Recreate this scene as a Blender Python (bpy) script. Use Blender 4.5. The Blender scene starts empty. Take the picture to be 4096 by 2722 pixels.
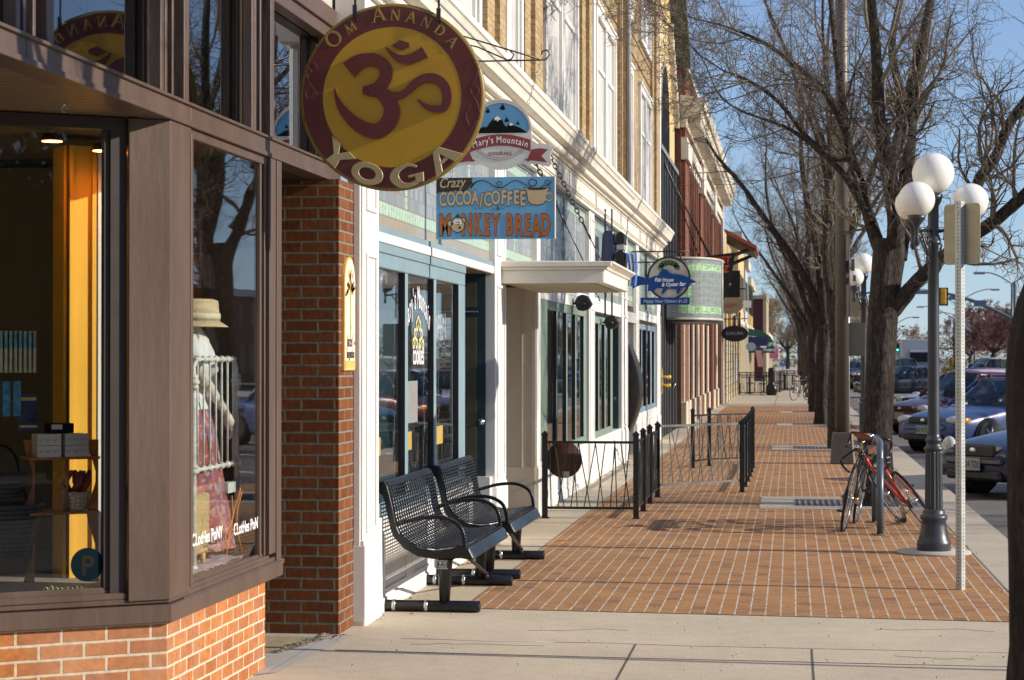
import bpy, bmesh, math, random
from mathutils import Vector, Matrix, noise
R = math.radians
scene = bpy.context.scene
COL = scene.collection
# ---------------------------------------------------------------- camera
cam_d = bpy.data.cameras.new('camera')
cam = bpy.data.objects.new('camera', cam_d)
COL.objects.link(cam)
YAW = math.atan(1117 / 8300.0)
PITCH = math.atan(69 / 8300.0)
cam.location = (0, 0, 1.67)
cam.rotation_euler = (R(90) + PITCH, 0, YAW)
cam_d.sensor_width = 36.0
cam_d.lens = 8300.0 / 4096 * 36.0
cam_d.clip_start = 0.1
cam_d.clip_end = 3000
cam_d.dof.use_dof = True
cam_d.dof.focus_distance = 14.5
cam_d.dof.aperture_fstop = 9.0
scene.camera = cam
# ---------------------------------------------------------------- light
SUN_EL = R(22.0)
sun_dir = Vector((0.998 * math.cos(SUN_EL), -0.062 * math.cos(SUN_EL), math.sin(SUN_EL)))
world = bpy.data.worlds.new('World')
scene.world = world
world.use_nodes = True
wn = world.node_tree.nodes; wl = world.node_tree.links
bg = wn['Background']
sky = wn.new('ShaderNodeTexSky')
sky.sky_type = 'NISHITA'
sky.sun_disc = False
sky.sun_elevation = SUN_EL
sky.sun_rotation = math.atan2(sun_dir.x, sun_dir.y)
sky.altitude = 1500
sky.air_density = 1.0
sky.dust_density = 0.1
sky.ozone_density = 4.0
tcw = wn.new('ShaderNodeTexCoord'); spw = wn.new('ShaderNodeSeparateXYZ'); wl.new(tcw.outputs['Generated'], spw.inputs[0])
rw = wn.new('ShaderNodeValToRGB'); wl.new(spw.outputs[2], rw.inputs[0])
rw.color_ramp.elements[0].position = 0.0; rw.color_ramp.elements[0].color = (.58, .78, 1., 1)
rw.color_ramp.elements[1].position = 0.28; rw.color_ramp.elements[1].color = (.27, .45, .92, 1)
sw = wn.new('ShaderNodeVectorMath'); sw.operation = 'SCALE'; sw.inputs[3].default_value = 4.6; wl.new(rw.outputs[0], sw.inputs[0])
mw = wn.new('ShaderNodeMix'); mw.data_type = 'RGBA'; mw.inputs[0].default_value = .62
wl.new(sky.outputs[0], mw.inputs[6]); wl.new(sw.outputs[0], mw.inputs[7]); wl.new(mw.outputs[2], bg.inputs[0])
bg.inputs[1].default_value = 0.125
sun_d = bpy.data.lights.new('sun', 'SUN')
sun_d.energy = 4.9
sun_d.angle = R(0.5)
sun_d.color = (1.0, 0.905, 0.775)
sun = bpy.data.objects.new('sun', sun_d)
sun.rotation_euler = sun_dir.to_track_quat('Z', 'Y').to_euler()
COL.objects.link(sun)
scene.view_settings.view_transform = 'Standard'
scene.view_settings.look = 'None'
scene.view_settings.exposure = 0.34
scene.view_settings.gamma = 1.0

# ---------------------------------------------------------------- materials
def nt(name):
    m = bpy.data.materials.new(name); m.use_nodes = True
    return m, m.node_tree.nodes, m.node_tree.links, m.node_tree.nodes['Principled BSDF']
def mixc(n, l, fac, a, b, mode='MIX'):
    x = n.new('ShaderNodeMix'); x.data_type = 'RGBA'; x.blend_type = mode
    for s, v in ((0, fac), (6, a), (7, b)):
        if isinstance(v, (int, float)): x.inputs[s].default_value = v
        elif isinstance(v, (tuple, list)): x.inputs[s].default_value = tuple(v) + (1,) if len(v) == 3 else v
        else: l.new(v, x.inputs[s])
    return x.outputs[2]
def mth(n, l, op, a, b=None, c=None):
    x = n.new('ShaderNodeMath'); x.operation = op
    for i, v in enumerate((a, b, c)):
        if v is None: continue
        if isinstance(v, (int, float)): x.inputs[i].default_value = v
        else: l.new(v, x.inputs[i])
    return x.outputs[0]
def vmul(n, l, vec, s):
    x = n.new('ShaderNodeVectorMath'); x.operation = 'MULTIPLY'
    l.new(vec, x.inputs[0]); x.inputs[1].default_value = s
    return x.outputs[0]
def noi(n, l, vec, scale, detail=3, rough=.55, dist=0):
    x = n.new('ShaderNodeTexNoise'); x.inputs['Scale'].default_value = scale
    x.inputs['Detail'].default_value = detail; x.inputs['Roughness'].default_value = rough
    x.inputs['Distortion'].default_value = dist
    l.new(vec, x.inputs['Vector'])
    return x.outputs[0]
def ramp(n, l, f, pts):
    x = n.new('ShaderNodeValToRGB'); e = x.color_ramp.elements
    while len(e) < len(pts): e.new(0.5)
    for i, (p, c) in enumerate(pts):
        e[i].position = p
        e[i].color = (c, c, c, 1) if isinstance(c, (int, float)) else tuple(c) + (1,)
    l.new(f, x.inputs[0])
    return x.outputs[0]
def bump(n, l, b, h, strength=.3, dist=.01):
    x = n.new('ShaderNodeBump'); x.inputs['Strength'].default_value = strength
    x.inputs['Distance'].default_value = dist
    l.new(h, x.inputs['Height']); l.new(x.outputs[0], b.inputs['Normal'])
    return x
MATS = {}
def M(name, col, rough=.55, metal=0., var=.12, scale=6., bmp=.0, bs=40., coat=0., st=(1, 1, 1), dirt=None, emit=None, obj=False, spec=.5):
    if name in MATS: return MATS[name]
    m, n, l, b = nt(name)
    if obj:
        tc = n.new('ShaderNodeTexCoord'); pos = tc.outputs['Object']
    else:
        g = n.new('ShaderNodeNewGeometry'); pos = g.outputs['Position']
    v = vmul(n, l, pos, st)
    f = noi(n, l, v, scale, 4)
    f = ramp(n, l, f, [(.25, 0), (.75, 1)])
    lo = tuple(c * (1 - var) for c in col); hi = tuple(min(1, c * (1 + var)) for c in col)
    c = mixc(n, l, f, lo, hi)
    if dirt:
        f2 = noi(n, l, v, scale * 2.3, 6, .7)
        f2 = ramp(n, l, f2, [(dirt[1], 0), (min(1, dirt[1] + .12), 1)])
        c = mixc(n, l, f2, c, dirt[0])
    l.new(c, b.inputs['Base Color'])
    rr = mth(n, l, 'MULTIPLY_ADD', f, rough * .3, rough * .85)
    l.new(rr, b.inputs['Roughness'])
    b.inputs['Metallic'].default_value = metal
    b.inputs['Coat Weight'].default_value = coat
    b.inputs['Specular IOR Level'].default_value = spec
    if coat: b.inputs['Coat Roughness'].default_value = .04
    if bmp:
        bump(n, l, b, noi(n, l, v, bs, 4), bmp, .01)
    if emit:
        b.inputs['Emission Color'].default_value = tuple(emit[0]) + (1,)
        b.inputs['Emission Strength'].default_value = emit[1]
    MATS[name] = m
    return m
def wallcoords(n, l):
    g = n.new('ShaderNodeNewGeometry')
    cr = n.new('ShaderNodeVectorMath'); cr.operation = 'CROSS_PRODUCT'
    cr.inputs[0].default_value = (0, 0, 1); l.new(g.outputs['True Normal'], cr.inputs[1])
    dt = n.new('ShaderNodeVectorMath'); dt.operation = 'DOT_PRODUCT'
    l.new(cr.outputs[0], dt.inputs[0]); l.new(g.outputs['Position'], dt.inputs[1])
    sp = n.new('ShaderNodeSeparateXYZ'); l.new(g.outputs['Position'], sp.inputs[0])
    cb = n.new('ShaderNodeCombineXYZ')
    l.new(dt.outputs['Value'], cb.inputs[0]); l.new(sp.outputs[2], cb.inputs[1])
    return g, dt.outputs['Value'], sp.outputs[2], cb.outputs[0]
def brick_mat(name, c1, c2, mort, w=.203, h=.0677, ms=.011, off=.5, var=.25, rough=.8, bm=.6, speck=None, uoff=0., streak=0.):
    m, n, l, b = nt(name)
    g, u, z, uv = wallcoords(n, l)
    ad = n.new('ShaderNodeVectorMath'); ad.operation = 'ADD'
    l.new(uv, ad.inputs[0]); ad.inputs[1].default_value = (uoff + 100, 100 * h, 0)
    wob = n.new('ShaderNodeTexNoise'); wob.inputs['Scale'].default_value = 9
    l.new(g.outputs['Position'], wob.inputs['Vector'])
    ws = n.new('ShaderNodeVectorMath'); ws.operation = 'MULTIPLY_ADD'
    l.new(wob.outputs['Color'], ws.inputs[0]); ws.inputs[1].default_value = (.005, .005, 0)
    l.new(ad.outputs[0], ws.inputs[2])
    br = n.new('ShaderNodeTexBrick'); l.new(ws.outputs[0], br.inputs['Vector'])
    br.offset = off; br.squash = 1
    br.inputs['Scale'].default_value = 1; br.inputs['Brick Width'].default_value = w
    br.inputs['Row Height'].default_value = h; br.inputs['Mortar Size'].default_value = ms * .5
    br.inputs['Mortar Smooth'].default_value = .25; br.inputs['Bias'].default_value = -.1
    br.inputs['Color1'].default_value = tuple(c1) + (1,); br.inputs['Color2'].default_value = tuple(c2) + (1,)
    br.inputs['Mortar'].default_value = tuple(mort) + (1,)
    nz = noi(n, l, g.outputs['Position'], 30, 5, .65)
    c = mixc(n, l, mth(n, l, 'MULTIPLY', nz, var), br.outputs[0], (.02, .012, .008), 'MULTIPLY') if False else None
    sc = ramp(n, l, nz, [(.3, 1 - var), (.7, 1 + var * .4)])
    c = mixc(n, l, 1., br.outputs[0], sc, 'MULTIPLY')
    if speck:
        vz = noi(n, l, g.outputs['Position'], 120, 2)
        c = mixc(n, l, ramp(n, l, vz, [(.62, 0), (.7, 1)]), c, speck)
    if streak:
        big = noi(n, l, vmul(n, l, g.outputs['Position'], (1.5, 1.5, .4)), 2.2, 4)
        c = mixc(n, l, mth(n, l, 'MULTIPLY', ramp(n, l, big, [(.45, 0), (.75, 1)]), streak), c, (.55, .5, .45))
    l.new(c, b.inputs['Base Color']); b.inputs['Roughness'].default_value = rough; b.inputs['Specular IOR Level'].default_value = .12
    inv = mth(n, l, 'SUBTRACT', 1., br.outputs['Fac'])
    hh = mth(n, l, 'MULTIPLY_ADD', nz, .25, inv)
    bump(n, l, b, hh, bm, .008)
    MATS[name] = m
    return m
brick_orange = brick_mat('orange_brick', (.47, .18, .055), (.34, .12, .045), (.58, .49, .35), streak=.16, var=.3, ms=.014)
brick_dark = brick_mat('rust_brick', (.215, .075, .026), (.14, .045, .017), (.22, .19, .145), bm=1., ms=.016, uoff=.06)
brick_tan = brick_mat('tan_brick', (.52, .40, .235), (.40, .26, .12), (.28, .22, .14), ms=.008, var=.45, speck=(.1, .06, .03))
brick_red = brick_mat('red_brick', (.22, .09, .058), (.16, .06, .04), (.25, .17, .13), ms=.008)
stone_rough = brick_mat('rough_stone', (.62, .53, .36), (.48, .38, .24), (.3, .25, .18), w=.5, h=.3, ms=.03, var=.4, bm=1)
stone_cream = brick_mat('cream_stone', (.58, .50, .38), (.54, .46, .34), (.35, .3, .24), w=1.2, h=.75, ms=.012, var=.12)

def paver_mat():
    m, n, l, b = nt('brick_pavers')
    g = n.new('ShaderNodeNewGeometry'); P = g.outputs['Position']
    wob = n.new('ShaderNodeTexNoise'); wob.inputs['Scale'].default_value = 7; wob.inputs['Detail'].default_value = 3
    l.new(P, wob.inputs['Vector'])
    wo2 = n.new('ShaderNodeTexNoise'); wo2.inputs['Scale'].default_value = 45
    l.new(P, wo2.inputs['Vector'])
    sp = n.new('ShaderNodeSeparateXYZ'); l.new(P, sp.inputs[0])
    x = mth(n, l, 'MULTIPLY_ADD', wob.outputs[0], .012, sp.outputs[0])
    x = mth(n, l, 'MULTIPLY_ADD', wo2.outputs[0], .006, x)
    xs = mth(n, l, 'DIVIDE', mth(n, l, 'ADD', x, 50.), .0985)
    col = mth(n, l, 'FLOOR', xs); fx = mth(n, l, 'FRACT', xs)
    wn_ = n.new('ShaderNodeTexWhiteNoise'); wn_.noise_dimensions = '1D'; l.new(col, wn_.inputs['W'])
    ys = mth(n, l, 'ADD', mth(n, l, 'DIVIDE', mth(n, l, 'ADD', sp.outputs[1], 20.), .205), mth(n, l, 'MULTIPLY', wn_.outputs[0], 1.))
    row = mth(n, l, 'FLOOR', ys); fy = mth(n, l, 'FRACT', ys)
    cb = n.new('ShaderNodeCombineXYZ'); l.new(col, cb.inputs[0]); l.new(row, cb.inputs[1])
    w2 = n.new('ShaderNodeTexWhiteNoise'); w2.noise_dimensions = '2D'; l.new(cb.outputs[0], w2.inputs['Vector'])
    jx = mth(n, l, 'LESS_THAN', mth(n, l, 'ABSOLUTE', mth(n, l, 'SUBTRACT', fx, .5)), .45)   # 1 = brick
    jd = mth(n, l, 'LESS_THAN', fx, .025)
    thin = mth(n, l, 'MULTIPLY_ADD', w2.outputs[0], .035, .015)
    jy = mth(n, l, 'GREATER_THAN', fy, thin)
    c = ramp(n, l, w2.outputs[0], [(0, (.37, .188, .082)), (.3, (.42, .218, .092)), (.6, (.39, .198, .082)), (.85, (.35, .178, .088)), (1, (.28, .142, .075))])
    nz = noi(n, l, P, 26, 5, .7)
    c = mixc(n, l, 1., c, ramp(n, l, nz, [(.3, .82), (.7, 1.1)]), 'MULTIPLY')
    big = noi(n, l, P, .7, 4)
    c = mixc(n, l, mth(n, l, 'MULTIPLY', ramp(n, l, big, [(.45, 0), (.8, 1)]), .35), c, (.40, .26, .16))
    mort = mixc(n, l, ramp(n, l, noi(n, l, P, 14, 5, .7), [(.35, 0), (.6, 1)]), (.26, .21, .16), (.70, .63, .51))
    c = mixc(n, l, jy, mixc(n, l, .6, c, (.58, .48, .36)), c)
    c = mixc(n, l, jx, mort, c)
    l.new(c, b.inputs['Base Color']); b.inputs['Roughness'].default_value = .85; b.inputs['Specular IOR Level'].default_value = .12
    gr = noi(n, l, P, 2.6, 6, .75)
    c = mixc(n, l, 1., c, ramp(n, l, gr, [(.3, .66), (.5, 1.), (.75, 1.06)]), 'MULTIPLY')
    gum = n.new('ShaderNodeTexVoronoi'); gum.inputs['Scale'].default_value = 2.2; l.new(P, gum.inputs['Vector'])
    c = mixc(n, l, ramp(n, l, gum.outputs['Distance'], [(.03, .6), (.05, 0)]), c, (.10, .07, .05))
    l.new(c, b.inputs['Base Color'])
    h = mth(n, l, 'ADD', mth(n, l, 'MULTIPLY', jx, .5), mth(n, l, 'MULTIPLY', jy, .4))
    h = mth(n, l, 'MULTIPLY_ADD', nz, .5, h)
    bump(n, l, b, h, .5, .006)
    return m
pavers = paver_mat()
def concrete_mat(name, col, var=.1, spk=.5, rough=.85):
    m, n, l, b = nt(name)
    g = n.new('ShaderNodeNewGeometry'); P = g.outputs['Position']
    a = noi(n, l, P, 1.1, 6, .6); c2 = noi(n, l, P, 95, 3, .85); c3 = noi(n, l, P, 9, 5, .7)
    c = mixc(n, l, ramp(n, l, a, [(.3, 0), (.7, 1)]), tuple(x * (1 - var) for x in col), tuple(x * (1 + var) for x in col))
    c = mixc(n, l, 1., c, ramp(n, l, c2, [(.3, 1 - spk * .5), (.7, 1 + spk * .35)]), 'MULTIPLY')
    c = mixc(n, l, 1., c, ramp(n, l, c3, [(.3, .9), (.75, 1.06)]), 'MULTIPLY')
    st = noi(n, l, P, 3.1, 6, .8)
    c = mixc(n, l, ramp(n, l, st, [(.66, 0), (.74, .45)]), c, (.12, .10, .08))
    l.new(c, b.inputs['Base Color']); b.inputs['Roughness'].default_value = rough; b.inputs['Specular IOR Level'].default_value = .2
    gum = n.new('ShaderNodeTexVoronoi'); gum.inputs['Scale'].default_value = 1.7; l.new(P, gum.inputs['Vector'])
    c = mixc(n, l, ramp(n, l, gum.outputs['Distance'], [(.02, .55), (.035, 0)]), c, (.08, .065, .05))
    l.new(c, b.inputs['Base Color'])
    bump(n, l, b, mth(n, l, 'MULTIPLY_ADD', c2, .6, c3), .35, .006)
    MATS[name] = m
    return m
concrete = concrete_mat('sidewalk_concrete', (.57, .48, .35), .1, .9)
concrete_grey = concrete_mat('grey_concrete', (.42, .40, .35), .06, .2)
asphalt = concrete_mat('asphalt', (.17, .155, .135), .15, .6)
def bark_mat(name, c1, c2, sc=1.):
    m, n, l, b = nt(name)
    g = n.new('ShaderNodeNewGeometry'); P = g.outputs['Position']
    v = vmul(n, l, P, (1, 1, .22))
    w = noi(n, l, v, 24 * sc, 6, .7, 1.6)
    w2 = noi(n, l, P, 20, 4)
    r = ramp(n, l, w, [(.42, 0), (.54, .5), (.66, 1)])
    c = mixc(n, l, r, c1, c2)
    c = mixc(n, l, 1., c, ramp(n, l, w2, [(.3, .75), (.7, 1.15)]), 'MULTIPLY')
    l.new(c, b.inputs['Base Color']); b.inputs['Roughness'].default_value = .9
    bump(n, l, b, r, 1., .03)
    MATS[name] = m
    return m
bark = bark_mat('tree_bark', (.026, .018, .013), (.18, .143, .106))
bark_near = bark_mat('dark_tree_bark', (.028, .018, .012), (.12, .082, .055), .8)
twig = M('twig_bark', (.155, .125, .092), .8, var=.6, scale=1.3)
def glass_mat(name, tint=(.9, .95, .95), wavy=.05, boost=1.0, gcol=(.92, .95, 1)):
    m, n, l, b = nt(name)
    n.remove(b)
    out = n['Material Output']
    tr = n.new('ShaderNodeBsdfTransparent'); tr.inputs[0].default_value = tuple(tint) + (1,)
    gl = n.new('ShaderNodeBsdfGlossy'); gl.inputs['Roughness'].default_value = 0.012
    gl.inputs[0].default_value = tuple(gcol) + (1,)
    gn_ = n.new('ShaderNodeNewGeometry'); dt = n.new('ShaderNodeVectorMath'); dt.operation = 'DOT_PRODUCT'
    l.new(gn_.outputs['Normal'], dt.inputs[0]); l.new(gn_.outputs['Incoming'], dt.inputs[1])
    cs = mth(n, l, 'SUBTRACT', 1., mth(n, l, 'ABSOLUTE', dt.outputs['Value']))
    fr = mth(n, l, 'MULTIPLY_ADD', mth(n, l, 'POWER', cs, 5.), .96, .04)
    mx = n.new('ShaderNodeMixShader')
    fac = mth(n, l, 'MINIMUM', mth(n, l, 'MULTIPLY', fr, boost), 1.)
    l.new(fac, mx.inputs[0]); l.new(tr.outputs[0], mx.inputs[1]); l.new(gl.outputs[0], mx.inputs[2])
    l.new(mx.outputs[0], out.inputs[0])
    g = n.new('ShaderNodeNewGeometry')
    bp = n.new('ShaderNodeBump'); bp.inputs['Strength'].default_value = wavy; bp.inputs['Distance'].default_value = .02
    l.new(noi(n, l, vmul(n, l, g.outputs['Position'], (1, 1, .6)), 1.6, 1), bp.inputs['Height'])
    l.new(bp.outputs[0], gl.inputs['Normal'])
    MATS[name] = m
    return m
glass = glass_mat('shop_glass', (.97, .98, .97), .05, .82)
mirror_glass = glass_mat('transom_glass', (.45, .48, .5), .05, 1.5)
car_glass = glass_mat('car_glass', (.45, .52, .52), 0.)
white = M('white_paint', (.70, .69, .65), .55, var=.05, scale=3, bmp=.08, bs=30, dirt=((.5, .46, .38), .74))
white_dirty = M('weathered_white_paint', (.70, .66, .57), .6, var=.1, scale=2.5, bmp=.15, dirt=((.30, .26, .2), .68))
beige = M('beige_paint', (.44, .40, .35), .6, var=.06, scale=2, bmp=.2, bs=18, st=(1, 1, .3))
brown = M('brown_paint', (.102, .067, .051), .42, var=.16, scale=5, bmp=.25, bs=24, st=(1, 1, .25), dirt=((.20, .15, .12), .70), spec=.35)
brown_dk = M('dark_brown_paint', (.028, .019, .015), .5, var=.1)
black = M('black_metal', (.012, .012, .014), .32, var=.2, spec=.5)
black_gloss = M('black_gloss_paint', (.006, .006, .007), .34, var=.1, coat=.12, spec=.4)
blackm = M('matte_black', (.010, .010, .011), .8, spec=.08)
teal = M('dark_teal_paint', (.015, .04, .05), .45)
bluegrey = M('blue_grey_paint', (.20, .29, .33), .5, var=.1, scale=3, bmp=.1, dirt=((.35, .36, .32), .7))
sage = M('sage_green_paint', (.19, .26, .20), .5, var=.08)
olive = M('olive_panel', (.08, .085, .05), .4)
steel = M('galvanised_steel', (.50, .50, .47), .42, metal=.6, var=.2, scale=14)
lampmetal = M('lamp_grey_metal', (.045, .048, .056), .38, metal=.2, var=.15)
polemetal = M('pole_grey_metal', (.105, .093, .078), .5, metal=.3, var=.08)
chrome = M('chrome', (.7, .7, .7), .15, metal=1., var=.05)
gold = M('brass', (.6, .4, .08), .3, metal=.9)
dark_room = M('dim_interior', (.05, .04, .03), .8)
# ---------------------------------------------------------------- mesh helpers
I4 = Matrix.Identity(4)
class MB:
    def __init__(s): s.v = []; s.f = []; s.sm = []; s.M = I4
    def add(s, vs, fs, smooth=False):
        o = len(s.v)
        if s.M is I4: s.v += [tuple(p) for p in vs]
        else: s.v += [tuple(s.M @ Vector(p)) for p in vs]
        for f in fs: s.f.append(tuple(i + o for i in f)); s.sm.append(smooth)
        return s
    def box(s, x0, x1, y0, y1, z0, z1):
        return s.add([(x0,y0,z0),(x1,y0,z0),(x1,y1,z0),(x0,y1,z0),(x0,y0,z1),(x1,y0,z1),(x1,y1,z1),(x0,y1,z1)],
            [(0,3,2,1),(4,5,6,7),(0,1,5,4),(1,2,6,5),(2,3,7,6),(3,0,4,7)])
    def cbox(s, c, d, rz=0, rx=0, ry=0):
        m = Matrix.Translation(c) @ Matrix.Rotation(rz, 4, 'Z') @ Matrix.Rotation(ry, 4, 'Y') @ Matrix.Rotation(rx, 4, 'X')
        o = s.M; s.M = o @ m
        s.box(-d[0]/2, d[0]/2, -d[1]/2, d[1]/2, -d[2]/2, d[2]/2); s.M = o
        return s
    def hexa(s, b, t):
        return s.add(list(b) + list(t), [(0,3,2,1),(4,5,6,7),(0,1,5,4),(1,2,6,5),(2,3,7,6),(3,0,4,7)])
    def prism(s, poly, fn, a, b, smooth=False):
        """poly: 2-D outline; fn(u, v, w) gives the 3-D point; extruded from w=a to w=b"""
        n = len(poly)
        vs = [fn(u, v, a) for u, v in poly] + [fn(u, v, b) for u, v in poly]
        fs = [tuple(range(n - 1, -1, -1)), tuple(range(n, 2 * n))]
        o = len(s.v); s.add(vs, fs)
        for i in range(n):
            j = (i + 1) % n
            s.f.append((o + i, o + j, o + n + j, o + n + i)); s.sm.append(smooth)
        return s
    def tube(s, pts, rad, n=6, cap=True, smooth=True):
        pts = [Vector(p) for p in pts]; k = len(pts)
        if not hasattr(rad, '__len__'): rad = [rad] * k
        vs = []; up = None
        for i, p in enumerate(pts):
            t = (pts[min(i + 1, k - 1)] - pts[max(i - 1, 0)])
            if t.length < 1e-9: t = Vector((0, 0, 1))
            t.normalize()
            if up is None:
                up = Vector((0, 0, 1)) if abs(t.z) < .9 else Vector((1, 0, 0))
            a = t.cross(up)
            if a.length < 1e-4: a = t.cross(Vector((0, 1, 0)))
            a.normalize(); b = t.cross(a); up = b.cross(t) * 1.0
            up = a.cross(t)
            for j in range(n):
                an = 2 * math.pi * j / n
                vs.append(p + (a * math.cos(an) + b * math.sin(an)) * rad[i])
        fs = []
        for i in range(k - 1):
            for j in range(n):
                q = (j + 1) % n
                fs.append((i * n + j, (i + 1) * n + j, (i + 1) * n + q, i * n + q))
        o = len(s.v); s.add(vs, fs, smooth)
        if cap and n > 3:
            s.f.append(tuple(o + j for j in range(n))); s.sm.append(False)
            s.f.append(tuple(o + (k - 1) * n + j for j in range(n - 1, -1, -1))); s.sm.append(False)
        return s
    def lathe(s, prof, c=(0, 0, 0), n=24, smooth=True, axis='Z'):
        vs = []; k = len(prof)
        for r, z in prof:
            for j in range(n):
                a = 2 * math.pi * j / n
                p = (r * math.cos(a), r * math.sin(a), z)
                if axis == 'Y': p = (p[0], z, p[1])
                if axis == 'X': p = (z, p[0], p[1])
                vs.append((p[0] + c[0], p[1] + c[1], p[2] + c[2]))
        fs = []
        for i in range(k - 1):
            for j in range(n):
                q = (j + 1) % n
                f = (i * n + j, i * n + q, (i + 1) * n + q, (i + 1) * n + j)
                fs.append(f if axis != 'Y' else f[::-1])
        o = len(s.v); s.add(vs, fs, smooth)
        for idx in (0, k - 1):
            if prof[idx][0] > 1e-5:
                s.f.append(tuple(o + idx * n + j for j in range(n))); s.sm.append(False)
        return s
    def sphere(s, c, r, n=24, m=14, sc=(1, 1, 1)):
        vs = []
        for i in range(m + 1):
            th = math.pi * i / m
            for j in range(n):
                a = 2 * math.pi * j / n
                rr = max(math.sin(th), 1e-4)
                vs.append((c[0] + r * sc[0] * rr * math.cos(a), c[1] + r * sc[1] * rr * math.sin(a), c[2] - r * sc[2] * math.cos(th)))
        fs = [(i * n + j, i * n + (j + 1) % n, (i + 1) * n + (j + 1) % n, (i + 1) * n + j) for i in range(m) for j in range(n)]
        return s.add(vs, fs, True)
    def build_each(s, name, m, parent=None, **k):
        '''one object per loose piece'''
        par = list(range(len(s.v)))
        def fnd(a):
            while par[a] != a: par[a] = par[par[a]]; a = par[a]
            return a
        for f in s.f:
            r = fnd(f[0])
            for i in f[1:]: par[fnd(i)] = r
        grp = {}
        for f, sm in zip(s.f, s.sm): grp.setdefault(fnd(f[0]), []).append((f, sm))
        o = None
        for g in grp.values():
            idx = {}; b = MB()
            for f, sm in g:
                for i in f:
                    if i not in idx: idx[i] = len(b.v); b.v.append(s.v[i])
                b.f.append(tuple(idx[i] for i in f)); b.sm.append(sm)
            o = b.build(name, m, parent, **k)
        return o
    def build(s, name, m, parent=None, local=False, bevel=0., sub=0, seg=1, autosm=False):
        me = bpy.data.meshes.new(name)
        off = Vector((0, 0, 0))
        if parent is not None and not local: off = WL.get(parent.name, Vector((0, 0, 0)))
        me.from_pydata([(p[0] - off.x, p[1] - off.y, p[2] - off.z) for p in s.v], [], s.f)
        me.polygons.foreach_set('use_smooth', s.sm)
        bm = bmesh.new(); bm.from_mesh(me); bmesh.ops.recalc_face_normals(bm, faces=bm.faces); bm.to_mesh(me); bm.free()
        me.materials.append(m)
        o = bpy.data.objects.new(name, me); COL.objects.link(o)
        if parent is not None:
            o.parent = parent; WL[o.name] = WL.get(parent.name, Vector((0, 0, 0)))
        if bevel:
            b = o.modifiers.new('bevel', 'BEVEL'); b.width = bevel; b.segments = seg; b.limit_method = 'ANGLE'
        if sub:
            b = o.modifiers.new('subsurf', 'SUBSURF'); b.levels = sub; b.render_levels = sub
        return o
WL = {}
def tag(o, label, cat, group=None):
    o['label'] = label; o['category'] = cat
    if group: o['group'] = group
    return o
def thing(name, label, cat, loc=(0, 0, 0), group=None, rz=0):
    o = bpy.data.objects.new(name, None); o.empty_display_size = .1
    COL.objects.link(o); o.location = loc; o.rotation_euler = (0, 0, rz)
    WL[o.name] = Vector(loc)
    return tag(o, label, cat, group)
def struct(name, mb, m, kind='structure', **k):
    o = mb.build(name, m, **k); o['kind'] = kind
    return o
def children(o): return [c for c in bpy.data.objects if c.parent == o]
def copy_tree(o, parent=None):
    c = o.copy(); COL.objects.link(c); c.parent = parent
    for ch in children(o): copy_tree(ch, c)
    return c
def relabel(o, label, group=None):
    o['label'] = label
    if group: o['group'] = group
# ---- lettering
def text_mb(mb, s, size, mat4, bold=0., shear=0., align='CENTER', sx=1., ext=.001, sp=1.):
    cu = bpy.data.curves.new('t', 'FONT'); cu.body = s; cu.size = size; cu.extrude = ext
    cu.offset = bold; cu.shear = shear; cu.align_x = align; cu.space_character = sp; cu.resolution_u = 3
    ob = bpy.data.objects.new('t', cu); COL.objects.link(ob)
    dg = bpy.context.evaluated_depsgraph_get(); dg.update()
    me = ob.evaluated_get(dg).to_mesh()
    vs = [mat4 @ Vector((v.co.x * sx, v.co.y, v.co.z)) for v in me.vertices]
    fs = [tuple(p.vertices) for p in me.polygons]
    mb.add(vs, fs)
    ob.to_mesh_clear(); bpy.data.objects.remove(ob); bpy.data.curves.remove(cu)
def Mfront(x, y, z, rot=0):      # lettering on a face that looks towards -Y
    return Matrix.Translation((x, y, z)) @ Matrix(((1,0,0,0),(0,0,-1,0),(0,1,0,0),(0,0,0,1))) @ Matrix.Rotation(rot, 4, 'Z')
def Mside(x, y, z, rot=0):       # lettering on a face that looks towards +X
    return Matrix.Translation((x, y, z)) @ Matrix(((0,0,1,0),(1,0,0,0),(0,1,0,0),(0,0,0,1))) @ Matrix.Rotation(rot, 4, 'Z')
# serif capitals as strokes: (x0,y0,x1,y1,w) on a unit-high letter
def serif(ch):
    T, t = .17, .07
    A = {
     'A': [(0.05,0,.42,1,t),(.42,1,.8,0,T),(.18,.36,.64,.36,t),(-.05,.02,.18,.02,.05),(.66,.02,.95,.02,.05)],
     'N': [(.1,0,.1,1,t),(.1,1,.75,0,T),(.75,0,.75,1,t),(-.05,.02,.25,.02,.05),(-.03,.98,.15,.98,.05),(.6,.98,.9,.98,.05)],
     'D': [(.12,0,.12,1,T),(.12,.97,.45,.93,t),(.45,.93,.72,.7,T*.9),(.72,.7,.75,.4,T),(.75,.4,.6,.12,T),(.6,.12,.12,.03,t),(-.03,.02,.2,.02,.05),(-.03,.98,.2,.98,.05)],
     'M': [(.1,0,.15,1,t),(.15,1,.5,.05,T),(.5,.05,.85,1,t),(.85,1,.9,0,T),(-.05,.02,.25,.02,.05),(.75,.02,1.05,.02,.05)],
    }
    if ch == 'O':
        return [(.5+.45*math.cos(a), .5+.5*math.sin(a), .5+.45*math.cos(a+.45), .5+.5*math.sin(a+.45), .05+.12*abs(math.cos(a+.22))) for a in [i*.45 for i in range(14)]]
    return A[ch]
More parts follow.
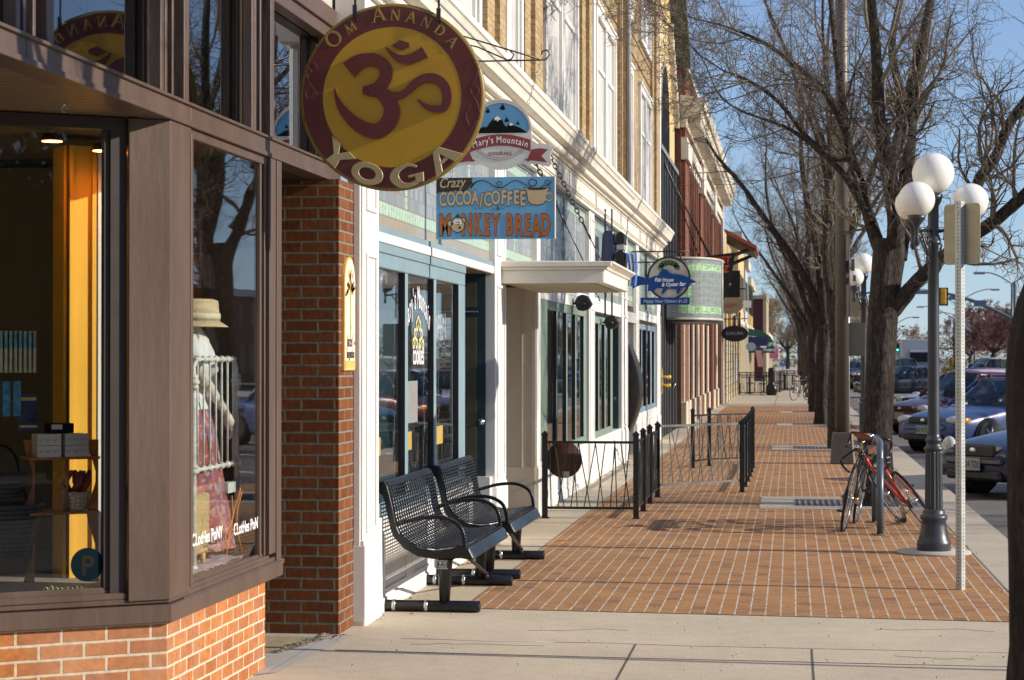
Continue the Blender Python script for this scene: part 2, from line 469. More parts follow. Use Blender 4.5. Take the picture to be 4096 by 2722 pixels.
def strokes(mb, st, mat4, size, dep=.002):
    for x0, y0, x1, y1, w in st:
        d = Vector((x1 - x0, y1 - y0, 0)); L = d.length
        if L < 1e-6: continue
        d.normalize(); q = Vector((-d.y, d.x, 0)) * (w / 2); e = d * .012
        a = Vector((x0, y0, 0)) - e; b = Vector((x1, y1, 0)) + e
        lo = [mat4 @ (p * size) for p in (a + q, a - q, b - q, b + q)]
        k = (mat4.to_3x3() @ Vector((0, 0, 1))) * dep
        mb.hexa(lo, [p + k for p in lo])
def curve_pts(ctrl, n=8):
    """Catmull-Rom through control points"""
    P = [Vector(c) for c in ctrl]; out = []
    for i in range(len(P) - 1):
        p0 = P[max(i - 1, 0)]; p1 = P[i]; p2 = P[i + 1]; p3 = P[min(i + 2, len(P) - 1)]
        for k in range(n):
            t = k / n
            out.append(.5 * ((2 * p1) + (-p0 + p2) * t + (2 * p0 - 5 * p1 + 4 * p2 - p3) * t * t + (-p0 + 3 * p1 - 3 * p2 + p3) * t ** 3))
    out.append(P[-1]); return out
def ribbon(mb, ctrl, widths, mat4, dep=.002, n=6):
    """flat brush stroke of varying width in the local x-y plane, raised by dep"""
    pts = curve_pts([(c[0], c[1], 0) for c in ctrl], n)
    W = []
    for i in range(len(ctrl) - 1):
        for k in range(n): W.append(widths[i] + (widths[i + 1] - widths[i]) * k / n)
    W.append(widths[-1])
    L = []; Rr = []
    for i, p in enumerate(pts):
        t = pts[min(i + 1, len(pts) - 1)] - pts[max(i - 1, 0)]; t.normalize()
        q = Vector((-t.y, t.x, 0)) * W[i] / 2
        L.append(p + q); Rr.append(p - q)
    k = len(pts); vs = []
    for z in (0, dep):
        for a in L: vs.append(mat4 @ Vector((a.x, a.y, z)))
        for a in Rr: vs.append(mat4 @ Vector((a.x, a.y, z)))
    fs = []
    for i in range(k - 1):
        fs += [(2*k+i, 2*k+i+1, 3*k+i+1, 3*k+i), (i, k+i, k+i+1, i+1), (i, i+1, 2*k+i+1, 2*k+i), (k+i, 3*k+i, 3*k+i+1, k+i+1)]
    fs += [(0, 2*k, 3*k, k), (k-1, 2*k-1, 4*k-1, 3*k-1)]
    mb.add(vs, fs)
def disc(mb, mat4, rx, ry, dep, n=40, z0=0.):
    vs = []
    for z in (z0, z0 + dep):
        for j in range(n):
            a = 2 * math.pi * j / n
            vs.append(mat4 @ Vector((rx * math.cos(a), ry * math.sin(a), z)))
    fs = [tuple(range(n - 1, -1, -1)), tuple(range(n, 2 * n))] + [(j, (j + 1) % n, n + (j + 1) % n, n + j) for j in range(n)]
    mb.add(vs, fs)
def ring(mb, mat4, r0, r1, dep, n=48, z0=0., sy=1.):
    vs = []
    for z in (z0, z0 + dep):
        for r in (r0, r1):
            for j in range(n):
                a = 2 * math.pi * j / n
                vs.append(mat4 @ Vector((r * math.cos(a), sy * r * math.sin(a), z)))
    fs = []
    for j in range(n):
        k = (j + 1) % n
        fs += [(j, k, n+k, n+j), (2*n+j, 3*n+j, 3*n+k, 2*n+k), (n+j, n+k, 3*n+k, 3*n+j), (j, 2*n+j, 2*n+k, k)]
    mb.add(vs, fs)
def flat(mb, poly, mat4, z0, dep):
    mb.prism(poly, lambda u, v, w: mat4 @ Vector((u, v, w)), z0, z0 + dep)
# ================================================================ SETTING
g = MB(); g.box(-900, 900, -900, 2500, -.9, -.32)
struct('ground', g, M('dry_ground', (.22, .18, .12), .9, var=.3, scale=.15))
g = MB(); g.box(1.985, 17.5, -80, 900, -.3, -.13)
struct('road', g, asphalt)
mk = MB()
for y in range(-20, 400, 12): mk.box(9.6, 9.75, y, y + 3.5, -.128, -.124)
for k in range(26):
    y = 8 + k * 3.9
    if k % 1 == 0:
        mk.M = Matrix.Translation((2.6, y, 0)) @ Matrix.Rotation(R(-42), 4, 'Z')
        mk.box(0, .1, 0, 5.2, -.127, -.1235); mk.M = I4
struct('road_marking', mk, M('road_paint', (.55, .53, .47), .8, var=.3, scale=9))
g = MB(); g.box(-12, 1.52, -40, 900, -.3, 0)
struct('sidewalk', g, concrete)
g = MB()
y = -40
while y < 260:
    g.box(1.524, 1.98, y, y + 2.99, -.3, .003); y += 3.
struct('curb', g, concrete_mat('curb_concrete', (.50, .43, .33), .08, .4), bevel=.012)
g = MB(); g.box(17.6, 22, -80, 900, -.3, 0)
struct('far_sidewalk', g, concrete)
g = MB()
y = 13.66
g.add([(-2.17, y - .02, .004), (1.515, 13.38, .004), (1.515, 22.98, .004), (-2.17, 22.98, .004)], [(0, 1, 2, 3)])
def pv(x0, x1, y0, y1): g.add([(x0, y0, .004), (x1, y0, .004), (x1, y1, .004), (x0, y1, .004)], [(0, 1, 2, 3)])
pits = [(22.98, 24.95), (37.5, 39.5), (50.9, 52.9), (62.6, 64.6)]
prev = 22.98
for i, (a, b) in enumerate(pits):
    pv(-2.17, -.355, a, b)
    nx = pits[i + 1][0] if i + 1 < len(pits) else 71.4
    pv(-2.17, 1.515, b, nx)
struct('brick_paving', g, pavers)
g = MB()                                             # joints and cracks of the concrete
g.box(-.905, -.893, 8, 12.07, 0, .0015)
g.box(.108, .120, 8, 12.0, 0, .0015)
g.tube([(-2.58, 11.60, 0), (-1.6, 11.545, 0), (-.9, 11.51, 0), (.4, 11.47, 0), (1.5, 11.45, 0)], .004, 4)
g.tube([(-1.42, 12.09, 0), (-1.1, 12.10, 0), (-.6, 12.04, 0), (.4, 12.02, 0), (1.5, 12.0, 0)], .0022, 4)
g.box(-2.64, -2.18, 16.9, 16.91, 0, .0015); g.box(-2.64, -2.18, 14.93, 14.94, 0, .0015)
for k in range(12):
    g.box(-2.64, -2.18, 18.9 + k * 1.9, 18.908 + k * 1.9, 0, .0015)
g.box(-.6, -.58, 72, 92, 0, .0015)
for k in range(6): g.box(-2.5, 1.5, 73.2 + k * 3, 73.22 + k * 3, 0, .0015)
struct('pavement_joint', g, M('joint_dirt', (.10, .085, .065), .95, var=.3, scale=20))
g = MB()
g.tube([(-2.30, 12.125, .001), (-2.0, 12.12, .001), (-1.75, 12.085, .001), (-1.5, 12.10, .001), (-1.38, 12.085, .001)], [.001, .0045, .003, .005, .001], 4)
struct('sealed_crack', g, M('crack_sealant', (.62, .57, .48), .8))
g = MB(); g.add([(-5, 8.2, .004), (-2.705, 10.72, .004), (-2.60, 12.24, .004), (-5, 12.24, .004)], [(0, 1, 2, 3)])
struct('entrance_tiles', g, brick_mat('floor_tile', (.44, .41, .36), (.46, .43, .38), (.25, .23, .2), w=.305, h=.305, ms=.006, off=0, var=.08, bm=.1))
MATS['floor_tile'].node_tree.nodes  # tile grid is laid on the floor plane below
_n = MATS['floor_tile'].node_tree
for nd in _n.nodes:
    if nd.type == 'TEX_BRICK':
        for lk in list(_n.links):
            if lk.to_node == nd and lk.to_socket.name == 'Vector': _n.links.remove(lk)
        gg = _n.nodes.new('ShaderNodeNewGeometry'); _n.links.new(gg.outputs['Position'], nd.inputs['Vector'])
# doormat with fringe
t = thing('doormat', 'worn tan woven doormat with a frayed fringe lying on the entrance tiles', 'doormat', (-3.2, 11.8, .004))
m = MB(); m.add([(-4.2, 11.3, .012), (-2.90, 11.42, .012), (-2.79, 12.05, .012), (-4.2, 12.08, .012), (-4.2, 11.3, .004), (-2.90, 11.42, .004), (-2.79, 12.05, .004), (-4.2, 12.08, .004)],
    [(0,1,2,3),(4,7,6,5),(0,4,5,1),(1,5,6,2),(2,6,7,3),(3,7,4,0)])
m.build('mat_weave', M('tan_weave', (.36, .29, .16), .95, var=.3, scale=30, bmp=.8, bs=90), t)
rnd = random.Random(5); m = MB()
for i in range(150):
    k = i / 150; x = -2.90 + .11 * k; y = 11.42 + .63 * k
    p = Vector((x, y, .012)); pts = [p]
    for q in range(3):
        p = p + Vector((rnd.uniform(.005, .035), rnd.uniform(-.03, .03), rnd.uniform(-.002, .012))); p.z = max(p.z, .006); pts.append(p)
    m.tube(pts, .0022, 3)
m.build('fringe', M('fringe_yarn', (.40, .36, .28), .95), t)
# tree pits with grates
def grate(y0, y1, label, x0=-.352):
    t = thing('tree_grate', label, 'tree grate', (.6, (y0 + y1) / 2, 0), 'tree grates set in the paving')
    m = MB()
    m.box(x0, 1.51, y0, y0 + .42, -.05, .012); m.box(x0, 1.51, y1 - .42, y1, -.05, .012)
    m.box(x0, x0 + .38, y0 + .42, y1 - .42, -.05, .012)
    m.build('concrete_frame', MATS['curb_concrete'], t)
    m = MB(); m.box(x0 + .38, 1.51, y0 + .42, y1 - .42, -.05, -.012)
    for k in range(22):
        xx = x0 + .40 + k * .067
        m.box(xx, xx + .035, y0 + .44, y1 - .44, -.012, .008)
    m.build('iron_grate', M('iron_grate', (.06, .065, .075), .6, metal=.4, var=.4, scale=4), t)
grate(22.98, 24.95, 'iron tree grate in a pale concrete frame beside the parked bicycles')
grate(37.5, 39.5, 'iron tree grate in pale concrete behind the wide base of the tall grey pole')
grate(50.9, 52.9, 'third iron tree grate along the paving, beyond the tall grey pole')
grate(62.6, 64.6, 'small looking farthest tree grate close to the end of the brick paving')

# ================================================================ BROWN CORNER SHOP
P0 = Vector((-2.78, 9.09, 0)); cd = Vector((-.82, -.57, 0)).normalized(); ni = Vector((-.57, .82, 0)).normalized()
def cp(mm, off=0., z=0.):
    p = P0 + cd * mm + ni * off
    return Vector((p.x, p.y, z))
def cslab(mb, m0, m1, o0, o1, z0, z1):
    b = [cp(m0, o0, z0), cp(m1, o0, z0), cp(m1, o1, z0), cp(m0, o1, z0)]
    mb.hexa(b, [Vector((p.x, p.y, z1)) for p in b])
shop = thing('brown_corner_shop', 'brown painted shop front with a canted display window over a low orange brick base', 'building', (-3.2, 10, 0))
m = MB()
base = [(-2.80, 9.10), (-2.80, 10.87), (-3.05, 10.87), (-3.05, 9.24), (-4.82, 8.0), (-4.60, 7.85)]
m.prism(base, lambda u, v, w: (u, v, w), -.05, .477)
m.build('brick_base', brick_orange, shop)
m = MB()                                     # apron board under the windows
ap = [(-2.765, 9.075), (-2.765, 11.13), (-3.08, 11.13), (-3.08, 9.25), (-4.84, 8.02), (-4.62, 7.82)]
m.prism(ap, lambda u, v, w: (u, v, w), .474, .556)
m.build('apron_board', brown, shop, bevel=.006)
m = MB()
ap2 = [(-2.785, 9.10), (-2.785, 11.13), (-3.08, 11.13), (-3.08, 9.25), (-4.84, 8.02), (-4.62, 7.86)]
m.prism(ap2, lambda u, v, w: (u, v, w), .560, .585)
m.box(-2.80, -2.785, 9.41, 10.9, .585, .605); m.box(-2.83, -2.80, 9.41, 10.9, .585, .622)
m.box(-2.80, -2.775, 9.3, 11.2, .532, .562)
cslab(m, .196, 2.2, .015, .045, .585, .615); cslab(m, .196, 2.2, .045, .075, .585, .64)
m.build('window_sill', brown, shop, bevel=.004)
m = MB()                                     # corner column
colp = [(-2.78, 9.09), (-2.78, 9.41), (-2.93, 9.41), (-3.02, 9.14), (-2.941, 8.978)]
m.prism(colp, lambda u, v, w: (u, v, w), .575, 2.744)
m.box(-2.786, -2.773, 9.395, 9.425, .60, 2.72)
m.build('corner_column', brown, shop, bevel=.004)
m = MB(); cslab(m, .196, .27, .03, .12, .58, 2.744); cslab(m, .27, 2.3, .03, .11, 2.69, 2.744); cslab(m, .27, .295, .045, .09, .63, 2.69)
m.build('window_frame', brown_dk, shop)
m = MB(); cslab(m, .27, 2.3, .065, .069, .63, 2.70)
cw = m.build('display_pane', glass, shop); cw['label'] = 'large canted display pane left of the corner column'
m = MB()
m.box(-2.82, -2.79, 9.41, 9.45, .585, 2.72); m.box(-2.85, -2.79, 9.41, 10.9, 2.70, 2.745)
m.box(-2.815, -2.793, 10.74, 10.765, .61, 2.70); m.box(-2.815, -2.788, 10.81, 10.83, .61, 2.70)
m.box(-2.85, -2.775, 10.87, 11.0, .61, 2.745); m.box(-3.2, -2.775, 11.03, 11.13, .56, 2.745)
m.build('side_window_frame', brown, shop, bevel=.003)
m = MB(); m.box(-2.84, -2.815, 10.765, 11.03, .61, 2.70)
m.build('dark_reveal', brown_dk, shop)
m = MB(); m.box(-2.811, -2.807, 9.44, 10.75, .62, 2.70)
pane = m.build('side_pane', glass, shop)
# painted shop name on the panes
white_ink = M('white_lettering', (.8, .8, .8), .6)
for (yy, zz) in ((9.78, .775), (10.52, .765)):
    m = MB(); text_mb(m, 'CLotHes PoNY', .085, Mside(-2.805, yy, zz, .0), bold=.001, sx=.98, ext=.0006)
    m.build('window_lettering', white_ink, pane, local=False)
m = MB()                                      # orange prancing outline
for c in ([(10.12, .74), (10.2, .80), (10.26, .90), (10.34, .95), (10.38, 1.0), (10.36, .93), (10.4, .96)], [(10.2, .80), (10.24, .88), (10.22, .97)], [(10.1, .66), (10.18, .76), (10.3, .80), (10.36, .74), (10.42, .66)], [(10.3, .80), (10.33, .9), (10.42, .98)], [(10.05, .70), (10.12, .80), (10.22, .84)]):
    m.tube([(-2.804, a, b) for a, b in c], .0018, 4)
m.build('painted_pony', M('orange_ink', (.55, .20, .02), .5), pane)
# header beam, soffits, transom
m = MB(); m.box(-2.90, -2.78, 1.0, 12.66, 2.765, 2.845); m.box(-2.90, -2.768, 1.0, 12.66, 2.745, 2.768); m.box(-2.90, -2.765, 1.0, 12.66, 2.842, 2.856)
for k in range(5): m.box(-2.79, -2.7775, 3.1 + k * 2.1, 3.104 + k * 2.1, 2.768, 2.842)
m.build('header_beam', brown, shop, bevel=.004)
def ribbed():
    m_, n, l, b = nt('ribbed_soffit')
    gg = n.new('ShaderNodeNewGeometry')
    dt = n.new('ShaderNodeVectorMath'); dt.operation = 'DOT_PRODUCT'; l.new(gg.outputs['Position'], dt.inputs[0]); dt.inputs[1].default_value = (.1, .99, 0)
    f = mth(n, l, 'FRACT', mth(n, l, 'DIVIDE', dt.outputs['Value'], .085))
    r = ramp(n, l, f, [(0, 0), (.12, 1), (.88, 1), (1, 0)])
    l.new(mixc(n, l, r, (.05, .035, .02), (.15, .10, .06)), b.inputs['Base Color']); b.inputs['Roughness'].default_value = .5
    bump(n, l, b, r, .6, .01)
    return m_
m = MB(); m.add([(-2.90, 1, 2.75), (-2.90, 9.15, 2.75), (-3.3, 9.0, 2.75), (-6, 7.0, 2.75), (-6, 1, 2.75)], [(0, 1, 2, 3, 4)])
m.build('soffit', ribbed(), shop)
m = MB(); m.tube([(-3.05, 8.45, 2.75), (-3.05, 8.45, 2.735)], .008, 6); m.tube([(-3.05 + .012 * math.cos(a), 8.45, 2.722 + .014 * math.sin(a)) for a in [k * .6 for k in range(9)]], .003, 5)
m.build('ceiling_hook', steel, shop)
m = MB(); m.box(-5.5, -2.90, 10.9, 12.24, 2.735, 2.76)
m.build('entrance_soffit', brown_dk, shop)
m = MB()
for a, b in ((3.2, 3.6), (5.1, 5.5), (7.22, 7.6), (8.97, 9.39), (10.55, 11.0), (12.3, 12.66)):
    m.box(-2.84, -2.79, a, a + .045, 2.85, 3.62); m.box(-2.86, -2.80, a + .10, a + .13, 2.85, 3.62)
    m.box(-2.84, -2.795, a + .19, a + .215, 2.85, 3.62); m.box(-2.85, -2.785, b - .075, b, 2.85, 3.62)
m.box(-2.87, -2.79, 1, 12.66, 3.615, 3.69); m.box(-2.87, -2.77, 1, 12.66, 3.69, 3.80)
m.build('transom_frame', brown, shop, bevel=.003)
m = MB()
for a, b in ((3.2, 3.6), (5.1, 5.5), (7.22, 7.6), (8.97, 9.39), (10.55, 11.0), (12.3, 12.66)): m.box(-2.90, -2.87, a, b, 2.85, 3.62)
m.build_each('transom_backing', brown_dk, shop)
for a, b in ((1.2, 3.2), (3.6, 5.1), (5.5, 7.22), (7.6, 8.97), (9.39, 10.55), (11.0, 12.3)):
    m = MB(); m.box(-2.879, -2.875, a, b, 2.856, 3.615); m.build('transom_pane', mirror_glass, shop)
m = MB(); m.box(-2.90, -2.80, 1, 12.66, 3.80, 7.5); m.box(-9, -2.9, 1, 12.66, 7.4, 7.5)
m.build('upper_wall', beige, shop)
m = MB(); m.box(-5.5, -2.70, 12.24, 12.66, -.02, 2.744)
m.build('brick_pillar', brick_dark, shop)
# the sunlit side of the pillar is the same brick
MATS['rust_brick']
# interior shell
m = MB()
m.box(-6.2, -6.0, 2, 12.2, 0, 2.7); m.box(-6.2, -2.86, 1, 12.2, 2.755, 2.80)
m.box(-6.0, -3.3, 11.13, 11.2, 0, 2.73)
m.box(-6.2, -2.9, 1, 12.2, 4.0, 4.1)
m.build('interior_wall', M('olive_interior', (.14, .10, .04), .8, var=.15, scale=2), shop)
m = MB(); m.box(-3.6, -3.5, 1, 12.3, 2.80, 4.2); m.box(-3.5, -2.90, 12.3, 12.4, 2.80, 4.2); m.build('dark_backing', brown_dk, shop)
m = MB(); m.prism([(-2.87, 9.3), (-2.87, 11.1), (-5.5, 11.1), (-5.5, 7.7), (-4.7, 7.93)], lambda u, v, w: (u, v, w), .52, .60)
m.build('display_floor', M('display_board', (.24, .21, .17), .7, var=.2), shop)
m = MB()
cslab(m, .085, .205, .90, 1.1, .6, 2.7); cslab(m, .205, .225, .88, 1.1, .6, 2.7); cslab(m, .235, .25, .90, 1.1, .6, 2.7)
cslab(m, .092, .112, .885, .92, .6, 2.7)
m.build('yellow_pilaster', M('yellow_paint', (.72, .40, .035), .55, var=.06, scale=2), shop)
m = MB(); cslab(m, .060, .085, .88, 1.0, .6, 2.7); m.build('white_trim', white, shop)
m = MB(); cslab(m, -.04, .06, .95, 1.1, .6, 2.7); m.build('ochre_reflection', M('reflection_ochre', (.36, .20, .03), .6), shop)  # ochre slab stands in for the yellow-brown reflection in the glass
for i, (mm, off, z) in enumerate(((.17, .5, 2.645), (.36, .7, 2.70), (.06, .7, 2.60))):
    c = cp(mm, off, z)
    t = thing('ceiling_lamp', ['oval glowing ceiling lamp nearest the corner column, seen through the canted pane', 'farther oval ceiling lamp inside the shop, left of the brightest one', 'small ceiling lamp half hidden behind the dark window frame'][i], 'lamp', c, 'lamps inside the shop')
    m = MB(); m.lathe([(.0, .03), (.045, .03), (.058, 0), (.05, -.004)], c, 20); m.build('lamp_housing', brown_dk, t)
    m = MB(); m.lathe([(.0, -.006), (.048, -.006)], c, 20); m.build('bulb_glow', M('warm_bulb', (.9, .6, .2), .5, emit=((1., .62, .2), 6.)), t)

# ---- things on show behind the canted pane
def cbx(mb, m0, m1, o0, o1, z0, z1): cslab(mb, m0, m1, o0, o1, z0, z1)
t = thing('display_shelf', 'orange wooden display shelf with wavy side boards behind the canted pane', 'shelf', cp(.28, .55, .6))
wood = M('orange_wood', (.42, .14, .03), .4, var=.2, scale=5, st=(1, 1, .3))
def wavy(mb, mm, o, mirror=1):
    pts = [(.0, 0), (.0, .1), (.012, .16), (.05, .20), (.06, .26), (.02, .33), (.045, .40), (.055, .50), (.02, .56), (0, .60), (0, .70)]
    poly = [(mm + .048, .60), (mm + .048, 1.285)] + [(mm - .005 - 0 * q, 1.285) for q in (0,)]
    left = [(mm + .048 + mirror * 0, z) for z in ()]
    out = [(mm - .0, 1.285), (mm + .05, 1.285)] + [(mm + .05 - .022 + .022 * math.cos((1.285 - z) * 18), z) for z in [1.285 - .05 * k for k in range(1, 13)]] + [(mm + .05, .62), (mm - .0, .62)]
    mb.prism(out, lambda u, v, w: cp(u, w, v), o, o + .02)
m = MB(); wavy(m, .19, .5); m.build('side_board', wood, t)
m = MB(); wavy(m, .47, .58); m.build('side_board', wood, t)
for z in (1.195, .94):
    m = MB(); cbx(m, .19, .52, .47, .66, z, z + .012); m.build('shelf_board', wood, t)
m = MB(); m.tube([cp(.34, .5, 1.2), cp(.34, .5, .95)], .008, 6); m.build('upright', wood, t)
whbox = M('printed_white_box', (.62, .58, .52), .6, var=.1)
redink = M('red_print', (.5, .12, .08), .6)
for i, (mm, z, lab) in enumerate(((.30, 1.208, 'small white printed box lower right on the top shelf'), (.30, 1.262, 'small white printed box stacked upper right on the top shelf'), (.43, 1.208, 'white box lower left on the top shelf, in shade'), (.43, 1.262, 'white box upper left on the top shelf, in shade'), (.37, 1.318, 'dark lidded box lying crosswise on the stacked white boxes'))):
    t = thing('gift_box', lab, 'box', cp(mm, .52, z), 'boxes stacked on the display shelf')
    m = MB(); cbx(m, mm - .055, mm + .055, .47, .58, z, z + (.052 if i < 4 else .045)); m.build('carton', whbox if i < 4 else blackm, t)
    if i < 4:
        m = MB()
        for q in (-.035, .0, .03):
            m.tube([cp(mm + q, .4685, z + .03), cp(mm + q + .012, .4685, z + .02), cp(mm + q + .018, .4685, z + .034)], .0012, 4)
        m.build('print', redink, t)
    else:
        m = MB(); cbx(m, mm - .0, mm + .05, .468, .4695, z + .018, z + .04); m.build('white_tag', whbox, t)
t = thing('wicker_basket', 'small cream wicker basket of brown sausage shaped toys on the lower shelf', 'basket', cp(.29, .5, .953))
m = MB(); c = cp(.285, .55, .955)
for k in range(9): m.tube([(c.x + (.052 + .002 * k) * math.cos(a), c.y + (.052 + .002 * k) * math.sin(a), c.z + .006 + k * .0095 + .002 * math.sin(a * 8 + k * 3.1)) for a in [q * math.pi / 16 for q in range(33)]], .005, 5)
m.build('woven_side', M('cream_wicker', (.55, .47, .32), .8, var=.3, scale=40), t)
m = MB(); rnd = random.Random(3)
for k in range(7):
    a = rnd.uniform(0, 6.28); q = Vector((c.x + .03 * math.cos(a), c.y + .03 * math.sin(a), c.z + .08))
    m.tube([q, q + Vector((rnd.uniform(-.04, .04), rnd.uniform(-.03, .03), .05)), q + Vector((rnd.uniform(-.06, .06), rnd.uniform(-.04, .04), .10))], [.014, .017, .012], 8)
m.build('toys', M('red_brown_felt', (.26, .05, .02), .6, var=.4, scale=20), t)
for i, (mm, z0, w, h, lab) in enumerate(((.60, .75, .26, .25, 'wide dark wicker basket standing low behind the canted pane'), (.62, 1.02, .22, .12, 'black upper basket of dark toys behind the canted pane'))):
    t = thing('dark_basket', lab, 'basket', cp(mm, .6, z0), 'dark baskets in the canted window')
    m = MB(); c = cp(mm, .62, z0)
    for k in range(int(h / .022)):
        m.tube([(c.x + (w * .42 + .03 * k * .2) * math.cos(a), c.y + (w * .42 + .006 * k) * math.sin(a), c.z + .01 + k * .022) for a in [q * math.pi / 14 for q in range(29)]], .012, 5)
    m.build('woven_side', M('dark_wicker', (.06, .045, .03), .7, var=.5, scale=30), t)
    m = MB(); m.tube([(c.x - w * .4 * math.cos(a), c.y, c.z + h + .12 * math.sin(a)) for a in [q * math.pi / 10 for q in range(11)]], .006, 5); m.build('handle', blackm, t)
t = thing('card_rack', 'hanging rack of upright greeting cards at the left edge of the window', 'card rack', cp(.62, .5, 1.59))
m = MB(); rnd = random.Random(7)
ccols = [(.6, .55, .3), (.3, .5, .35), (.55, .3, .2), (.25, .35, .5), (.65, .62, .55)]
for k in range(12):
    cbx(m, .50 + k * .022, .512 + k * .022, .44, .58, 1.60, 1.79)
m.build('cards', M('cream_cards', (.5, .46, .30), .6, var=.3, scale=30), t)
m = MB()
for k in range(12): cbx(m, .50 + k * .022, .513 + k * .022, .438, .585, 1.71, 1.785)
m.build('card_tops', M('green_blue_print', (.16, .30, .30), .6, var=.6, scale=40), t)
t = thing('packet_rack', 'hanging blue clear packets under the greeting cards', 'packets', cp(.66, .5, 1.40))
m = MB()
for k in range(5): cbx(m, .57 + k * .045, .605 + k * .045, .44 + .012 * k, .455 + .012 * k, 1.40, 1.56)
m.build('packets', M('blue_packet', (.06, .22, .34), .25, var=.5, scale=25, coat=.5), t)
t = thing('magazine', 'dark blue magazine leaning left of the shelf boxes', 'magazine', cp(.52, .5, 1.33))
m = MB(); cbx(m, .47, .56, .52, .53, 1.33, 1.50); m.build('cover', M('navy_cover', (.02, .035, .09), .3, var=.5, scale=20), t)
m = MB(); cbx(m, .475, .555, .518, .5195, 1.345, 1.355); cbx(m, .48, .55, .518, .5195, 1.47, 1.485); m.build('cover_title', M('yellow_print', (.6, .45, .08), .5), t)
t = thing('round_game_sign', 'round brown card sign with a yellow hand beside the orange shelf', 'sign', cp(.13, .42, 1.0))
def Mcant(mm, off, z, rot=0):
    nrm = -ni; ux = -cd
    m4 = Matrix(((ux.x, 0, nrm.x, 0), (ux.y, 0, nrm.y, 0), (0, 1, 0, 0), (0, 0, 0, 1)))
    return Matrix.Translation(cp(mm, off, z)) @ m4 @ Matrix.Rotation(rot, 4, 'Z')
m = MB(); disc(m, Mcant(.14, .42, 1.02), .055, .055, .004); m.build('disc', M('brown_card', (.20, .05, .02), .5), t)
m = MB(); text_mb(m, 'Spot it', .034, Mcant(.14, .415, .995, .12), bold=.001)
for k in range(4): m.tube([Mcant(.14, .414, 1.03) @ Vector((-.018 + .011 * k, .005, 0)), Mcant(.14, .414, 1.03) @ Vector((-.024 + .014 * k, .03, 0))], .003, 4)
disc(m, Mcant(.14, .415, 1.032), .014, .012, .001, 14)
m.build('lettering', M('yellow_letter', (.6, .38, .08), .5), t)
t = thing('newspaper', 'folded newspaper lying at the foot of the canted pane', 'newspaper', cp(.3, .2, .602))
m = MB(); cbx(m, .275, .36, .12, .3, .602, .618); m.build('pages', M('newsprint', (.5, .46, .44), .8, var=.3, scale=60), t)
t = thing('window_sticker', 'faded blue round sticker with a letter P low on the canted pane', 'sticker', cp(.37, .06, .74))
m = MB(); disc(m, Mcant(.365, .062, .745), .075, .075, .001); m.build('disc', M('faded_blue', (.006, .014, .020), .9, spec=.0), t)
m = MB(); text_mb(m, 'P', .12, Mcant(.365, .0605, .70), bold=.003, ext=.0004); m.build('letter', M('faded_orange', (.024, .020, .015), .9, spec=.0), t)
t = thing('bead_string', 'string of pale green rings lying low in the canted window', 'beads', cp(.42, .1, .62))
m = MB(); rnd = random.Random(2)
for k in range(9):
    c = cp(.36 + k * .022, .1 + .02 * rnd.random(), .63 + .012 * rnd.random())
    m.tube([c + Vector((.009 * math.cos(a), 0, .009 * math.sin(a))) for a in [q * .7 for q in range(10)]], .003, 5)
m.build('rings', M('pale_green', (.4, .45, .15), .4), t)

# ---- things on show behind the side pane
skin = M('mannequin_cream', (.58, .55, .48), .4, var=.03)
man = thing('mannequin', 'headless shop mannequin in a straw hat, white lace blouse and red floral skirt', 'mannequin', (-3.1, 10.55, .6))
def skinfig(name, V, E, Rd, mat, parent, sub=2):
    me = bpy.data.meshes.new(name)
    off = WL.get(parent.name, Vector((0, 0, 0))) if parent else Vector((0, 0, 0))
    me.from_pydata([tuple(Vector(p) - off) for p in V], E, [])
    o = bpy.data.objects.new(name, me); COL.objects.link(o)
    if parent: o.parent = parent
    sk = o.modifiers.new('skin', 'SKIN'); sk.use_smooth_shade = True
    me.skin_vertices[0].data[0].use_root = True
    for i, r in enumerate(Rd): me.skin_vertices[0].data[i].radius = (r, r) if not isinstance(r, tuple) else r
    s = o.modifiers.new('subsurf', 'SUBSURF'); s.levels = sub; s.render_levels = sub
    me.materials.append(mat); WL[name] = off
    return o
mx, my = -3.12, 10.52
V = [(mx, my, 1.36), (mx, my, 1.55), (mx, my, 1.72), (mx, my, 1.80), (mx, my, 1.86),
     (mx, my + .15, 1.76), (mx + .04, my + .24, 1.60), (mx + .05, my + .36, 1.47), (mx + .07, my + .52, 1.36),
     (mx + .02, my - .16, 1.76), (mx + .10, my - .12, 1.58), (mx + .14, my + .04, 1.45), (mx + .15, my + .20, 1.37)]
E_ = [(0, 1), (1, 2), (2, 3), (3, 4), (3, 5), (5, 6), (6, 7), (7, 8), (3, 9), (9, 10), (10, 11), (11, 12)]
skinfig('body', V, E_, [.11, .10, .12, .07, .04, .045, .036, .028, .022, .045, .036, .028, .022], skin, man)
def hand(mb, w, d, up, s=1.):
    w = Vector(w); d = Vector(d).normalized(); n_ = Vector(up).normalized(); q = d.cross(n_).normalized()
    palm = [w, w + d * .05 * s, w + d * .085 * s]
    mb.tube(palm, [.018 * s, .032 * s, .030 * s], 8)
    for k, ln in enumerate((.055, .066, .062, .048)):
        b = w + d * .08 * s + q * (k - 1.5) * .017 * s
        mb.tube([b, b + d * ln * .45 * s + q * (k - 1.5) * .006, b + d * ln * .8 * s - n_ * .012 * s + q * (k - 1.5) * .01, b + d * ln * s - n_ * .026 * s + q * (k - 1.5) * .011], [.0085 * s, .008 * s, .0072 * s, .005 * s], 7)
    b = w + d * .03 * s - q * .028 * s
    mb.tube([b, b + d * .03 * s - q * .02 * s, b + d * .055 * s - q * .026 * s - n_ * .01], [.011 * s, .009 * s, .006 * s], 7)
m = MB(); hand(m, V[8], (.1, .75, -.6), (.9, .1, .5)); m.build('hand', skin, man)
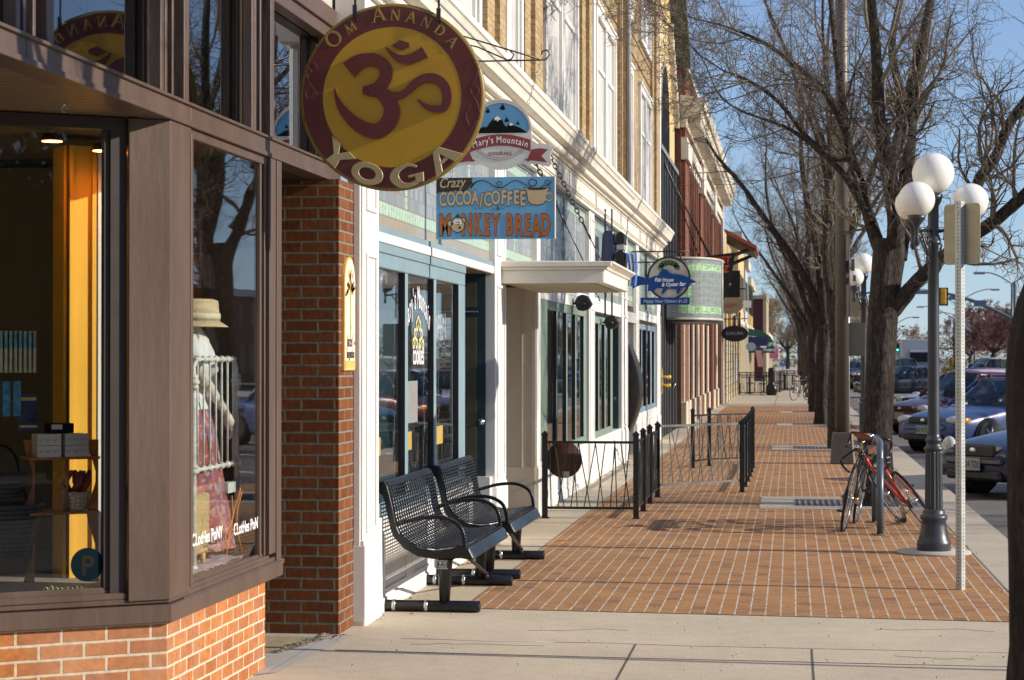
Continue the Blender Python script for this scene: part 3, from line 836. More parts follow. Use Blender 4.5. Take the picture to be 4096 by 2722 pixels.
m = MB(); hand(m, V[12], (.05, .6, -.75), (.9, .1, .5)); m.build('hand', skin, man)
m = MB()     # blouse: shell around torso with short sleeves
prof = [(.135, 1.36), (.118, 1.44), (.112, 1.52), (.128, 1.62), (.137, 1.70), (.12, 1.765), (.06, 1.81)]
vs = []; nn = 40
for r, z in prof:
    for j in range(nn):
        a = 2 * math.pi * j / nn; rr = r * (1 + .03 * math.sin(a * 9 + z * 20))
        vs.append((mx + rr * .8 * math.cos(a), my + rr * 1.25 * math.sin(a), z))
m.add(vs, [(i * nn + j, i * nn + (j + 1) % nn, (i + 1) * nn + (j + 1) % nn, (i + 1) * nn + j) for i in range(len(prof) - 1) for j in range(nn)], True)
m.tube([(mx, my + .12, 1.765), (mx + .02, my + .20, 1.68), (mx + .04, my + .245, 1.59)], [.06, .062, .058], 12)
m.tube([(mx + .02, my - .13, 1.765), (mx + .06, my - .15, 1.68), (mx + .10, my - .13, 1.58)], [.06, .062, .058], 12)
m.build('blouse', M('white_cotton', (.62, .66, .66), .85, var=.08, scale=25, bmp=.5, bs=60), man)
m = MB(); vs = []
prof = [(.125, 1.40), (.13, 1.36), (.16, 1.25), (.18, 1.1), (.205, .92), (.235, .76), (.25, .67)]
nn = 72
for r, z in prof:
    for j in range(nn):
        a = 2 * math.pi * j / nn; rr = r * (1 + .09 * (1.4 - z) * math.sin(a * 11 + math.sin(z * 3)))
        vs.append((mx + rr * .85 * math.cos(a), my + .1 * (1.4 - z) + rr * 1.45 * math.sin(a), z))
m.add(vs, [(i * nn + j, i * nn + (j + 1) % nn, (i + 1) * nn + (j + 1) % nn, (i + 1) * nn + j) for i in range(len(prof) - 1) for j in range(nn)], True)
def floral():
    m_, n, l, b = nt('floral_cloth')
    gg = n.new('ShaderNodeNewGeometry')
    v = n.new('ShaderNodeTexVoronoi'); v.inputs['Scale'].default_value = 30; l.new(gg.outputs['Position'], v.inputs['Vector'])
    c = ramp(n, l, v.outputs['Color'], [(.0, (.30, .05, .05)), (.35, (.35, .09, .07)), (.45, (.6, .5, .45)), (.6, (.08, .10, .25)), (.8, (.4, .12, .06))])
    f = ramp(n, l, v.outputs['Distance'], [(.0, (.75, .6, .5)), (.25, (.25, .05, .05)), (.5, (.18, .04, .05))])
    l.new(mixc(n, l, .5, c, f), b.inputs['Base Color']); b.inputs['Roughness'].default_value = .9
    return m_
m.build('skirt', floral(), man)
m = MB(); hx, hy = mx + .02, my + .03
m.lathe([(.0, 1.975), (.10, 1.975), (.125, 1.965), (.135, 1.86)], (hx, hy, 0), 28); m.lathe([(.13, 1.862), (.175, 1.832), (.18, 1.828), (.13, 1.855)], (hx, hy, 0), 28)
m.build('straw_hat', M('straw', (.60, .50, .30), .8, var=.25, scale=8, st=(1, 1, 12), bmp=.5, bs=60), man)
m = MB(); m.lathe([(.137, 1.868), (.138, 1.90)], (hx, hy, 0), 28); m.build('hat_band', M('cream_band', (.62, .58, .42), .8), man)
# iron headboard
t = thing('iron_headboard', 'old white iron bed headboard standing in front of the mannequin', 'headboard', (-2.95, 10.45, .6))
iron = M('chipped_white_iron', (.58, .60, .56), .45, var=.25, scale=25)
X_ = -2.95
for yy in (10.03, 10.84):
    m = MB()
    top = [(X_, yy, .61), (X_, yy, 1.55), (X_, yy - .005, 1.62), (X_, yy + (-.05 if yy > 10.5 else .05), 1.66)]
    m.tube(top, [.016, .014, .012, .011], 10)
    for zz, r in ((.62, .024), (1.10, .028), (1.125, .024), (1.52, .028), (1.545, .032), (1.57, .026)): m.sphere((X_, yy, zz), r, 12, 8, (1, 1, .7))
    m.build('post', iron, t)
for z in (1.66, 1.105):
    m = MB(); m.tube([(X_, 10.05, z), (X_, 10.82, z)], .010, 8)
    for k in range(7): m.sphere((X_, 10.10 + k * .112, z), .019, 10, 6)
    m.build('rail', iron, t)
for k in range(7):
    m = MB(); m.tube([(X_, 10.10 + k * .112, 1.105), (X_, 10.10 + k * .112, 1.66)], .0055, 6); m.build('rod', iron, t)
m = MB(); m.box(X_ - .02, X_ + .02, 10.60, 10.86, .955, 1.01); m.build('side_clamp', iron, t)
t = thing('wicker_chest', 'tan wicker chest on pale wooden legs at the mannequin\'s feet', 'chest', (-3.0, 10.15, .6))
m = MB(); m.box(-3.2, -2.97, 9.75, 10.40, .67, .975); m.build('woven_body', M('tan_wicker', (.42, .32, .14), .8, var=.3, scale=60, bmp=.9, bs=70), t, bevel=.01)
for yy in (9.80, 10.33):
    m = MB(); m.tube([(-2.99, yy, .67), (-2.99, yy + .01, .60)], [.017, .01], 6); m.build('leg', M('pale_wood', (.5, .33, .12), .5), t)
t = thing('green_bowl', 'green glass bowl standing on the wicker chest', 'bowl', (-3.05, 10.0, .975))
m = MB(); m.lathe([(.0, .977), (.04, .98), (.03, 1.0), (.09, 1.05), (.10, 1.055), (.035, 1.01), (0, 1.0)], (-3.05, 10.0, 0), 22); m.build('glass_body', M('green_glaze', (.05, .14, .08), .15, coat=.5), t)
t = thing('lavender_cloth', 'crumpled lavender cloth spread over the window floor', 'cloth', (-3.0, 10.2, .6))
m = MB(); vs = []; nx, ny = 14, 60
for i in range(nx):
    for j in range(ny):
        x = -3.25 + .37 * i / (nx - 1); y = 9.47 + 1.35 * j / (ny - 1)
        vs.append((x, y, .612 + .022 * abs(noise.noise(Vector((x * 9, y * 9, 0)))) + .012 * noise.noise(Vector((x * 30, y * 25, 3)))))
m.add(vs, [(i * ny + j, (i + 1) * ny + j, (i + 1) * ny + j + 1, i * ny + j + 1) for i in range(nx - 1) for j in range(ny - 1)], True)
m.build('cloth_sheet', M('lavender', (.42, .36, .42), .9, var=.15, scale=20), t)
# plaque on the pillar side
t = thing('juice_bar_plaque', 'tall arched cream plaque with a colourful leaf tree on the brick pillar side', 'sign', (-2.69, 12.47, 1.59))
A_ = [(12.32, 1.59), (12.63, 1.59), (12.63, 2.13)] + [(12.475 + .155 * math.cos(a), 2.13 + .155 * math.sin(a)) for a in [k * math.pi / 12 for k in range(1, 12)]] + [(12.32, 2.13)]
m = MB(); m.prism(A_, lambda u, v, w: (w, u, v), -2.698, -2.682); m.build('orange_edge', M('orange_edge', (.72, .42, .10), .5), t)
B_ = [(12.475 + (u - 12.475) * .91, 1.90 + (v - 1.90) * .965) for u, v in A_]
m = MB(); m.prism(B_, lambda u, v, w: (w, u, v), -2.682, -2.679); m.build('cream_face', M('cream_face', (.78, .72, .50), .5, var=.03), t)
m = MB(); m.prism([(12.335, 1.605), (12.615, 1.605), (12.615, 1.65), (12.335, 1.65)], lambda u, v, w: (w, u, v), -2.679, -2.677); m.build('orange_band', M('orange_edge', (.7, .4, .1)), t)
lc = [(.62, .12, .05), (.75, .35, .04), (.12, .22, .08), (.65, .5, .1), (.07, .14, .10), (.5, .08, .12)]
rnd = random.Random(11)
for ci, c in enumerate(lc):
    m = MB()
    for k in range(8):
        a = rnd.uniform(-.15, math.pi + .15); r = rnd.uniform(.03, .125)
        ly, lz = 12.475 + r * .95 * math.cos(a), 2.10 + r * 1.15 * math.sin(a) - .03
        M4 = Mside(-2.679, ly, lz, a - math.pi / 2)
        flat(m, [(0, -.03), (.010, -.01), (.009, .01), (0, .028), (-.009, .01), (-.010, -.01)], M4, 0, .002)
    m.build_each('leaf', M('leaf_%s' % ['red', 'orange', 'green', 'yellow', 'dark_green', 'crimson'][ci], c, .5), t)
m = MB(); m.tube([(-2.678, 12.475, 2.08), (-2.678, 12.477, 1.92), (-2.678, 12.475, 1.84)], [.006, .004, .007], 5); m.tube([(-2.678, 12.475, 1.85), (-2.678, 12.475, 1.77)], [.007, .002], 5)
m.build('trunk_line', M('dull_gold', (.35, .33, .1), .5), t)
m = MB(); text_mb(m, 'Juiced', .105, Mside(-2.678, 12.455, 1.735), sx=.62, bold=.0008); text_mb(m, 'Imagination', .085, Mside(-2.678, 12.477, 1.665), sx=.58, bold=.0005)
m.build('lettering', M('dark_ink', (.10, .06, .07), .5), t)
m = MB(); text_mb(m, 'on', .05, Mside(-2.678, 12.59, 1.745), sx=.7); m.build('small_lettering', M('orange_ink2', (.7, .2, .05), .5), t)
# ================================================================ WHITE SHOP BLOCK
wb = thing('white_shop_block', 'long white and tan brick shop block with glass tile transoms, cornice and blue grey windows', 'building', (-3, 27, 0))
def glass_tiles():
    m_, n, l, b = nt('prism_glass_tiles')
    g_, u, z, uv = wallcoords(n, l)
    br = n.new('ShaderNodeTexBrick'); br.offset = 0; l.new(uv, br.inputs['Vector'])
    br.inputs['Scale'].default_value = 1; br.inputs['Brick Width'].default_value = .10; br.inputs['Row Height'].default_value = .0935
    br.inputs['Mortar Size'].default_value = .007; br.inputs['Mortar Smooth'].default_value = .3
    br.inputs['Color1'].default_value = (.20, .25, .30, 1); br.inputs['Color2'].default_value = (.34, .37, .38, 1); br.inputs['Mortar'].default_value = (.30, .27, .21, 1)
    tz = mth(n, l, 'MODULO', mth(n, l, 'ADD', mth(n, l, 'ABSOLUTE', u), 3.), 1.45)
    ed = mth(n, l, 'LESS_THAN', tz, .10)
    rowg = mth(n, l, 'MULTIPLY', mth(n, l, 'GREATER_THAN', z, 2.618), mth(n, l, 'LESS_THAN', z, 2.712))
    rowh = mth(n, l, 'MULTIPLY', mth(n, l, 'GREATER_THAN', z, 3.46), mth(n, l, 'LESS_THAN', z, 3.553))
    gm = mth(n, l, 'MAXIMUM', ed, mth(n, l, 'MAXIMUM', rowg, rowh))
    gn = noi(n, l, uv, 14, 3)
    grn = ramp(n, l, gn, [(.3, (.26, .48, .36)), (.55, (.50, .64, .52)), (.75, (.16, .42, .26))])
    inv = mth(n, l, 'SUBTRACT', 1., br.outputs['Fac'])
    c = mixc(n, l, mth(n, l, 'MULTIPLY', gm, inv), br.outputs[0], grn)
    low = mth(n, l, 'LESS_THAN', z, 2.618)
    c = mixc(n, l, mth(n, l, 'MULTIPLY', low, inv), c, (.36, .33, .27))
    l.new(c, b.inputs['Base Color']); b.inputs['Roughness'].default_value = .22
    bump(n, l, b, mth(n, l, 'MULTIPLY_ADD', noi(n, l, uv, 9), .25, inv), .5, .006)
    return m_
tiles = glass_tiles()
pil = [(12.67, 13.17, .05), (18.5, 19.2, .07), (21.62, 21.9, .04), (27.3, 28.0, .05), (32.63, 33.7, .06), (35.7, 36.25, .05), (41.3, 42.2, .05)]
for a, b, pr in pil:
    m = MB(); m.box(-2.74, -2.64, a, b, 0, 3.62)
    w = b - a
    if w > .3:
        for z0, z1 in ((.60, 2.30), (2.62, 3.5)):
            i0, i1 = a + .09, b - .09
            m.box(-2.641, -2.626, i0, i0 + .03, z0, z1); m.box(-2.641, -2.626, i1 - .03, i1, z0, z1)
            m.box(-2.641, -2.626, i0, i1, z0 - .03, z0); m.box(-2.641, -2.626, i0, i1, z1, z1 + .03)
    m.box(-2.74, -2.622, a - .012, b + .012, -.02, .50); m.box(-2.74, -2.630, a - .006, b + .006, .50, .53)
    if a < 13: m.box(-2.70, -2.655, 12.66, 12.672, 0, 3.6)
    m.build('pilaster', white, wb, bevel=.005)
rust = M('rust_stain', (.45, .25, .05), .9)
m = MB(); m.box(-2.70, -2.635, 12.655, 12.9, -.01, .03); m.build('rusty_foot', M('rusty_white', (.55, .48, .36), .9, var=.3, scale=12, dirt=((.35, .17, .03), .55)), wb)
def shop_window(y0, y1, n, fm, sill=.62, top=2.36, mulw=.28, lab=None):
    f = MB(); f.box(-2.73, -2.672, y0, y1, sill, sill + .09); f.box(-2.73, -2.672, y0, y1, top - .10, top)
    f.box(-2.73, -2.672, y0, y0 + .05, sill + .09, top - .10); f.box(-2.73, -2.672, y1 - .30, y1, sill + .09, top - .10)
    step = (y1 - y0 - .25) / n
    for k in range(1, n):
        yy = y0 + .05 + k * step
        f.box(-2.72, -2.676, yy - .10, yy + .0, sill + .09, top - .10); f.box(-2.715, -2.672, yy - .07, yy - .03, sill + .09, top - .10)
    o = f.build('window_frame', fm, wb, bevel=.006)
    d = MB()
    for k in range(1, n + 1):
        yy = y0 + .05 + k * step - (.10 if k < n else .10)
        d.box(-2.74, -2.679, yy - .012, yy - .0005, sill + .09, top - .10)  # black strip laid over the camera-facing side of each mullion
    d.build_each('dark_strip', black, o)
    for k in range(n):
        g_ = MB(); a = y0 + .05 + k * step; g_.box(-2.706, -2.702, a, a + step - .10, sill + .09, top - .10)
        p = g_.build('pane', glass, o)
        if lab is not None: lab.append(p)
    return o
panesA = []
shop_window(13.17, 16.95, 3, bluegrey, lab=panesA)
sageM = sage
shop_window(22.75, 27.2, 4, sage, .55, 2.30)
shop_window(28.05, 31.25, 3, sage, .55, 2.24)
shop_window(36.3, 41.2, 4, bluegrey, .68, 2.27)
# lower walls under the windows
m = MB()
for a, b in ((13.17, 17.3), (21.9, 27.3), (28.0, 32.63), (36.25, 41.3)):
    m = MB(); m.box(-2.95, -2.66, a, b, -.02, .62 if a < 20 else .55)
    m.box(-2.95, -2.648, a + .012, b - .012, -.02, .09)
    k = a + .25
    while k + .9 < b:
        for q in ((k, k + .02, .15, .5), (k + .8, k + .82, .15, .5)): m.box(-2.661, -2.652, q[0], q[1], q[2], q[3])
        m.box(-2.661, -2.652, k, k + .82, .13, .15); m.box(-2.661, -2.652, k, k + .82, .5, .52)
        k += 1.05
    if a > 36: m.box(-2.95, -2.655, 36.25, 41.3, .55, .68)
    m.build('bulkhead', white, wb, bevel=.004)
# white base block beyond the first window
m = MB(); m.box(-3.4, -2.67, 18.35, 18.5, -.02, .60); m.build('recess_base', white, wb)
# bands above the windows
m = MB()
for a, b in ((13.17, 18.5), (21.9, 27.3), (28.0, 32.63), (36.25, 41.3)):
    m = MB(); m.box(-2.80, -2.655, a, b, 2.425, 2.49)
    if a > 15: m.box(-2.80, -2.66, a, b, 2.36 - (.06 if a < 30 else .02), 2.425)
    m.build('white_band', white, wb, bevel=.004)
m = MB()
m.box(-2.80, -2.664, 13.17, 16.95, 2.36, 2.424)
for a, b in ((13.17, 18.5), (21.9, 27.3), (28.0, 32.63), (36.25, 41.3)):
    m.box(-2.80, -2.668, a, b, 2.491, 2.535)
m.build_each('blue_grey_band', bluegrey, wb, bevel=.004)
m = MB()
for a, b in ((13.17, 18.5), (19.2, 21.62), (21.9, 27.3), (28.0, 32.63), (33.7, 35.7), (36.25, 41.3)):
    m.box(-2.80, -2.70, a, b, 2.536, 3.62)
m.build_each('glass_tile_transom', tiles, wb)
m = MB()
for a, b in ((13.17, 18.5), (19.2, 21.62), (21.9, 27.3), (28.0, 32.63), (33.7, 35.7), (36.25, 41.3)):
    n = max(1, round((b - a) / 2.6)); st = (b - a) / n
    for k in range(1, n): m.box(-2.72, -2.672, a + k * st - .035, a + k * st + .035, 2.536, 3.62)
    m.box(-2.72, -2.678, a, b, 3.585, 3.62)
m.build_each('transom_mullion', bluegrey, wb, bevel=.004)
# blue-grey door in the recess
dr = MB(); dr.box(-3.5, -2.72, 18.42, 18.46, .60, 2.42)
o = dr.build('door', teal, wb)
m = MB(); m.box(-3.3, -2.80, 18.412, 18.42, .66, 2.03); m.box(-3.3, -2.80, 18.412, 18.42, 2.12, 2.34); m.build('olive_panel', olive, o)
m = MB(); m.box(-3.4, -2.79, 18.405, 18.418, 2.075, 2.085); m.build('thin_rail', M('grey_rail', (.3, .3, .28), .4), o)  # thin grey rail between the upper and lower door panels
m = MB(); m.lathe([(.03, 0), (.03, .01), (.014, .012), (.014, .03), (.0, .032)], (-2.758, 18.42, 1.09), 18, axis='Y')
for i in range(len(m.v)): m.v[i] = (m.v[i][0], 2 * 18.42 - m.v[i][1], m.v[i][2])
m.build('knob', chrome, o)
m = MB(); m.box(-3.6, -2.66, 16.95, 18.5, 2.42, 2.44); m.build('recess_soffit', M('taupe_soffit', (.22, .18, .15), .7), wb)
m = MB(); m.box(-3.6, -3.5, 16.9, 18.5, 0, 2.44); m.build('recess_wall', teal, wb)
# entrance recess under the canopy
m = MB(); m.box(-3.7, -2.67, 21.55, 21.62, -.02, 2.40); m.box(-2.69, -2.655, 21.545, 21.55, 0, 2.4); m.box(-2.80, -2.79, 21.535, 21.552, .5, 2.36)
m.box(-3.7, -2.66, 21.53, 21.55, .0, .52)
m.build('recess_panel', beige, wb)
m = MB(); m.box(-3.8, -3.7, 19.2, 21.62, 0, 2.5); m.box(-3.8, -2.70, 19.2, 21.62, 2.47, 2.5); m.build('recess_wall', beige, wb)
m = MB(); m.box(-2.80, -2.668, 21.9, 22.75, .55, 2.30); m.build('sage_panel', sage, wb)
m = MB(); m.box(-3.5, -2.69, 32.5, 32.6, .0, 2.24); o = m.build('door', M('bottle_green_paint', (.02, .045, .035), .4), wb)
m = MB(); m.lathe([(.03, 0), (.035, .03), (.0, .04)], (-2.76, 32.46, 1.02), 14, axis='Y'); m.build('knob', chrome, o)
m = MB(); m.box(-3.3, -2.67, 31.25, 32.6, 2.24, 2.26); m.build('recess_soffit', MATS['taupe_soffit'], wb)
m = MB(); m.box(-3.6, -2.68, 35.6, 35.7, -.02, 3.0); m.box(-3.6, -3.5, 33.7, 35.7, 0, 3); m.box(-2.76, -2.64, 33.7, 35.7, 2.25, 2.42); m.build('recess_panel', M('grey_panel', (.40, .39, .38), .6), wb)
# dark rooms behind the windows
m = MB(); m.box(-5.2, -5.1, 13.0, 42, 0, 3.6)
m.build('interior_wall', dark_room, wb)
# cornice
prof = [(-2.78, 3.62), (-2.61, 3.62), (-2.61, 3.655), (-2.595, 3.665), (-2.595, 3.90), (-2.55, 3.93), (-2.55, 4.012), (-2.45, 4.025), (-2.43, 4.03), (-2.415, 4.08), (-2.375, 4.16), (-2.36, 4.17), (-2.36, 4.22), (-2.78, 4.26)]
m = MB(); m.prism(prof, lambda u, v, w: (u, w, v), 12.5, 42.35)
y = 12.9
while y < 41.5:
    L = 3.9 if int(y * 7) % 3 else 1.2
    y1 = min(y + L, 42.1)
    for z in (3.685, 3.865): m.box(-2.596, -2.582, y, y1, z, z + .014)
    for yy in (y, y1 - .014): m.box(-2.596, -2.582, yy, yy + .014, 3.685, 3.879)
    m.box(-2.60, -2.575, y1 + .06, y1 + .09, 3.66, 3.93)
    y = y1 + .16
m.box(-2.62, -2.56, 12.5, 42.3, 3.905, 3.925)
cor = m.build('cornice', white_dirty, wb)
m = MB()
y = 12.6
while y < 42.2:
    m.M = Matrix.Translation((-2.535, y, 3.968)) @ Matrix.Rotation(R(38), 4, 'X')
    m.sphere((0, 0, 0), .05, 8, 6, (.95, 1.1, .62)); y += .082
m.M = I4
m.tube([(-2.537, 12.5, 3.968), (-2.537, 42.2, 3.968)], .036, 8)
m.build('rope_moulding', white_dirty, cor)
m = MB(); y = 12.6; m.box(-2.402, -2.39, 12.6, 32, 4.108, 4.112)
while y < 32:
    m.cbox((-2.395, y, 4.115), (.012, .022, .014), ry=.7); y += .045
m.build('bead_row', white, cor)
# upper storeys
m = MB(); m.box(-3.1, -2.74, 12.4, 42.2, 4.2, 9.8)
for a, b in ((12.6, 13.3), (18.8, 19.4), (21.45, 22.1), (27.3, 28.0), (33.4, 34.0), (41.1, 42.2)):
    m.box(-2.80, -2.64, a, b, 4.2, 9.8)
    m.box(-2.80, -2.69, a - .45, b + .45, 4.2, 9.8)
up = m.build('upper_brick_wall', brick_tan, wb)
m = MB()
for z in (6.93, 7.28, 8.4): m.box(-2.75, -2.73, 12.4, 42.2, z, z + .03)
m.build_each('dark_belt', M('belt_groove', (.10, .07, .04), .9), up)  # thin dark strips drawn as grooves along the brick
m = MB()
for a, b in ((19.15, 19.42), (27.72, 28.02), (33.7, 34.02)):
    m.box(-2.70, -2.62, a, b, 4.2, 9.8)
m.box(-2.66, -2.625, 41.9, 42.22, 4.2, 9.8)
m.build_each('white_strip', white, up)
m = MB(); m.tube([(-2.60, 33.45, 4.2), (-2.60, 33.45, 9.8)], .045, 10); m.build('downpipe', M('grey_pipe', (.33, .33, .33), .5), up)
def upper_window(y0, y1, z0, z1):
    f = MB()
    f.box(-2.75, -2.685, y0, y0 + .13, z0, z1); f.box(-2.75, -2.685, y1 - .13, y1, z0, z1)
    f.box(-2.75, -2.685, y0 + .13, y1 - .13, z1 - .12, z1); f.box(-2.75, -2.665, y0 - .05, y1 + .05, z1, z1 + .05)
    f.box(-2.745, -2.70, y0 + .22, y0 + .27, z0, z1 - .12); f.box(-2.745, -2.70, y1 - .27, y1 - .22, z0, z1 - .12)
    mid = (y0 + y1) / 2
    if y1 - y0 > 2: f.box(-2.745, -2.69, mid - .12, mid - .03, z0, z1 - .12); f.box(-2.745, -2.69, mid + .05, mid + .12, z0, z1 - .12)
    f.box(-2.745, -2.71, y0 + .13, y1 - .13, z1 - .85, z1 - .78); f.box(-2.75, -2.68, y0 - .06, y1 + .06, z0 - .08, z0)
    o = f.build('upper_window', white, up, bevel=.004)
    c = MB(); c.box(-2.78, -2.735, y0 + .13, y1 - .13, z0, z1 - .12)
    c.build('blind', M('cream_blind', (.50, .49, .46), .7, var=.1, scale=2), o)
for a, b in ((14.3, 18.0), (19.65, 20.85), (22.85, 26.4), (28.9, 32.15), (34.6, 35.75), (37.45, 40.5)):
    upper_window(a, b, 4.4, 6.62); upper_window(a + .15, b - .15, 7.5, 9.0)
# flat canopy hung on chains
can = MB()
pc = [(-2.64, 2.35), (-1.70, 2.35), (-1.69, 2.355), (-1.69, 2.47), (-1.675, 2.475), (-1.665, 2.495), (-1.635, 2.515), (-1.61, 2.53), (-1.61, 2.548), (-2.64, 2.56)]
can.prism(pc, lambda u, v, w: (u, w, v), 18.9, 21.65)
can.box(-2.64, -1.70, 18.885, 18.9, 2.35, 2.468); can.box(-2.64, -1.66, 18.865, 18.9, 2.47, 2.498); can.box(-2.64, -1.625, 18.845, 18.9, 2.50, 2.545)
canopy = can.build('canopy', white_dirty, wb, bevel=.003)
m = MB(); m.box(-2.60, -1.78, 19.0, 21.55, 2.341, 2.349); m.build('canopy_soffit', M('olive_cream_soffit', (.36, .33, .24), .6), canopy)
def chain(mb, a, b, r=.006, L=.05):
    a = Vector(a); b = Vector(b); d = b - a; n = max(2, int(d.length / (L * .74))); d.normalize()
    s = d.cross(Vector((0, 1, .2))); s.normalize(); t_ = d.cross(s)
    for k in range(n):
        c = a + (b - a) * ((k + .5) / n); w = s if k % 2 else t_
        mb.tube([c + d * (L / 2) * math.cos(q) + w * (L * .3) * math.sin(q) for q in [i * math.pi / 4 for i in range(9)]], r, 4, cap=False)
for yy in (19.05, 21.5):
    m = MB(); A_ = Vector((-2.58, yy + .12, 3.93)); B_ = Vector((-1.9, yy, 2.56)); Cm = A_.lerp(B_, .62)
    chain(m, A_, Cm, .007, .07); m.tube([Cm, A_.lerp(B_, .75)], .012, 6); m.tube([Cm, B_], .006, 6)
    m.tube([A_ + Vector((0, .045 * math.cos(q), .045 * math.sin(q))) for q in [i * .7 for i in range(10)]], .010, 6)
    m.build('hanger_chain', black, canopy)
# lettering on the first window
m = MB()
def arch_text(mb, s, size, y0, y1, zmid, rise, x, sx):
    n = len(s)
    for i, ch in enumerate(s):
        k = (i + .5) / n
        y = y0 + (y1 - y0) * k; z = zmid + rise * (1 - (2 * k - 1) ** 2)
        if ch != ' ': text_mb(mb, ch, size, Mside(x, y, z, -(2 * k - 1) * .45), bold=.002, sx=sx, ext=.0005)
arch_text(m, "Mary's Mountain", .23, 14.47, 15.40, 1.86, .17, -2.7, .50)
m.build('window_lettering', white_ink, panesA[1]); m = MB()
text_mb(m, 'cookies', .22, Mside(-2.7, 14.94, 1.62), bold=.002, sx=.66, ext=.0005)
m.build('window_lettering', white_ink, panesA[1])
m = MB()
for (a, b) in ((14.72, 1.86), (14.66, 1.93), (14.60, 1.86), (14.86, 1.86), (14.92, 1.93), (14.98, 1.85), (14.79, 2.02), (14.74, 1.99), (14.85, 1.99)):
    M4 = Mside(-2.7, a + .14, b - .09); ring(m, M4, .022, .043, .001, 18)
m.build('cookie_emblem', M('pale_yellow_ink', (.65, .6, .3), .6), panesA[1])
m = MB()
for k, (yy, w) in enumerate(((13.40, .12), (14.42, .24), (15.72, .28))):
    m.box(-2.7015, -2.699, yy, yy + w, 1.02 - .01 * k, 1.14)
m.build_each('yellow_notice', M('yellow_paper', (.40, .28, .06), .7), panesA[1])
m = MB(); m.box(-2.7015, -2.6995, 14.5, 14.9, 1.2, 1.5); m.build('grey_notice', M('grey_paper', (.22, .22, .2), .7), panesA[1])
t = thing('neon_open_sign', 'unlit white tube OPEN sign hanging behind the third pane by its cord', 'neon sign', (-2.80, 16.0, 1.85))
m = MB(); text_mb(m, 'OPEN', .30, Mside(-2.73, 16.02, 1.80, .05), sx=.75, ext=.006)
m.tube([(-2.80, 15.72, 2.08), (-2.80, 15.85, 2.02), (-2.80, 16.0, 2.14), (-2.80, 16.2, 2.02)], .008, 5)
m.build('glass_tubes', M('white_tube', (.7, .7, .7), .3), t)
m = MB(); m.tube([(-2.80, 15.9, 2.05), (-2.80, 15.7, 2.18), (-2.80, 16.0, 2.22), (-2.80, 15.95, 2.30), (-2.80, 16.1, 2.18)], .006, 5); m.build('cord', M('yellow_cord', (.5, .38, .15)), t)
m = MB(); m.box(-2.83, -2.79, 15.93, 16.03, 2.20, 2.28); m.build('transformer', white, t)
t = thing('string_lights', 'tangled strings of tiny lights hanging inside the first blue grey window', 'string lights', (-2.78, 15, 2.2))
m = MB(); rnd = random.Random(9)
for y0 in (13.35, 13.7, 14.45, 15.0, 15.6, 16.3):
    p = Vector((-2.78, y0, 2.24)); pts = [p.copy()]
    for k in range(26):
        p = p + Vector((0, rnd.uniform(-.02, .02), -.055)); pts.append(p.copy())
    m.tube(pts, .0016, 3)
    for q in pts[::2]: m.sphere(q, .005, 5, 4)
m.build('wire', M('pale_wire', (.42, .48, .44), .5), t)

# ================================================================ SIGNS
maroon = M('maroon_paint', (.12, .018, .014), .42, var=.06, scale=8, obj=True)
sgold = M('sign_gold', (.50, .28, .010), .45, var=.06, scale=9, obj=True)
t = thing('round_yoga_sign', 'big round maroon and gold hanging sign with a raised om symbol', 'sign', (-2.09, 10.8, 3.05))
YC = (-2.092, 10.80, 3.046); RR = .497
m = MB(); m.lathe([(0, -.02), (RR - .012, -.02), (RR, -.012), (RR, .012), (RR - .012, .02), (0, .02)], YC, 96, axis='Y')
m.build('disc', M('olive_gold_edge', (.20, .14, .02), .45, obj=True), t)
def MY(dx=0, dz=0, rot=0, off=.02): return Mfront(YC[0] + dx, YC[1] - off, YC[2] + dz, rot)
m = MB(); ring(m, MY(off=.0195), .372, RR - .017, .003, 96); m.build('maroon_band', maroon, t)
m = MB(); disc(m, MY(off=.0195), .374, .374, .002, 96); m.build('gold_field', sgold, t)
# om symbol from the photographed outline (units: sign radius)
m = MB()
def q_(x, y): return ((x - 743) / 588. * RR, (607 - y) / 600. * RR)
rbk = [0]
def rb(pts, w, dep=.014, n=8):
    rbk[0] += 1; ribbon(m, [q_(*p) for p in pts], [v / 588. * RR for v in w], MY(off=.021), dep + .0007 * rbk[0], n)
rb([(472, 432), (530, 385), (590, 368), (650, 375), (700, 415), (708, 470), (680, 530), (630, 565), (560, 560)], [120, 98, 84, 80, 78, 84, 84, 74, 44])
rb([(600, 570), (650, 560), (710, 610), (745, 680), (730, 760), (670, 820), (590, 815), (500, 760), (430, 680), (395, 610), (380, 545)], [70, 80, 92, 102, 104, 98, 88, 74, 50, 26, 4])
rb([(728, 590), (790, 600), (840, 575), (900, 520), (960, 492), (1030, 500), (1080, 550), (1095, 620), (1075, 680), (1020, 690), (960, 670), (905, 625)], [40, 44, 44, 52, 56, 60, 62, 58, 52, 40, 30, 4])
rb([(706, 290), (750, 335), (800, 365), (860, 370), (920, 345), (955, 325)], [4, 30, 48, 58, 66, 76])
flat(m, [q_(*p) for p in ((745, 282), (795, 245), (855, 265), (855, 290), (808, 310))], MY(off=.021), 0, .014)
m.build('om_symbol', M('maroon_relief', (.12, .022, .017), .3, obj=True), t, bevel=.004, seg=2)
def ringpos(ang, r): return (r * math.sin(ang), r * math.cos(ang))
m = MB()
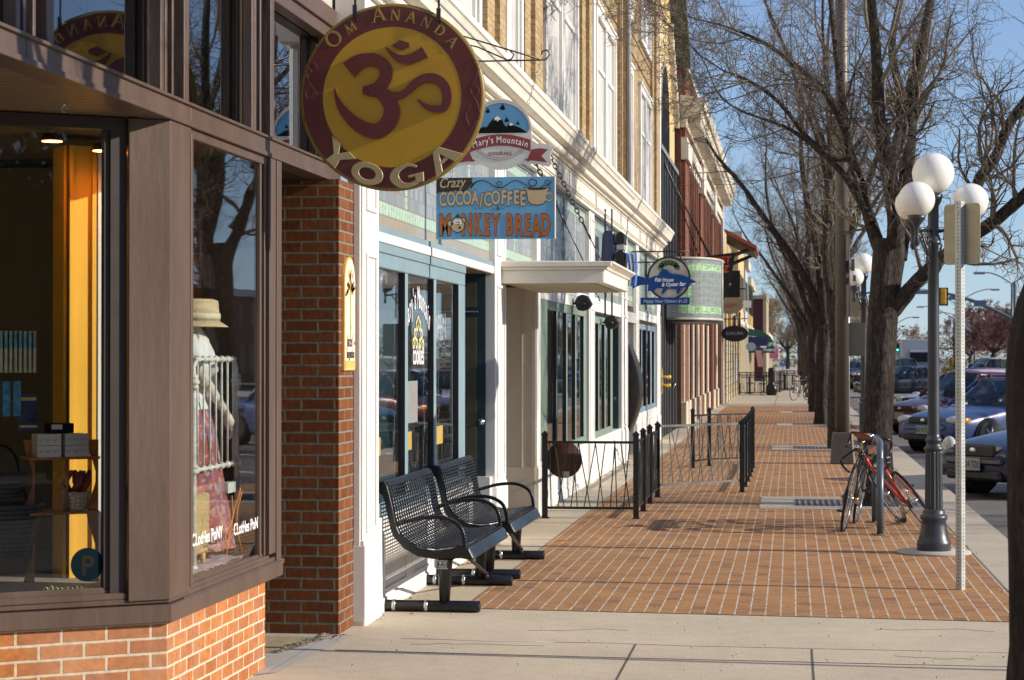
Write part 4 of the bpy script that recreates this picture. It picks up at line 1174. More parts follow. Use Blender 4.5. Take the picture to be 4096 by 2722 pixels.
for ch, ang, sz in (('O', -45, .080), ('M', -31, .056), ('A', -8.5, .080), ('N', 3.2, .058), ('A', 14.6, .058), ('N', 26, .058), ('D', 37.5, .058), ('A', 49, .058)):
    a = R(ang); x, z = ringpos(a, .405)
    M4 = MY(x, z, -a, .024) @ Matrix.Translation((-.5 * sz, 0, 0))
    strokes(m, serif(ch), M4, sz, .002)
    if (ch, ang) == ('M', -31): m.build('upper_lettering', M('bright_gold_letter', (.42, .28, .05), .4, obj=True), t); m = MB()
m.build('upper_lettering', M('bright_gold_letter', (.42, .28, .05), .4, obj=True), t)
m = MB()
def let(ch, ang):
    a = R(ang); x, z = ringpos(a, .424)
    M4 = MY(x, z, math.pi - a, .0235) @ Matrix.Diagonal((1.32, 1, 1, 1))
    S = .116
    if ch == 'Y': P = [[(-.62, .5), (-.20, .5), (-.02, .12), (.20, .5), (.58, .5), (.17, -.05), (.24, -.5), (-.22, -.5), (-.15, -.05)]]
    if ch == 'A': P = [[(-.60, -.5), (-.14, .5), (.14, .5), (.64, -.5), (.24, -.5), (.0, .22), (-.30, -.5)], [(-.32, -.22), (.34, -.22), (.28, -.06), (-.24, -.06)]]
    if ch == 'O':
        ring(m, M4, S * .30, S * .58, .006, 36, 0, .88); return
    if ch == 'G':
        ribbon(m, [(.42 * S, .30 * S), (.1 * S, .46 * S), (-.30 * S, .30 * S), (-.42 * S, -.02 * S), (-.22 * S, -.38 * S), (.12 * S, -.45 * S), (.40 * S, -.32 * S)], [.10 * S, .16 * S, .28 * S, .34 * S, .28 * S, .20 * S, .20 * S], M4, .006)
        P = [[(.06, -.02), (.62, .02), (.58, -.42), (.30, -.42), (.30, -.12), (.06, -.14)]]
    for pi, p in enumerate(P): flat(m, [(u * S, v * S) for u, v in p], M4, 0, .0068 if ch == 'G' else .006 - .0008 * pi)
for ch, ang in (('Y', 223.5), ('O', 198), ('G', 169.3), ('A', 140)):
    m = MB(); let(ch, ang)
    m.build('raised_letter', M('tan_letter', (.42, .33, .17), .4, obj=True), t, bevel=.0025)
m = MB()
for sgn in (-1, 1):
    for c in ([(.0, .14), (.03, .17), (.02, .10), (-.01, .03), (.03, -.05), (.02, -.13), (-.02, -.19)], [(-.03, .02), (.0, .06), (.035, .03), (.02, .0), (.0, .01)], [(-.02, -.10), (.03, -.07), (.04, -.12), (.01, -.13)], [(-.03, .16), (-.01, .19), (.03, .18), (.04, .14), (.02, .13)], [(-.015, -.16), (-.035, -.10), (-.01, -.05)]):
        pts = curve_pts([(sgn * (.432 + a), b, 0) for a, b in c], 5)
        m.tube([MY(off=.0228) @ p for p in pts], .0016, 4)
m.build('scroll_ornament', M('rust_scroll', (.13, .030, .012), .5, obj=True), t)
m = MB()
for x in (-2.29, -1.84):
    z = YC[2] + math.sqrt(RR ** 2 - (x - YC[0]) ** 2)
    m.cbox((x, 10.77, z + .0), (.022, .012, .07), rx=.0); m.tube([(x, 10.78, z + .02), (x, 10.78, 3.86)], .006, 6)
    m.sphere((x + .01, 10.775, z - .045), .007, 8, 6)
m.tube([(-2.80, 10.78, 3.86), (-1.6, 10.78, 3.86)], .014, 8)
m.build('hanger', black, t)

# cookie shop sign
t = thing('cookie_shop_sign', 'white shaped hanging sign with mountains, dark drops and a red ribbon', 'sign', (-2.13, 15.2, 3.33))
S0 = 1 / 546.
def mq(x, y): return ((x - 2000) * S0, (500 - y) * S0)
CX, CZ = -2.133, 3.372
def MM(off=.0, rot=0): return Mfront(CX, 15.2 - off, CZ, rot)
def outline(px): return [mq(*p) for p in px]
cir = [(2000 + 128 * math.sin(a), 513 - 128 * math.cos(a)) for a in [R(k) for k in range(-95, 96, 10)]]
rib = [(2132, 560), (2150, 568), (2200, 572), (2213, 590), (2203, 618), (2210, 650), (2195, 662), (2150, 650), (2110, 650), (2075, 648)]
bot = [(2000 + 135 * math.sin(a), 532 - 140 * math.cos(a)) for a in [R(k) for k in range(150, 211, 10)]]
rl = [(4000 - x, y) for x, y in rib[::-1]]
out = outline(cir + rib + bot + rl)
m = MB(); flat(m, out, MM(.012), -.024, .024)
m.build('board', M('sign_white', (.62, .62, .60), .5, var=.03, obj=True), t)
m = MB(); hp = [(2000 + 118 * math.sin(a), 512 - 110 * math.cos(a)) for a in [R(k) for k in range(-88, 89, 8)]]
flat(m, outline(hp + [(2112, 522), (1888, 522)]), MM(.012), 0, .0012); m.build('sky_field', M('sign_sky_blue', (.09, .27, .50), .5, obj=True), t)
m = MB(); flat(m, outline([(1882, 524), (1890, 505), (1905, 515), (1925, 500), (1935, 498), (1945, 500), (1960, 480), (1975, 462), (1990, 455), (2005, 465), (2018, 492), (2026, 500), (2035, 488), (2045, 482), (2060, 495), (2085, 505), (2112, 524)]), MM(.0135), 0, .001)
for x, y, r in ((1950, 432, .8), (2010, 418, 1.), (2027, 470, .8), (2073, 484, .6), (1920, 470, .7)):
    flat(m, outline([(x - 12 * r, y + 8 * r), (x - 8 * r, y), (x - 2 * r, y - 6 * r), (x, y - 17 * r), (x + 4 * r, y - 6 * r), (x + 9 * r, y + 2 * r), (x + 12 * r, y + 10 * r), (x, y + 13 * r)]), MM(.0135), 0, .001)
m.build('dark_peaks_and_drops', blackm, t)
m = MB(); flat(m, outline([(1990, 455), (2004, 466), (2000, 472), (1996, 468), (1990, 478), (1984, 469), (1978, 474), (1977, 463)]), MM(.0148), 0, .0008)
flat(m, outline([(2045, 482), (2058, 493), (2050, 492), (2044, 496), (2038, 491), (2034, 492)]), MM(.0148), 0, .0008); m.build('snow_caps', white_ink, t)
rc = M('ribbon_maroon', (.24, .035, .04), .5, obj=True)
m = MB()
top = [(2000 + d, 533 + (d / 135.) ** 2 * 30 - 4) for d in range(-124, 125, 8)]
botm = [(x, y + 46) for x, y in top[::-1]]
flat(m, outline(top + botm), MM(.014), 0, .0022)
for sg in (1, -1):
    P = [(2000 + sg * (x - 2000), y) for x, y in ((2128, 592), (2160, 587), (2195, 592), (2168, 618), (2192, 645), (2160, 640), (2125, 636), (2112, 640), (2100, 632), (2112, 628))]
    flat(m, outline(P if sg == 1 else P[::-1]), MM(.013), 0, .0015)
m.build('ribbon', rc, t)
m = MB()
s_ = "Mary's Mountain"; wds = [1.35, .8, .6, .75, .4, .6, .45, 1.35, .85, .9, .9, .55, .8, .45, .9]; tot = sum(wds); acc = 0
for ch, w in zip(s_, wds):
    d = ((acc + w / 2) / tot - .5) * 226; acc += w
    if ch == ' ': continue
    x, y = 2000 + d, 533 + (d / 135.) ** 2 * 30 + 30
    u, v = mq(x, y); M4 = Mfront(CX + u, 15.2 - .0165, CZ + v, -d / 135. * .42)
    text_mb(m, ch, .068, M4, sx=.78, ext=.0006, bold=.0006)
m.build('ribbon_lettering', white_ink, t)
m = MB(); u, v = mq(2000, 613); text_mb(m, 'cookies', .056, Mfront(CX + u, 15.2 - .0135, CZ + v), ext=.0006, sx=1.02); 
for r, w in ((.235, .0016), (.218, .0014)):
    pts = [MM(.0135) @ Vector((r * math.sin(a), -.02 - r * math.cos(a) * .95, 0)) for a in [R(k) for k in range(-72, 73, 6)]]
    m.tube(pts, w, 4)
    pts = [MM(.0135) @ Vector((r * math.sin(a), -.022 + r * math.cos(a) * .92, 0)) for a in [R(k) for k in range(-90, 91, 6)]]
    m.tube(pts, w * .6, 4)
m.build('red_lines_and_word', rc, t)
m = MB()      # wrought bracket and chains
zb = 3.865
m.tube([(-2.62, 15.2, zb), (-1.80, 15.2, zb)], .0065, 6); m.tube([(-2.62, 15.2, 4.12), (-1.83, 15.2, zb + .004)], .0065, 6)
m.tube([(-1.83, 15.2, zb), (-1.79, 15.2, zb + .005), (-1.765, 15.2, zb + .04), (-1.785, 15.2, zb + .075), (-1.82, 15.2, zb + .065), (-1.828, 15.2, zb + .04)], .006, 6)
m.tube([(-2.62, 15.2, 4.05), (-2.3, 15.2, 3.97), (-2.08, 15.2, zb + .005), (-2.05, 15.2, zb + .012), (-2.03, 15.2, zb + .045), (-2.06, 15.2, zb + .07)], .006, 6)
m.build('bracket', black, t)
m = MB(); chain(m, (-1.83, 15.2, zb - .01), (-1.925, 15.2, 3.545), .0028, .036); m.build('chain', steel, t); m = MB(); chain(m, (-2.45, 15.2, zb), (-2.36, 15.2, 3.56), .0028, .036)
m.build('chain', steel, t)
# coffee board
t = thing('blue_coffee_board', 'blue rectangular board with a coffee cup hanging under the white shaped sign', 'sign', (-2.17, 15.2, 2.775))
BX0, BX1, BZ0, BZ1 = -2.612, -1.728, 2.545, 3.003
BW, BH = BX1 - BX0, BZ1 - BZ0
def bq(x, y): return ((x - 876) / 1404. * BW, (735 - y) / 706. * BH)
def MBd(off, rot=0): return Mfront(BX0, 15.2 - off, BZ0, rot)
m = MB(); m.box(BX0, BX1, 15.19, 15.21, BZ0, BZ1); m.build('board', M('board_blue', (.13, .35, .58), .5, var=.04, obj=True), t)
m = MB(); m.box(BX1, BX1 + .006, 15.186, 15.214, BZ0, BZ1); m.build('white_edge', white_ink, t)
drk = M('sign_dark_brown', (.035, .018, .012), .5)
m = MB(); flat(m, [bq(*p) for p in ((878, 32), (1315, 34), (1300, 60), (1312, 100), (1270, 130), (1250, 185), (1180, 200), (1100, 175), (1050, 195), (980, 190), (920, 195), (878, 215))], MBd(.0102), 0, .0008)
for c, w in (([(1280, 150), (1350, 85), (1430, 68), (1500, 90), (1580, 140), (1650, 150), (1700, 130), (1780, 80), (1850, 75), (1920, 110), (1990, 150)], [34, 16, 10, 10, 12, 14, 12, 10, 10, 10, 8]),
             ([(1630, 148), (1600, 110), (1615, 82), (1650, 85), (1655, 115), (1635, 130)], [10, 9, 8, 8, 8, 5]),
             ([(2010, 150), (1975, 100), (2000, 60), (2050, 65), (2070, 100), (2040, 135), (2000, 130)], [12, 10, 9, 9, 12, 14, 6]),
             ([(2110, 155), (2160, 130), (2210, 130), (2220, 90), (2190, 72), (2165, 90), (2185, 115), (2230, 110), (2252, 70)], [12, 10, 9, 9, 8, 8, 8, 8, 5])):
    ribbon(m, [bq(*p) for p in c], [v / 1404. * BW for v in w], MBd(.0102), .001, 5)
cup = [(1912, 152), (2236, 155), (2240, 172), (2205, 190), (2180, 310), (2150, 345), (2080, 358), (2010, 350), (1965, 315), (1945, 195)]
flat(m, [bq(*p) for p in cup], MBd(.0112), 0, .0006)
ringm = MBd(.0112) @ Matrix.Translation((*bq(2215, 260), 0)); ring(m, ringm, .020, .036, .0008, 26)
m.build('dark_shapes', drk, t)
m = MB()
cup2 = [(1922, 160), (2228, 163), (2200, 186), (2172, 305), (2148, 336), (2080, 348), (2012, 340), (1972, 308), (1953, 190)]
flat(m, [bq(*p) for p in cup2], MBd(.0118), 0, .0006); ring(m, MBd(.012) @ Matrix.Translation((*bq(2215, 260), 0)), .0225, .0335, .0008, 26)
tanm = M('sign_tan', (.52, .40, .24), .5); m.build('cup', tanm, t)
m = MB(); disc(m, MBd(.0124) @ Matrix.Translation((*bq(2072, 168), 0)), .072, .009, .0006, 24); m.build('coffee', drk, t)
def board_text(s, size, x, y, matl, bold, name, sx=1., shear=0., rot=0., off=.0115, ext=.0006, align='CENTER'):
    mm_ = MB(); u, v = bq(x, y); text_mb(mm_, s, size, MBd(off) @ Matrix.Translation((u, v, 0)) @ Matrix.Rotation(rot, 4, 'Z'), bold=bold, sx=sx, shear=shear, ext=ext, align=align)
    return mm_.build(name, matl, t)
board_text('Crazy', .105, 1060, 140, tanm, .0008, 'script_lettering', .78, .35, .05, .0118)
row = [('C', 955, 350), ('O', 1055, 345), ('C', 1150, 340), ('O', 1245, 335), ('A', 1340, 335), ('/', 1415, 365), ('C', 1490, 355), ('O', 1585, 335), ('F', 1680, 330), ('F', 1750, 350), ('E', 1830, 332), ('E', 1905, 350)]
for off, bo, mt, nm in ((.0115, .010, drk, 'letter_outline'), (.0125, .0055, tanm, 'cocoa_coffee_lettering')):
    mm_ = MB()
    for ch, x, y in row:
        u, v = bq(x, y); text_mb(mm_, ch, .142, MBd(off) @ Matrix.Translation((u, v, 0)), bold=bo, sx=.58, ext=.0006)
    mm_.build(nm, mt, t)
rus = M('sign_rust', (.45, .13, .025), .5)
row = [('M', 982, 680, 1.05), ('N', 1245, 680, .95), ('K', 1370, 680, .8), ('E', 1480, 685, .8), ('Y', 1585, 685, .85), ('B', 1750, 685, .85), ('R', 1860, 690, .85), ('E', 1965, 692, .8), ('A', 2065, 698, .85), ('D', 2175, 690, .9)]
for off, bo, mt, nm in ((.0115, .013, drk, 'letter_outline'), (.0125, .0075, rus, 'monkey_bread_lettering')):
    mm_ = MB()
    for ch, x, y, k in row:
        if ch == 'B': mm_.build(nm, mt, t); mm_ = MB()
        u, v = bq(x, y); text_mb(mm_, ch, .212, MBd(off) @ Matrix.Translation((u, v, 0)), bold=bo, sx=.50 * k, ext=.0006)
    mm_.build(nm, mt, t)
mm_ = MB(); text_mb(mm_, '- & -', .045, MBd(.0115) @ Matrix.Translation((*bq(1612, 405), 0)), ext=.0006); mm_.build('ampersand', drk, t)
mm_ = MB()
for x, y, r in ((1132, 570, 82), (1045, 555, 36), (1200, 520, 30)): disc(mm_, MBd(.0128) @ Matrix.Translation((*bq(x, y), 0)), r / 1404. * BW * 1.1, r / 1404. * BW * 1.15, .0006, 22)
mm_.build('face_outline', drk, t)
mm_ = MB()
for x, y, r in ((1132, 570, 72), (1045, 555, 28), (1200, 520, 22)): disc(mm_, MBd(.0136) @ Matrix.Translation((*bq(x, y), 0)), r / 1404. * BW * 1.1, r / 1404. * BW * 1.15, .0006, 22)
mm_.build('monkey_face', tanm, t)
mm_ = MB()
for x, y in ((1115, 535), (1158, 538)): disc(mm_, MBd(.0144) @ Matrix.Translation((*bq(x, y), 0)), .017, .019, .0004, 16)
mm_.build('eyes', white_ink, t)
mm_ = MB()
for x, y, r in ((1117, 543, .004), (1155, 545, .004), (1146, 567, .006), (1158, 602, .010)): disc(mm_, MBd(.0150) @ Matrix.Translation((*bq(x, y), 0)), r, r, .0004, 12)
flat(mm_, [bq(*p) for p in ((1100, 485), (1115, 460), (1132, 455), (1140, 435), (1145, 460), (1152, 485))], MBd(.0144), 0, .0004)
mm_.build('dark_features', drk, t)
m = MB()
for x in (-2.50, -1.93): m = MB(); chain(m, (x, 15.2, 3.005), (x, 15.2, 3.10), .0028, .036); m.build('chain', steel, t)
# fish restaurant sign
t = thing('fish_restaurant_sign', 'blue fish shaped sign over a white round one with a black ring', 'sign', (-2.1, 34.2, 2.9))
kf = 1 / 242.
FY = 34.2
def fq(x, y): return (-(3165 - x) * kf * 1.0, 1.67 + (1430 - y) * kf)
def kx(x, y): return fq(2350 + x / 2.24, 1050 + y / 2.24)
def MF(off=0): return Mfront(0, FY - off, 0)
m = MB()
for v in (1007, 1050):
    z = 1.67 + (1430 - v) * kf; m.tube([(-2.62, FY + .1, z), (fq(2762, v)[0], FY + .1, z)], .013, 6)
for u in (2590, 2743):
    x = fq(u, 0)[0]; m.tube([(x, FY + .1, 1.67 + (1430 - 1050) * kf), (x, FY + .06, 1.67 + (1430 - 1110) * kf)], .014, 6)
x1, x2 = fq(2637, 0)[0], fq(2727, 0)[0]
for x in (x1, x2): m.tube([(x, FY + .1, 1.67 + (1430 - 1007) * kf), (x, FY + .1, 1.67 + (1430 - 1040) * kf)], .011, 6)
m.build('bracket', black, t)
cx_, cz_ = kx(742, 145)
m = MB(); disc(m, Mfront(cx_, FY + .06, cz_), .345, .345, .03, 48); m.build('white_disc', M('sign_offwhite', (.50, .47, .42), .5), t)
m = MB(); ring(m, Mfront(cx_, FY + .055, cz_), .33, .36, .045, 48, -.002); m.build('black_ring', black, t)
m = MB()
rnd = random.Random(4)
for k in range(8):
    a = R(-80 + k * 23); M4 = Mfront(cx_ + .14 * math.sin(a), FY + .028, cz_ + .16 + .12 * math.cos(a) * .8, -a)
    flat(m, [(-.03, -.045), (.03, -.045), (.045, .03), (0, .05), (-.045, .03)], M4, 0, .003)
m.build('green_leaves', M('leaf_print', (.10, .19, .05), .5), t)
fb = M('fish_blue', (.007, .052, .20), .5, spec=.2)
fish = [(415, 238), (428, 175), (425, 108), (500, 130), (560, 150), (610, 128), (650, 120), (665, 85), (690, 60), (725, 70), (760, 105), (830, 112), (890, 128), (950, 158), (988, 180), (960, 205), (900, 222), (850, 235), (842, 270), (815, 298), (808, 245), (760, 240), (725, 245), (700, 278), (672, 290), (690, 240), (640, 230), (600, 258), (553, 262), (562, 202), (500, 205), (460, 218)]
m = MB(); flat(m, [kx(*p) for p in fish], MF(.0), 0, .02); m.build('blue_fish', fb, t)
m = MB(); text_mb(m, 'Fish House', .088, Mfront(kx(700, 0)[0], FY - .022, kx(0, 176)[1], .0), shear=.25, sx=.78, bold=.0015)
text_mb(m, '& Oyster Bar', .088, Mfront(kx(785, 0)[0], FY - .022, kx(0, 216)[1], .03), shear=.25, sx=.82, bold=.0015)
flat(m, [kx(*p) for p in ((932, 205), (960, 190), (988, 186), (965, 203))], MF(.0215), 0, .002)
m.build('lettering', white_ink, t)
t = thing('oyster_price_board', 'narrow blue board hanging below the fish shaped sign', 'sign', (-2.1, 34.2, 2.4))
m = MB(); a, b = kx(490, 318), kx(929, 382)
m.box(a[0], b[0], FY - .01, FY + .01, b[1], a[1]); m.build('board', fb, t)
m = MB(); text_mb(m, 'Happy Hour Oysters $1.25', .074, Mfront((a[0] + b[0]) / 2, FY - .012, b[1] + .035), shear=.3, sx=.88, bold=.0003); m.build('lettering', M('pale_lettering', (.45, .5, .58), .5), t)
# navy letter sign over the shops
t = thing('navy_letter_sign', 'navy and black block letter sign with pale blue fins above the canopy end', 'sign', (-2.4, 29, 3.1))
m = MB()
m.prism([(-2.62 + .0, 2.90), (-2.60, 3.40), (-2.52, 3.44), (-2.44, 3.42), (-2.42, 3.2), (-2.46, 2.92), (-2.54, 2.88)], lambda u, v, w: (u, w, v), 28.7, 29.3)
m.build('navy_block', M('navy_plastic', (.010, .018, .075), .3, coat=.4), t, bevel=.03, seg=3)
m = MB(); m.prism([(-2.40, 2.88), (-2.42, 3.12), (-2.34, 3.16), (-2.28, 3.12), (-2.29, 2.86), (-2.35, 2.83)], lambda u, v, w: (u, w, v), 28.7, 29.2)
m.prism([(-2.42, 3.24), (-2.40, 3.40), (-2.34, 3.42), (-2.29, 3.38), (-2.30, 3.24)], lambda u, v, w: (u, w, v), 28.7, 29.2)
m.build('black_block', black_gloss, t, bevel=.02, seg=2)
m = MB(); m.box(-2.40, -2.30, 28.72, 29.1, 3.165, 3.235); m.build('grey_band', M('sign_grey', (.35, .38, .36), .4), t)
m = MB()
for k in range(3): m.prism([(-2.26 + .05 * k, 2.66), (-2.235 + .05 * k, 2.92), (-2.27 + .06 * k, 3.12), (-2.25 + .06 * k, 3.12), (-2.22 + .05 * k, 2.92), (-2.245 + .05 * k, 2.66)], lambda u, v, w: (u, w, v), 28.7, 28.95)
m.build('pale_blue_fins', M('sky_blue_plastic', (.10, .24, .62), .35), t)
m = MB()
for x in (-2.585, -2.49): m.tube([(x, 29.0, 2.25), (x, 29.0, 3.75)], .014, 6)
m.build('support_pole', M('navy_plastic', (.01, .018, .075)), t)
for i, (x, y, z, lb) in enumerate(((-2.53, 25.4, 2.32, 'black hooded wall spotlight above the first green framed windows'), (-2.52, 29.3, 2.15, 'black hooded wall spotlight farther along above the green framed windows'))):
    t = thing('wall_spotlight', lb, 'spotlight', (x, y, z), 'hooded black spotlights on the white front')
    m = MB(); k = 1.05
    m.prism([(-.10, .02), (-.07, .09), (-.01, .115), (.05, .10), (.105, .0), (.06, -.055), (.0, -.08), (-.06, -.07), (-.085, -.02)], lambda u, v, w: (x + u * k, w, z + v * k), y - .1, y + .1)
    m.build('hood', M('spotlight_black', (.018, .016, .015), .5), t, bevel=.015, seg=2)
    m = MB(); m.sphere((x, y - .1, z + .0), .032, 10, 8, (1, .6, 1)); m.build('lens_boss', black, t)
    m = MB(); m.tube([(x - .08, y, z), (x - .13, y, z + .02)], .015, 6); m.build('arm', black, t)
t = thing('black_canoe_board', 'tall black pointed canoe shaped board standing against the white front', 'board', (-2.6, 34.3, .5))
pr_ = [(0, .42)] + [(.205 * math.sin(math.pi * k / 14) ** .9, .42 + 1.48 * k / 14) for k in range(1, 14)] + [(0, 1.90)]
m = MB(); m.prism(pr_, lambda u, v, w: (-2.655 + u, w, v), 34.0, 34.7); m.build('hull', M('rough_black', (.018, .016, .013), .5, var=.5, scale=20, bmp=.3), t, bevel=.03, seg=2)
t = thing('brass_hose_connection', 'twin brass hose connection sticking out of the white corner', 'hose connection', (-2.6, 42.25, 1.3))
m = MB()
for z in (1.27, 1.10):
    m.tube([(-2.68, 42.3, z), (-2.50, 42.25, z), (-2.44, 42.2, z)], [.03, .035, .045], 10); m.lathe([(.05, -.01), (.055, .0), (.03, .02)], (-2.45, 42.2, z), 12, axis='X')
m.build('brass_caps', gold, t)
m = MB(); m.prism([(-2.64, .85), (-2.60, .95), (-2.585, 1.2), (-2.60, 1.42), (-2.64, 1.5)], lambda u, v, w: (u, w, v), 42.21, 42.3); m.build('back_plate', M('pale_brass', (.5, .36, .14), .6), t)
# ================================================================ BUILDINGS FARTHER ALONG
def thingb(lab, y, name='shop_building'): return thing(name, lab, 'building', (-3.5, y, 0))
stucco = M('yellow_stucco', (.58, .42, .20), .8, var=.06, scale=2, bmp=.2)
cream = M('cream_trim', (.60, .54, .42), .6, var=.08, scale=2)
dglass = M('dark_window_glass', (.012, .014, .016), .35, spec=.25)
# --- yellow stucco with tall dark arch
b = thingb('yellow stucco building with a black ground floor and a tall black arched window', 45.5)
m = MB(); m.box(-9, -2.72, 42.25, 48.9, 0, 8.3)
m.prism([(42.25, 8.3), (48.9, 8.3), (48.9, 8.7), (45.6, 10.4), (42.25, 10.2)], lambda u, v, w: (w, u, v), -3.2, -2.72); m.build('wall', stucco, b)
m = MB(); m.box(-2.72, -2.66, 42.3, 49.1, 0, 6.0); m.build('black_front', blackm, b)
m = MB()
for y in (42.5, 43.3, 44.1, 45.0, 46.0, 47.2, 48.3): m.box(-2.66, -2.648, y, y + .06, 0, 6.1)
m.box(-2.66, -2.62, 42.3, 49, 5.95, 6.05); m.build_each('grey_mullion', M('grey_metal', (.22, .22, .22), .4), b)
m = MB(); A_ = [(43.9, 5.9), (46.6, 5.9), (46.6, 6.7)] + [(45.25 + 1.35 * math.cos(a), 6.7 + 1.3 * math.sin(a)) for a in [k * math.pi / 10 for k in range(1, 10)]] + [(43.9, 6.7)]
m.prism(A_, lambda u, v, w: (w, u, v), -2.80, -2.70); m.build('arched_window', blackm, b)
A2 = [(45.25 + (u - 45.25) * 1.08, 5.9 + (v - 5.9) * 1.06) for u, v in A_]
m = MB(); m.prism(A2, lambda u, v, w: (w, u, v), -2.80, -2.71); m.build('arch_surround', M('grey_metal', (.3, .3, .3)), b)
m = MB()
for y0, z0, y1, z1 in ((42.2, 10.3, 45.7, 10.6), (45.7, 10.6, 49.2, 8.75)):
    m.hexa([(-3.2, y0, z0 - .25), (-2.35, y0, z0 - .25), (-2.35, y1, z1 - .25), (-3.2, y1, z1 - .25)], [(-3.2, y0, z0), (-2.35, y0, z0), (-2.35, y1, z1), (-3.2, y1, z1)])
m.build('green_eave', M('dark_green_paint', (.03, .06, .05), .5), b)
m = MB()
for k in range(7): m.box(-2.73, -2.60, 46.2 + k * .4, 46.45 + k * .4, 8.9 - k * .25 - .35, 9.5 - k * .25 - .4)
m.build_each('cream_bracket', cream, b)
m = MB(); m.sphere((-2.60, 46.4, 1.05), .05, 12, 8); m.build('door_knob', chrome, b)
m = MB(); m.box(-2.66, -2.63, 42.35, 42.45, 0, 2.5); m.build('grey_mullion', steel, b)
# glass block marquee
t = thing('glass_block_marquee', 'curved pale green glass block marquee hung by rods over the pavement', 'marquee', (-2.6, 46, 2.5))
def gb_mat():
    m_, n, l, bb = nt('glass_blocks')
    tc = n.new('ShaderNodeTexCoord'); sp = n.new('ShaderNodeSeparateXYZ'); l.new(tc.outputs['UV'], sp.inputs[0])
    fu = mth(n, l, 'FRACT', mth(n, l, 'MULTIPLY', sp.outputs[0], 22.)); fv = mth(n, l, 'FRACT', mth(n, l, 'MULTIPLY', sp.outputs[1], 9.))
    lu = mth(n, l, 'GREATER_THAN', fu, .12); lv = mth(n, l, 'GREATER_THAN', fv, .10)
    k = mth(n, l, 'MULTIPLY', lu, lv)
    u2 = mth(n, l, 'MULTIPLY', mth(n, l, 'FRACT', mth(n, l, 'MULTIPLY', sp.outputs[0], 2.)), 1.)
    bu = mth(n, l, 'ABSOLUTE', mth(n, l, 'SUBTRACT', u2, .5)); bv = mth(n, l, 'ABSOLUTE', mth(n, l, 'SUBTRACT', sp.outputs[1], .5))
    mu = mth(n, l, 'MULTIPLY', mth(n, l, 'GREATER_THAN', bu, .36), mth(n, l, 'LESS_THAN', bu, .46))
    mv = mth(n, l, 'MULTIPLY', mth(n, l, 'GREATER_THAN', bv, .30), mth(n, l, 'LESS_THAN', bv, .42))
    ins = mth(n, l, 'MULTIPLY', mth(n, l, 'LESS_THAN', bu, .46), mth(n, l, 'LESS_THAN', bv, .42))
    gm = mth(n, l, 'MULTIPLY', mth(n, l, 'MAXIMUM', mu, mv), ins)
    nn_ = noi(n, l, tc.outputs['UV'], 22, 4)
    base = ramp(n, l, nn_, [(.3, (.15, .19, .19)), (.7, (.27, .31, .29))])
    gr = ramp(n, l, nn_, [(.35, (.12, .32, .10)), (.5, (.34, .55, .30)), (.7, (.50, .60, .42))])
    c = mixc(n, l, gm, base, gr)
    c = mixc(n, l, k, (.30, .31, .29), c)
    l.new(c, bb.inputs['Base Color']); bb.inputs['Roughness'].default_value = .25
    bb.inputs['Transmission Weight'].default_value = .0
    bump(n, l, bb, k, .4, .01)
    return m_
me = bpy.data.meshes.new('glass_block_shell'); vs = []; uv = []; NN = 40
for j in range(NN + 1):
    a = -math.pi / 2 + math.pi * j / NN
    ca = max(math.cos(a), 0) ** .5
    p = (-2.62 + 1.13 * ca, 46.0 + 1.95 * math.sin(a))
    vs += [(p[0], p[1], 2.50), (p[0], p[1], 3.76)]
me.from_pydata([(x + 2.6, y - 46, z - 2.5) for x, y, z in vs], [], [(2 * j, 2 * j + 2, 2 * j + 3, 2 * j + 1) for j in range(NN)])
ul = me.uv_layers.new(name='UVMap')
for j in range(NN):
    for q, (uu, vv) in enumerate(((j, 0), (j + 1, 0), (j + 1, 1), (j, 1))): ul.data[j * 4 + q].uv = (uu / NN, vv)
me.materials.append(gb_mat()); o = bpy.data.objects.new('glass_block_shell', me); COL.objects.link(o); o.parent = t
sm_ = o.modifiers.new('solid', 'SOLIDIFY'); sm_.thickness = .06
m = MB()
for z in (2.47, 3.76):
    pts = [(vs[2 * j][0] + .0, vs[2 * j][1], z + .015) for j in range(NN + 1)]
    m.tube(pts, .028, 6)
jm = 17; m.tube([(vs[2 * jm][0] + .01, vs[2 * jm][1] - .01, 2.5), (vs[2 * jm][0] + .01, vs[2 * jm][1] - .01, 3.76)], .025, 6)
m.build('rim', M('cream_metal', (.5, .48, .42), .4), t)
m = MB(); m.prism([(vs[2 * j][0], vs[2 * j][1]) for j in range(NN + 1)], lambda u, v, w: (u, v, w), 2.42, 2.46); m.build('underside', black, t)
m = MB()
for yy in (45.0, 47.0):
    m.tube([(-2.70, 43.9, 5.85), (-1.72, yy, 3.78)], .012, 5)
m.tube([(-2.66, 43.9, 5.85), (-2.0, 46.6, 3.78)], .012, 5)
m.build('rod', black, t)
# --- red brick building
b = thingb('two storey red brick building with cream stone bands and a heavy cornice', 62, 'red_brick_building')
m = MB(); m.box(-9, -2.58, 49.1, 76, 0, 8.6)
for a, c in ((49.2, 50.9), (57.6, 59.0), (66.2, 67.6), (74.2, 75.8)): m.box(-2.6, -2.48, a, c, 0, 8.4)
for a, c in ((49.2, 50.9), (57.6, 59.0), (66.2, 67.6)): m.box(-2.62, -2.47, a, c, 8.2, 8.75)
k = 51.6
while k < 74:
    if not (57 < k < 59 or 65.8 < k < 67.6): m.box(-2.6, -2.50, k, k + .45, 3.9, 6.6)
    k += 1.15
m.build('wall', brick_red, b)
m = MB()
k = 51.0
while k < 74:
    m.box(-2.62, -2.565, k + .1, k + .6, 4.3, 6.35); k += 1.15
m.box(-2.62, -2.57, 51, 57.5, .3, 3.0); m.box(-2.62, -2.57, 59.1, 66, .3, 3.0); m.box(-2.62, -2.57, 67.7, 74, .3, 3.0)
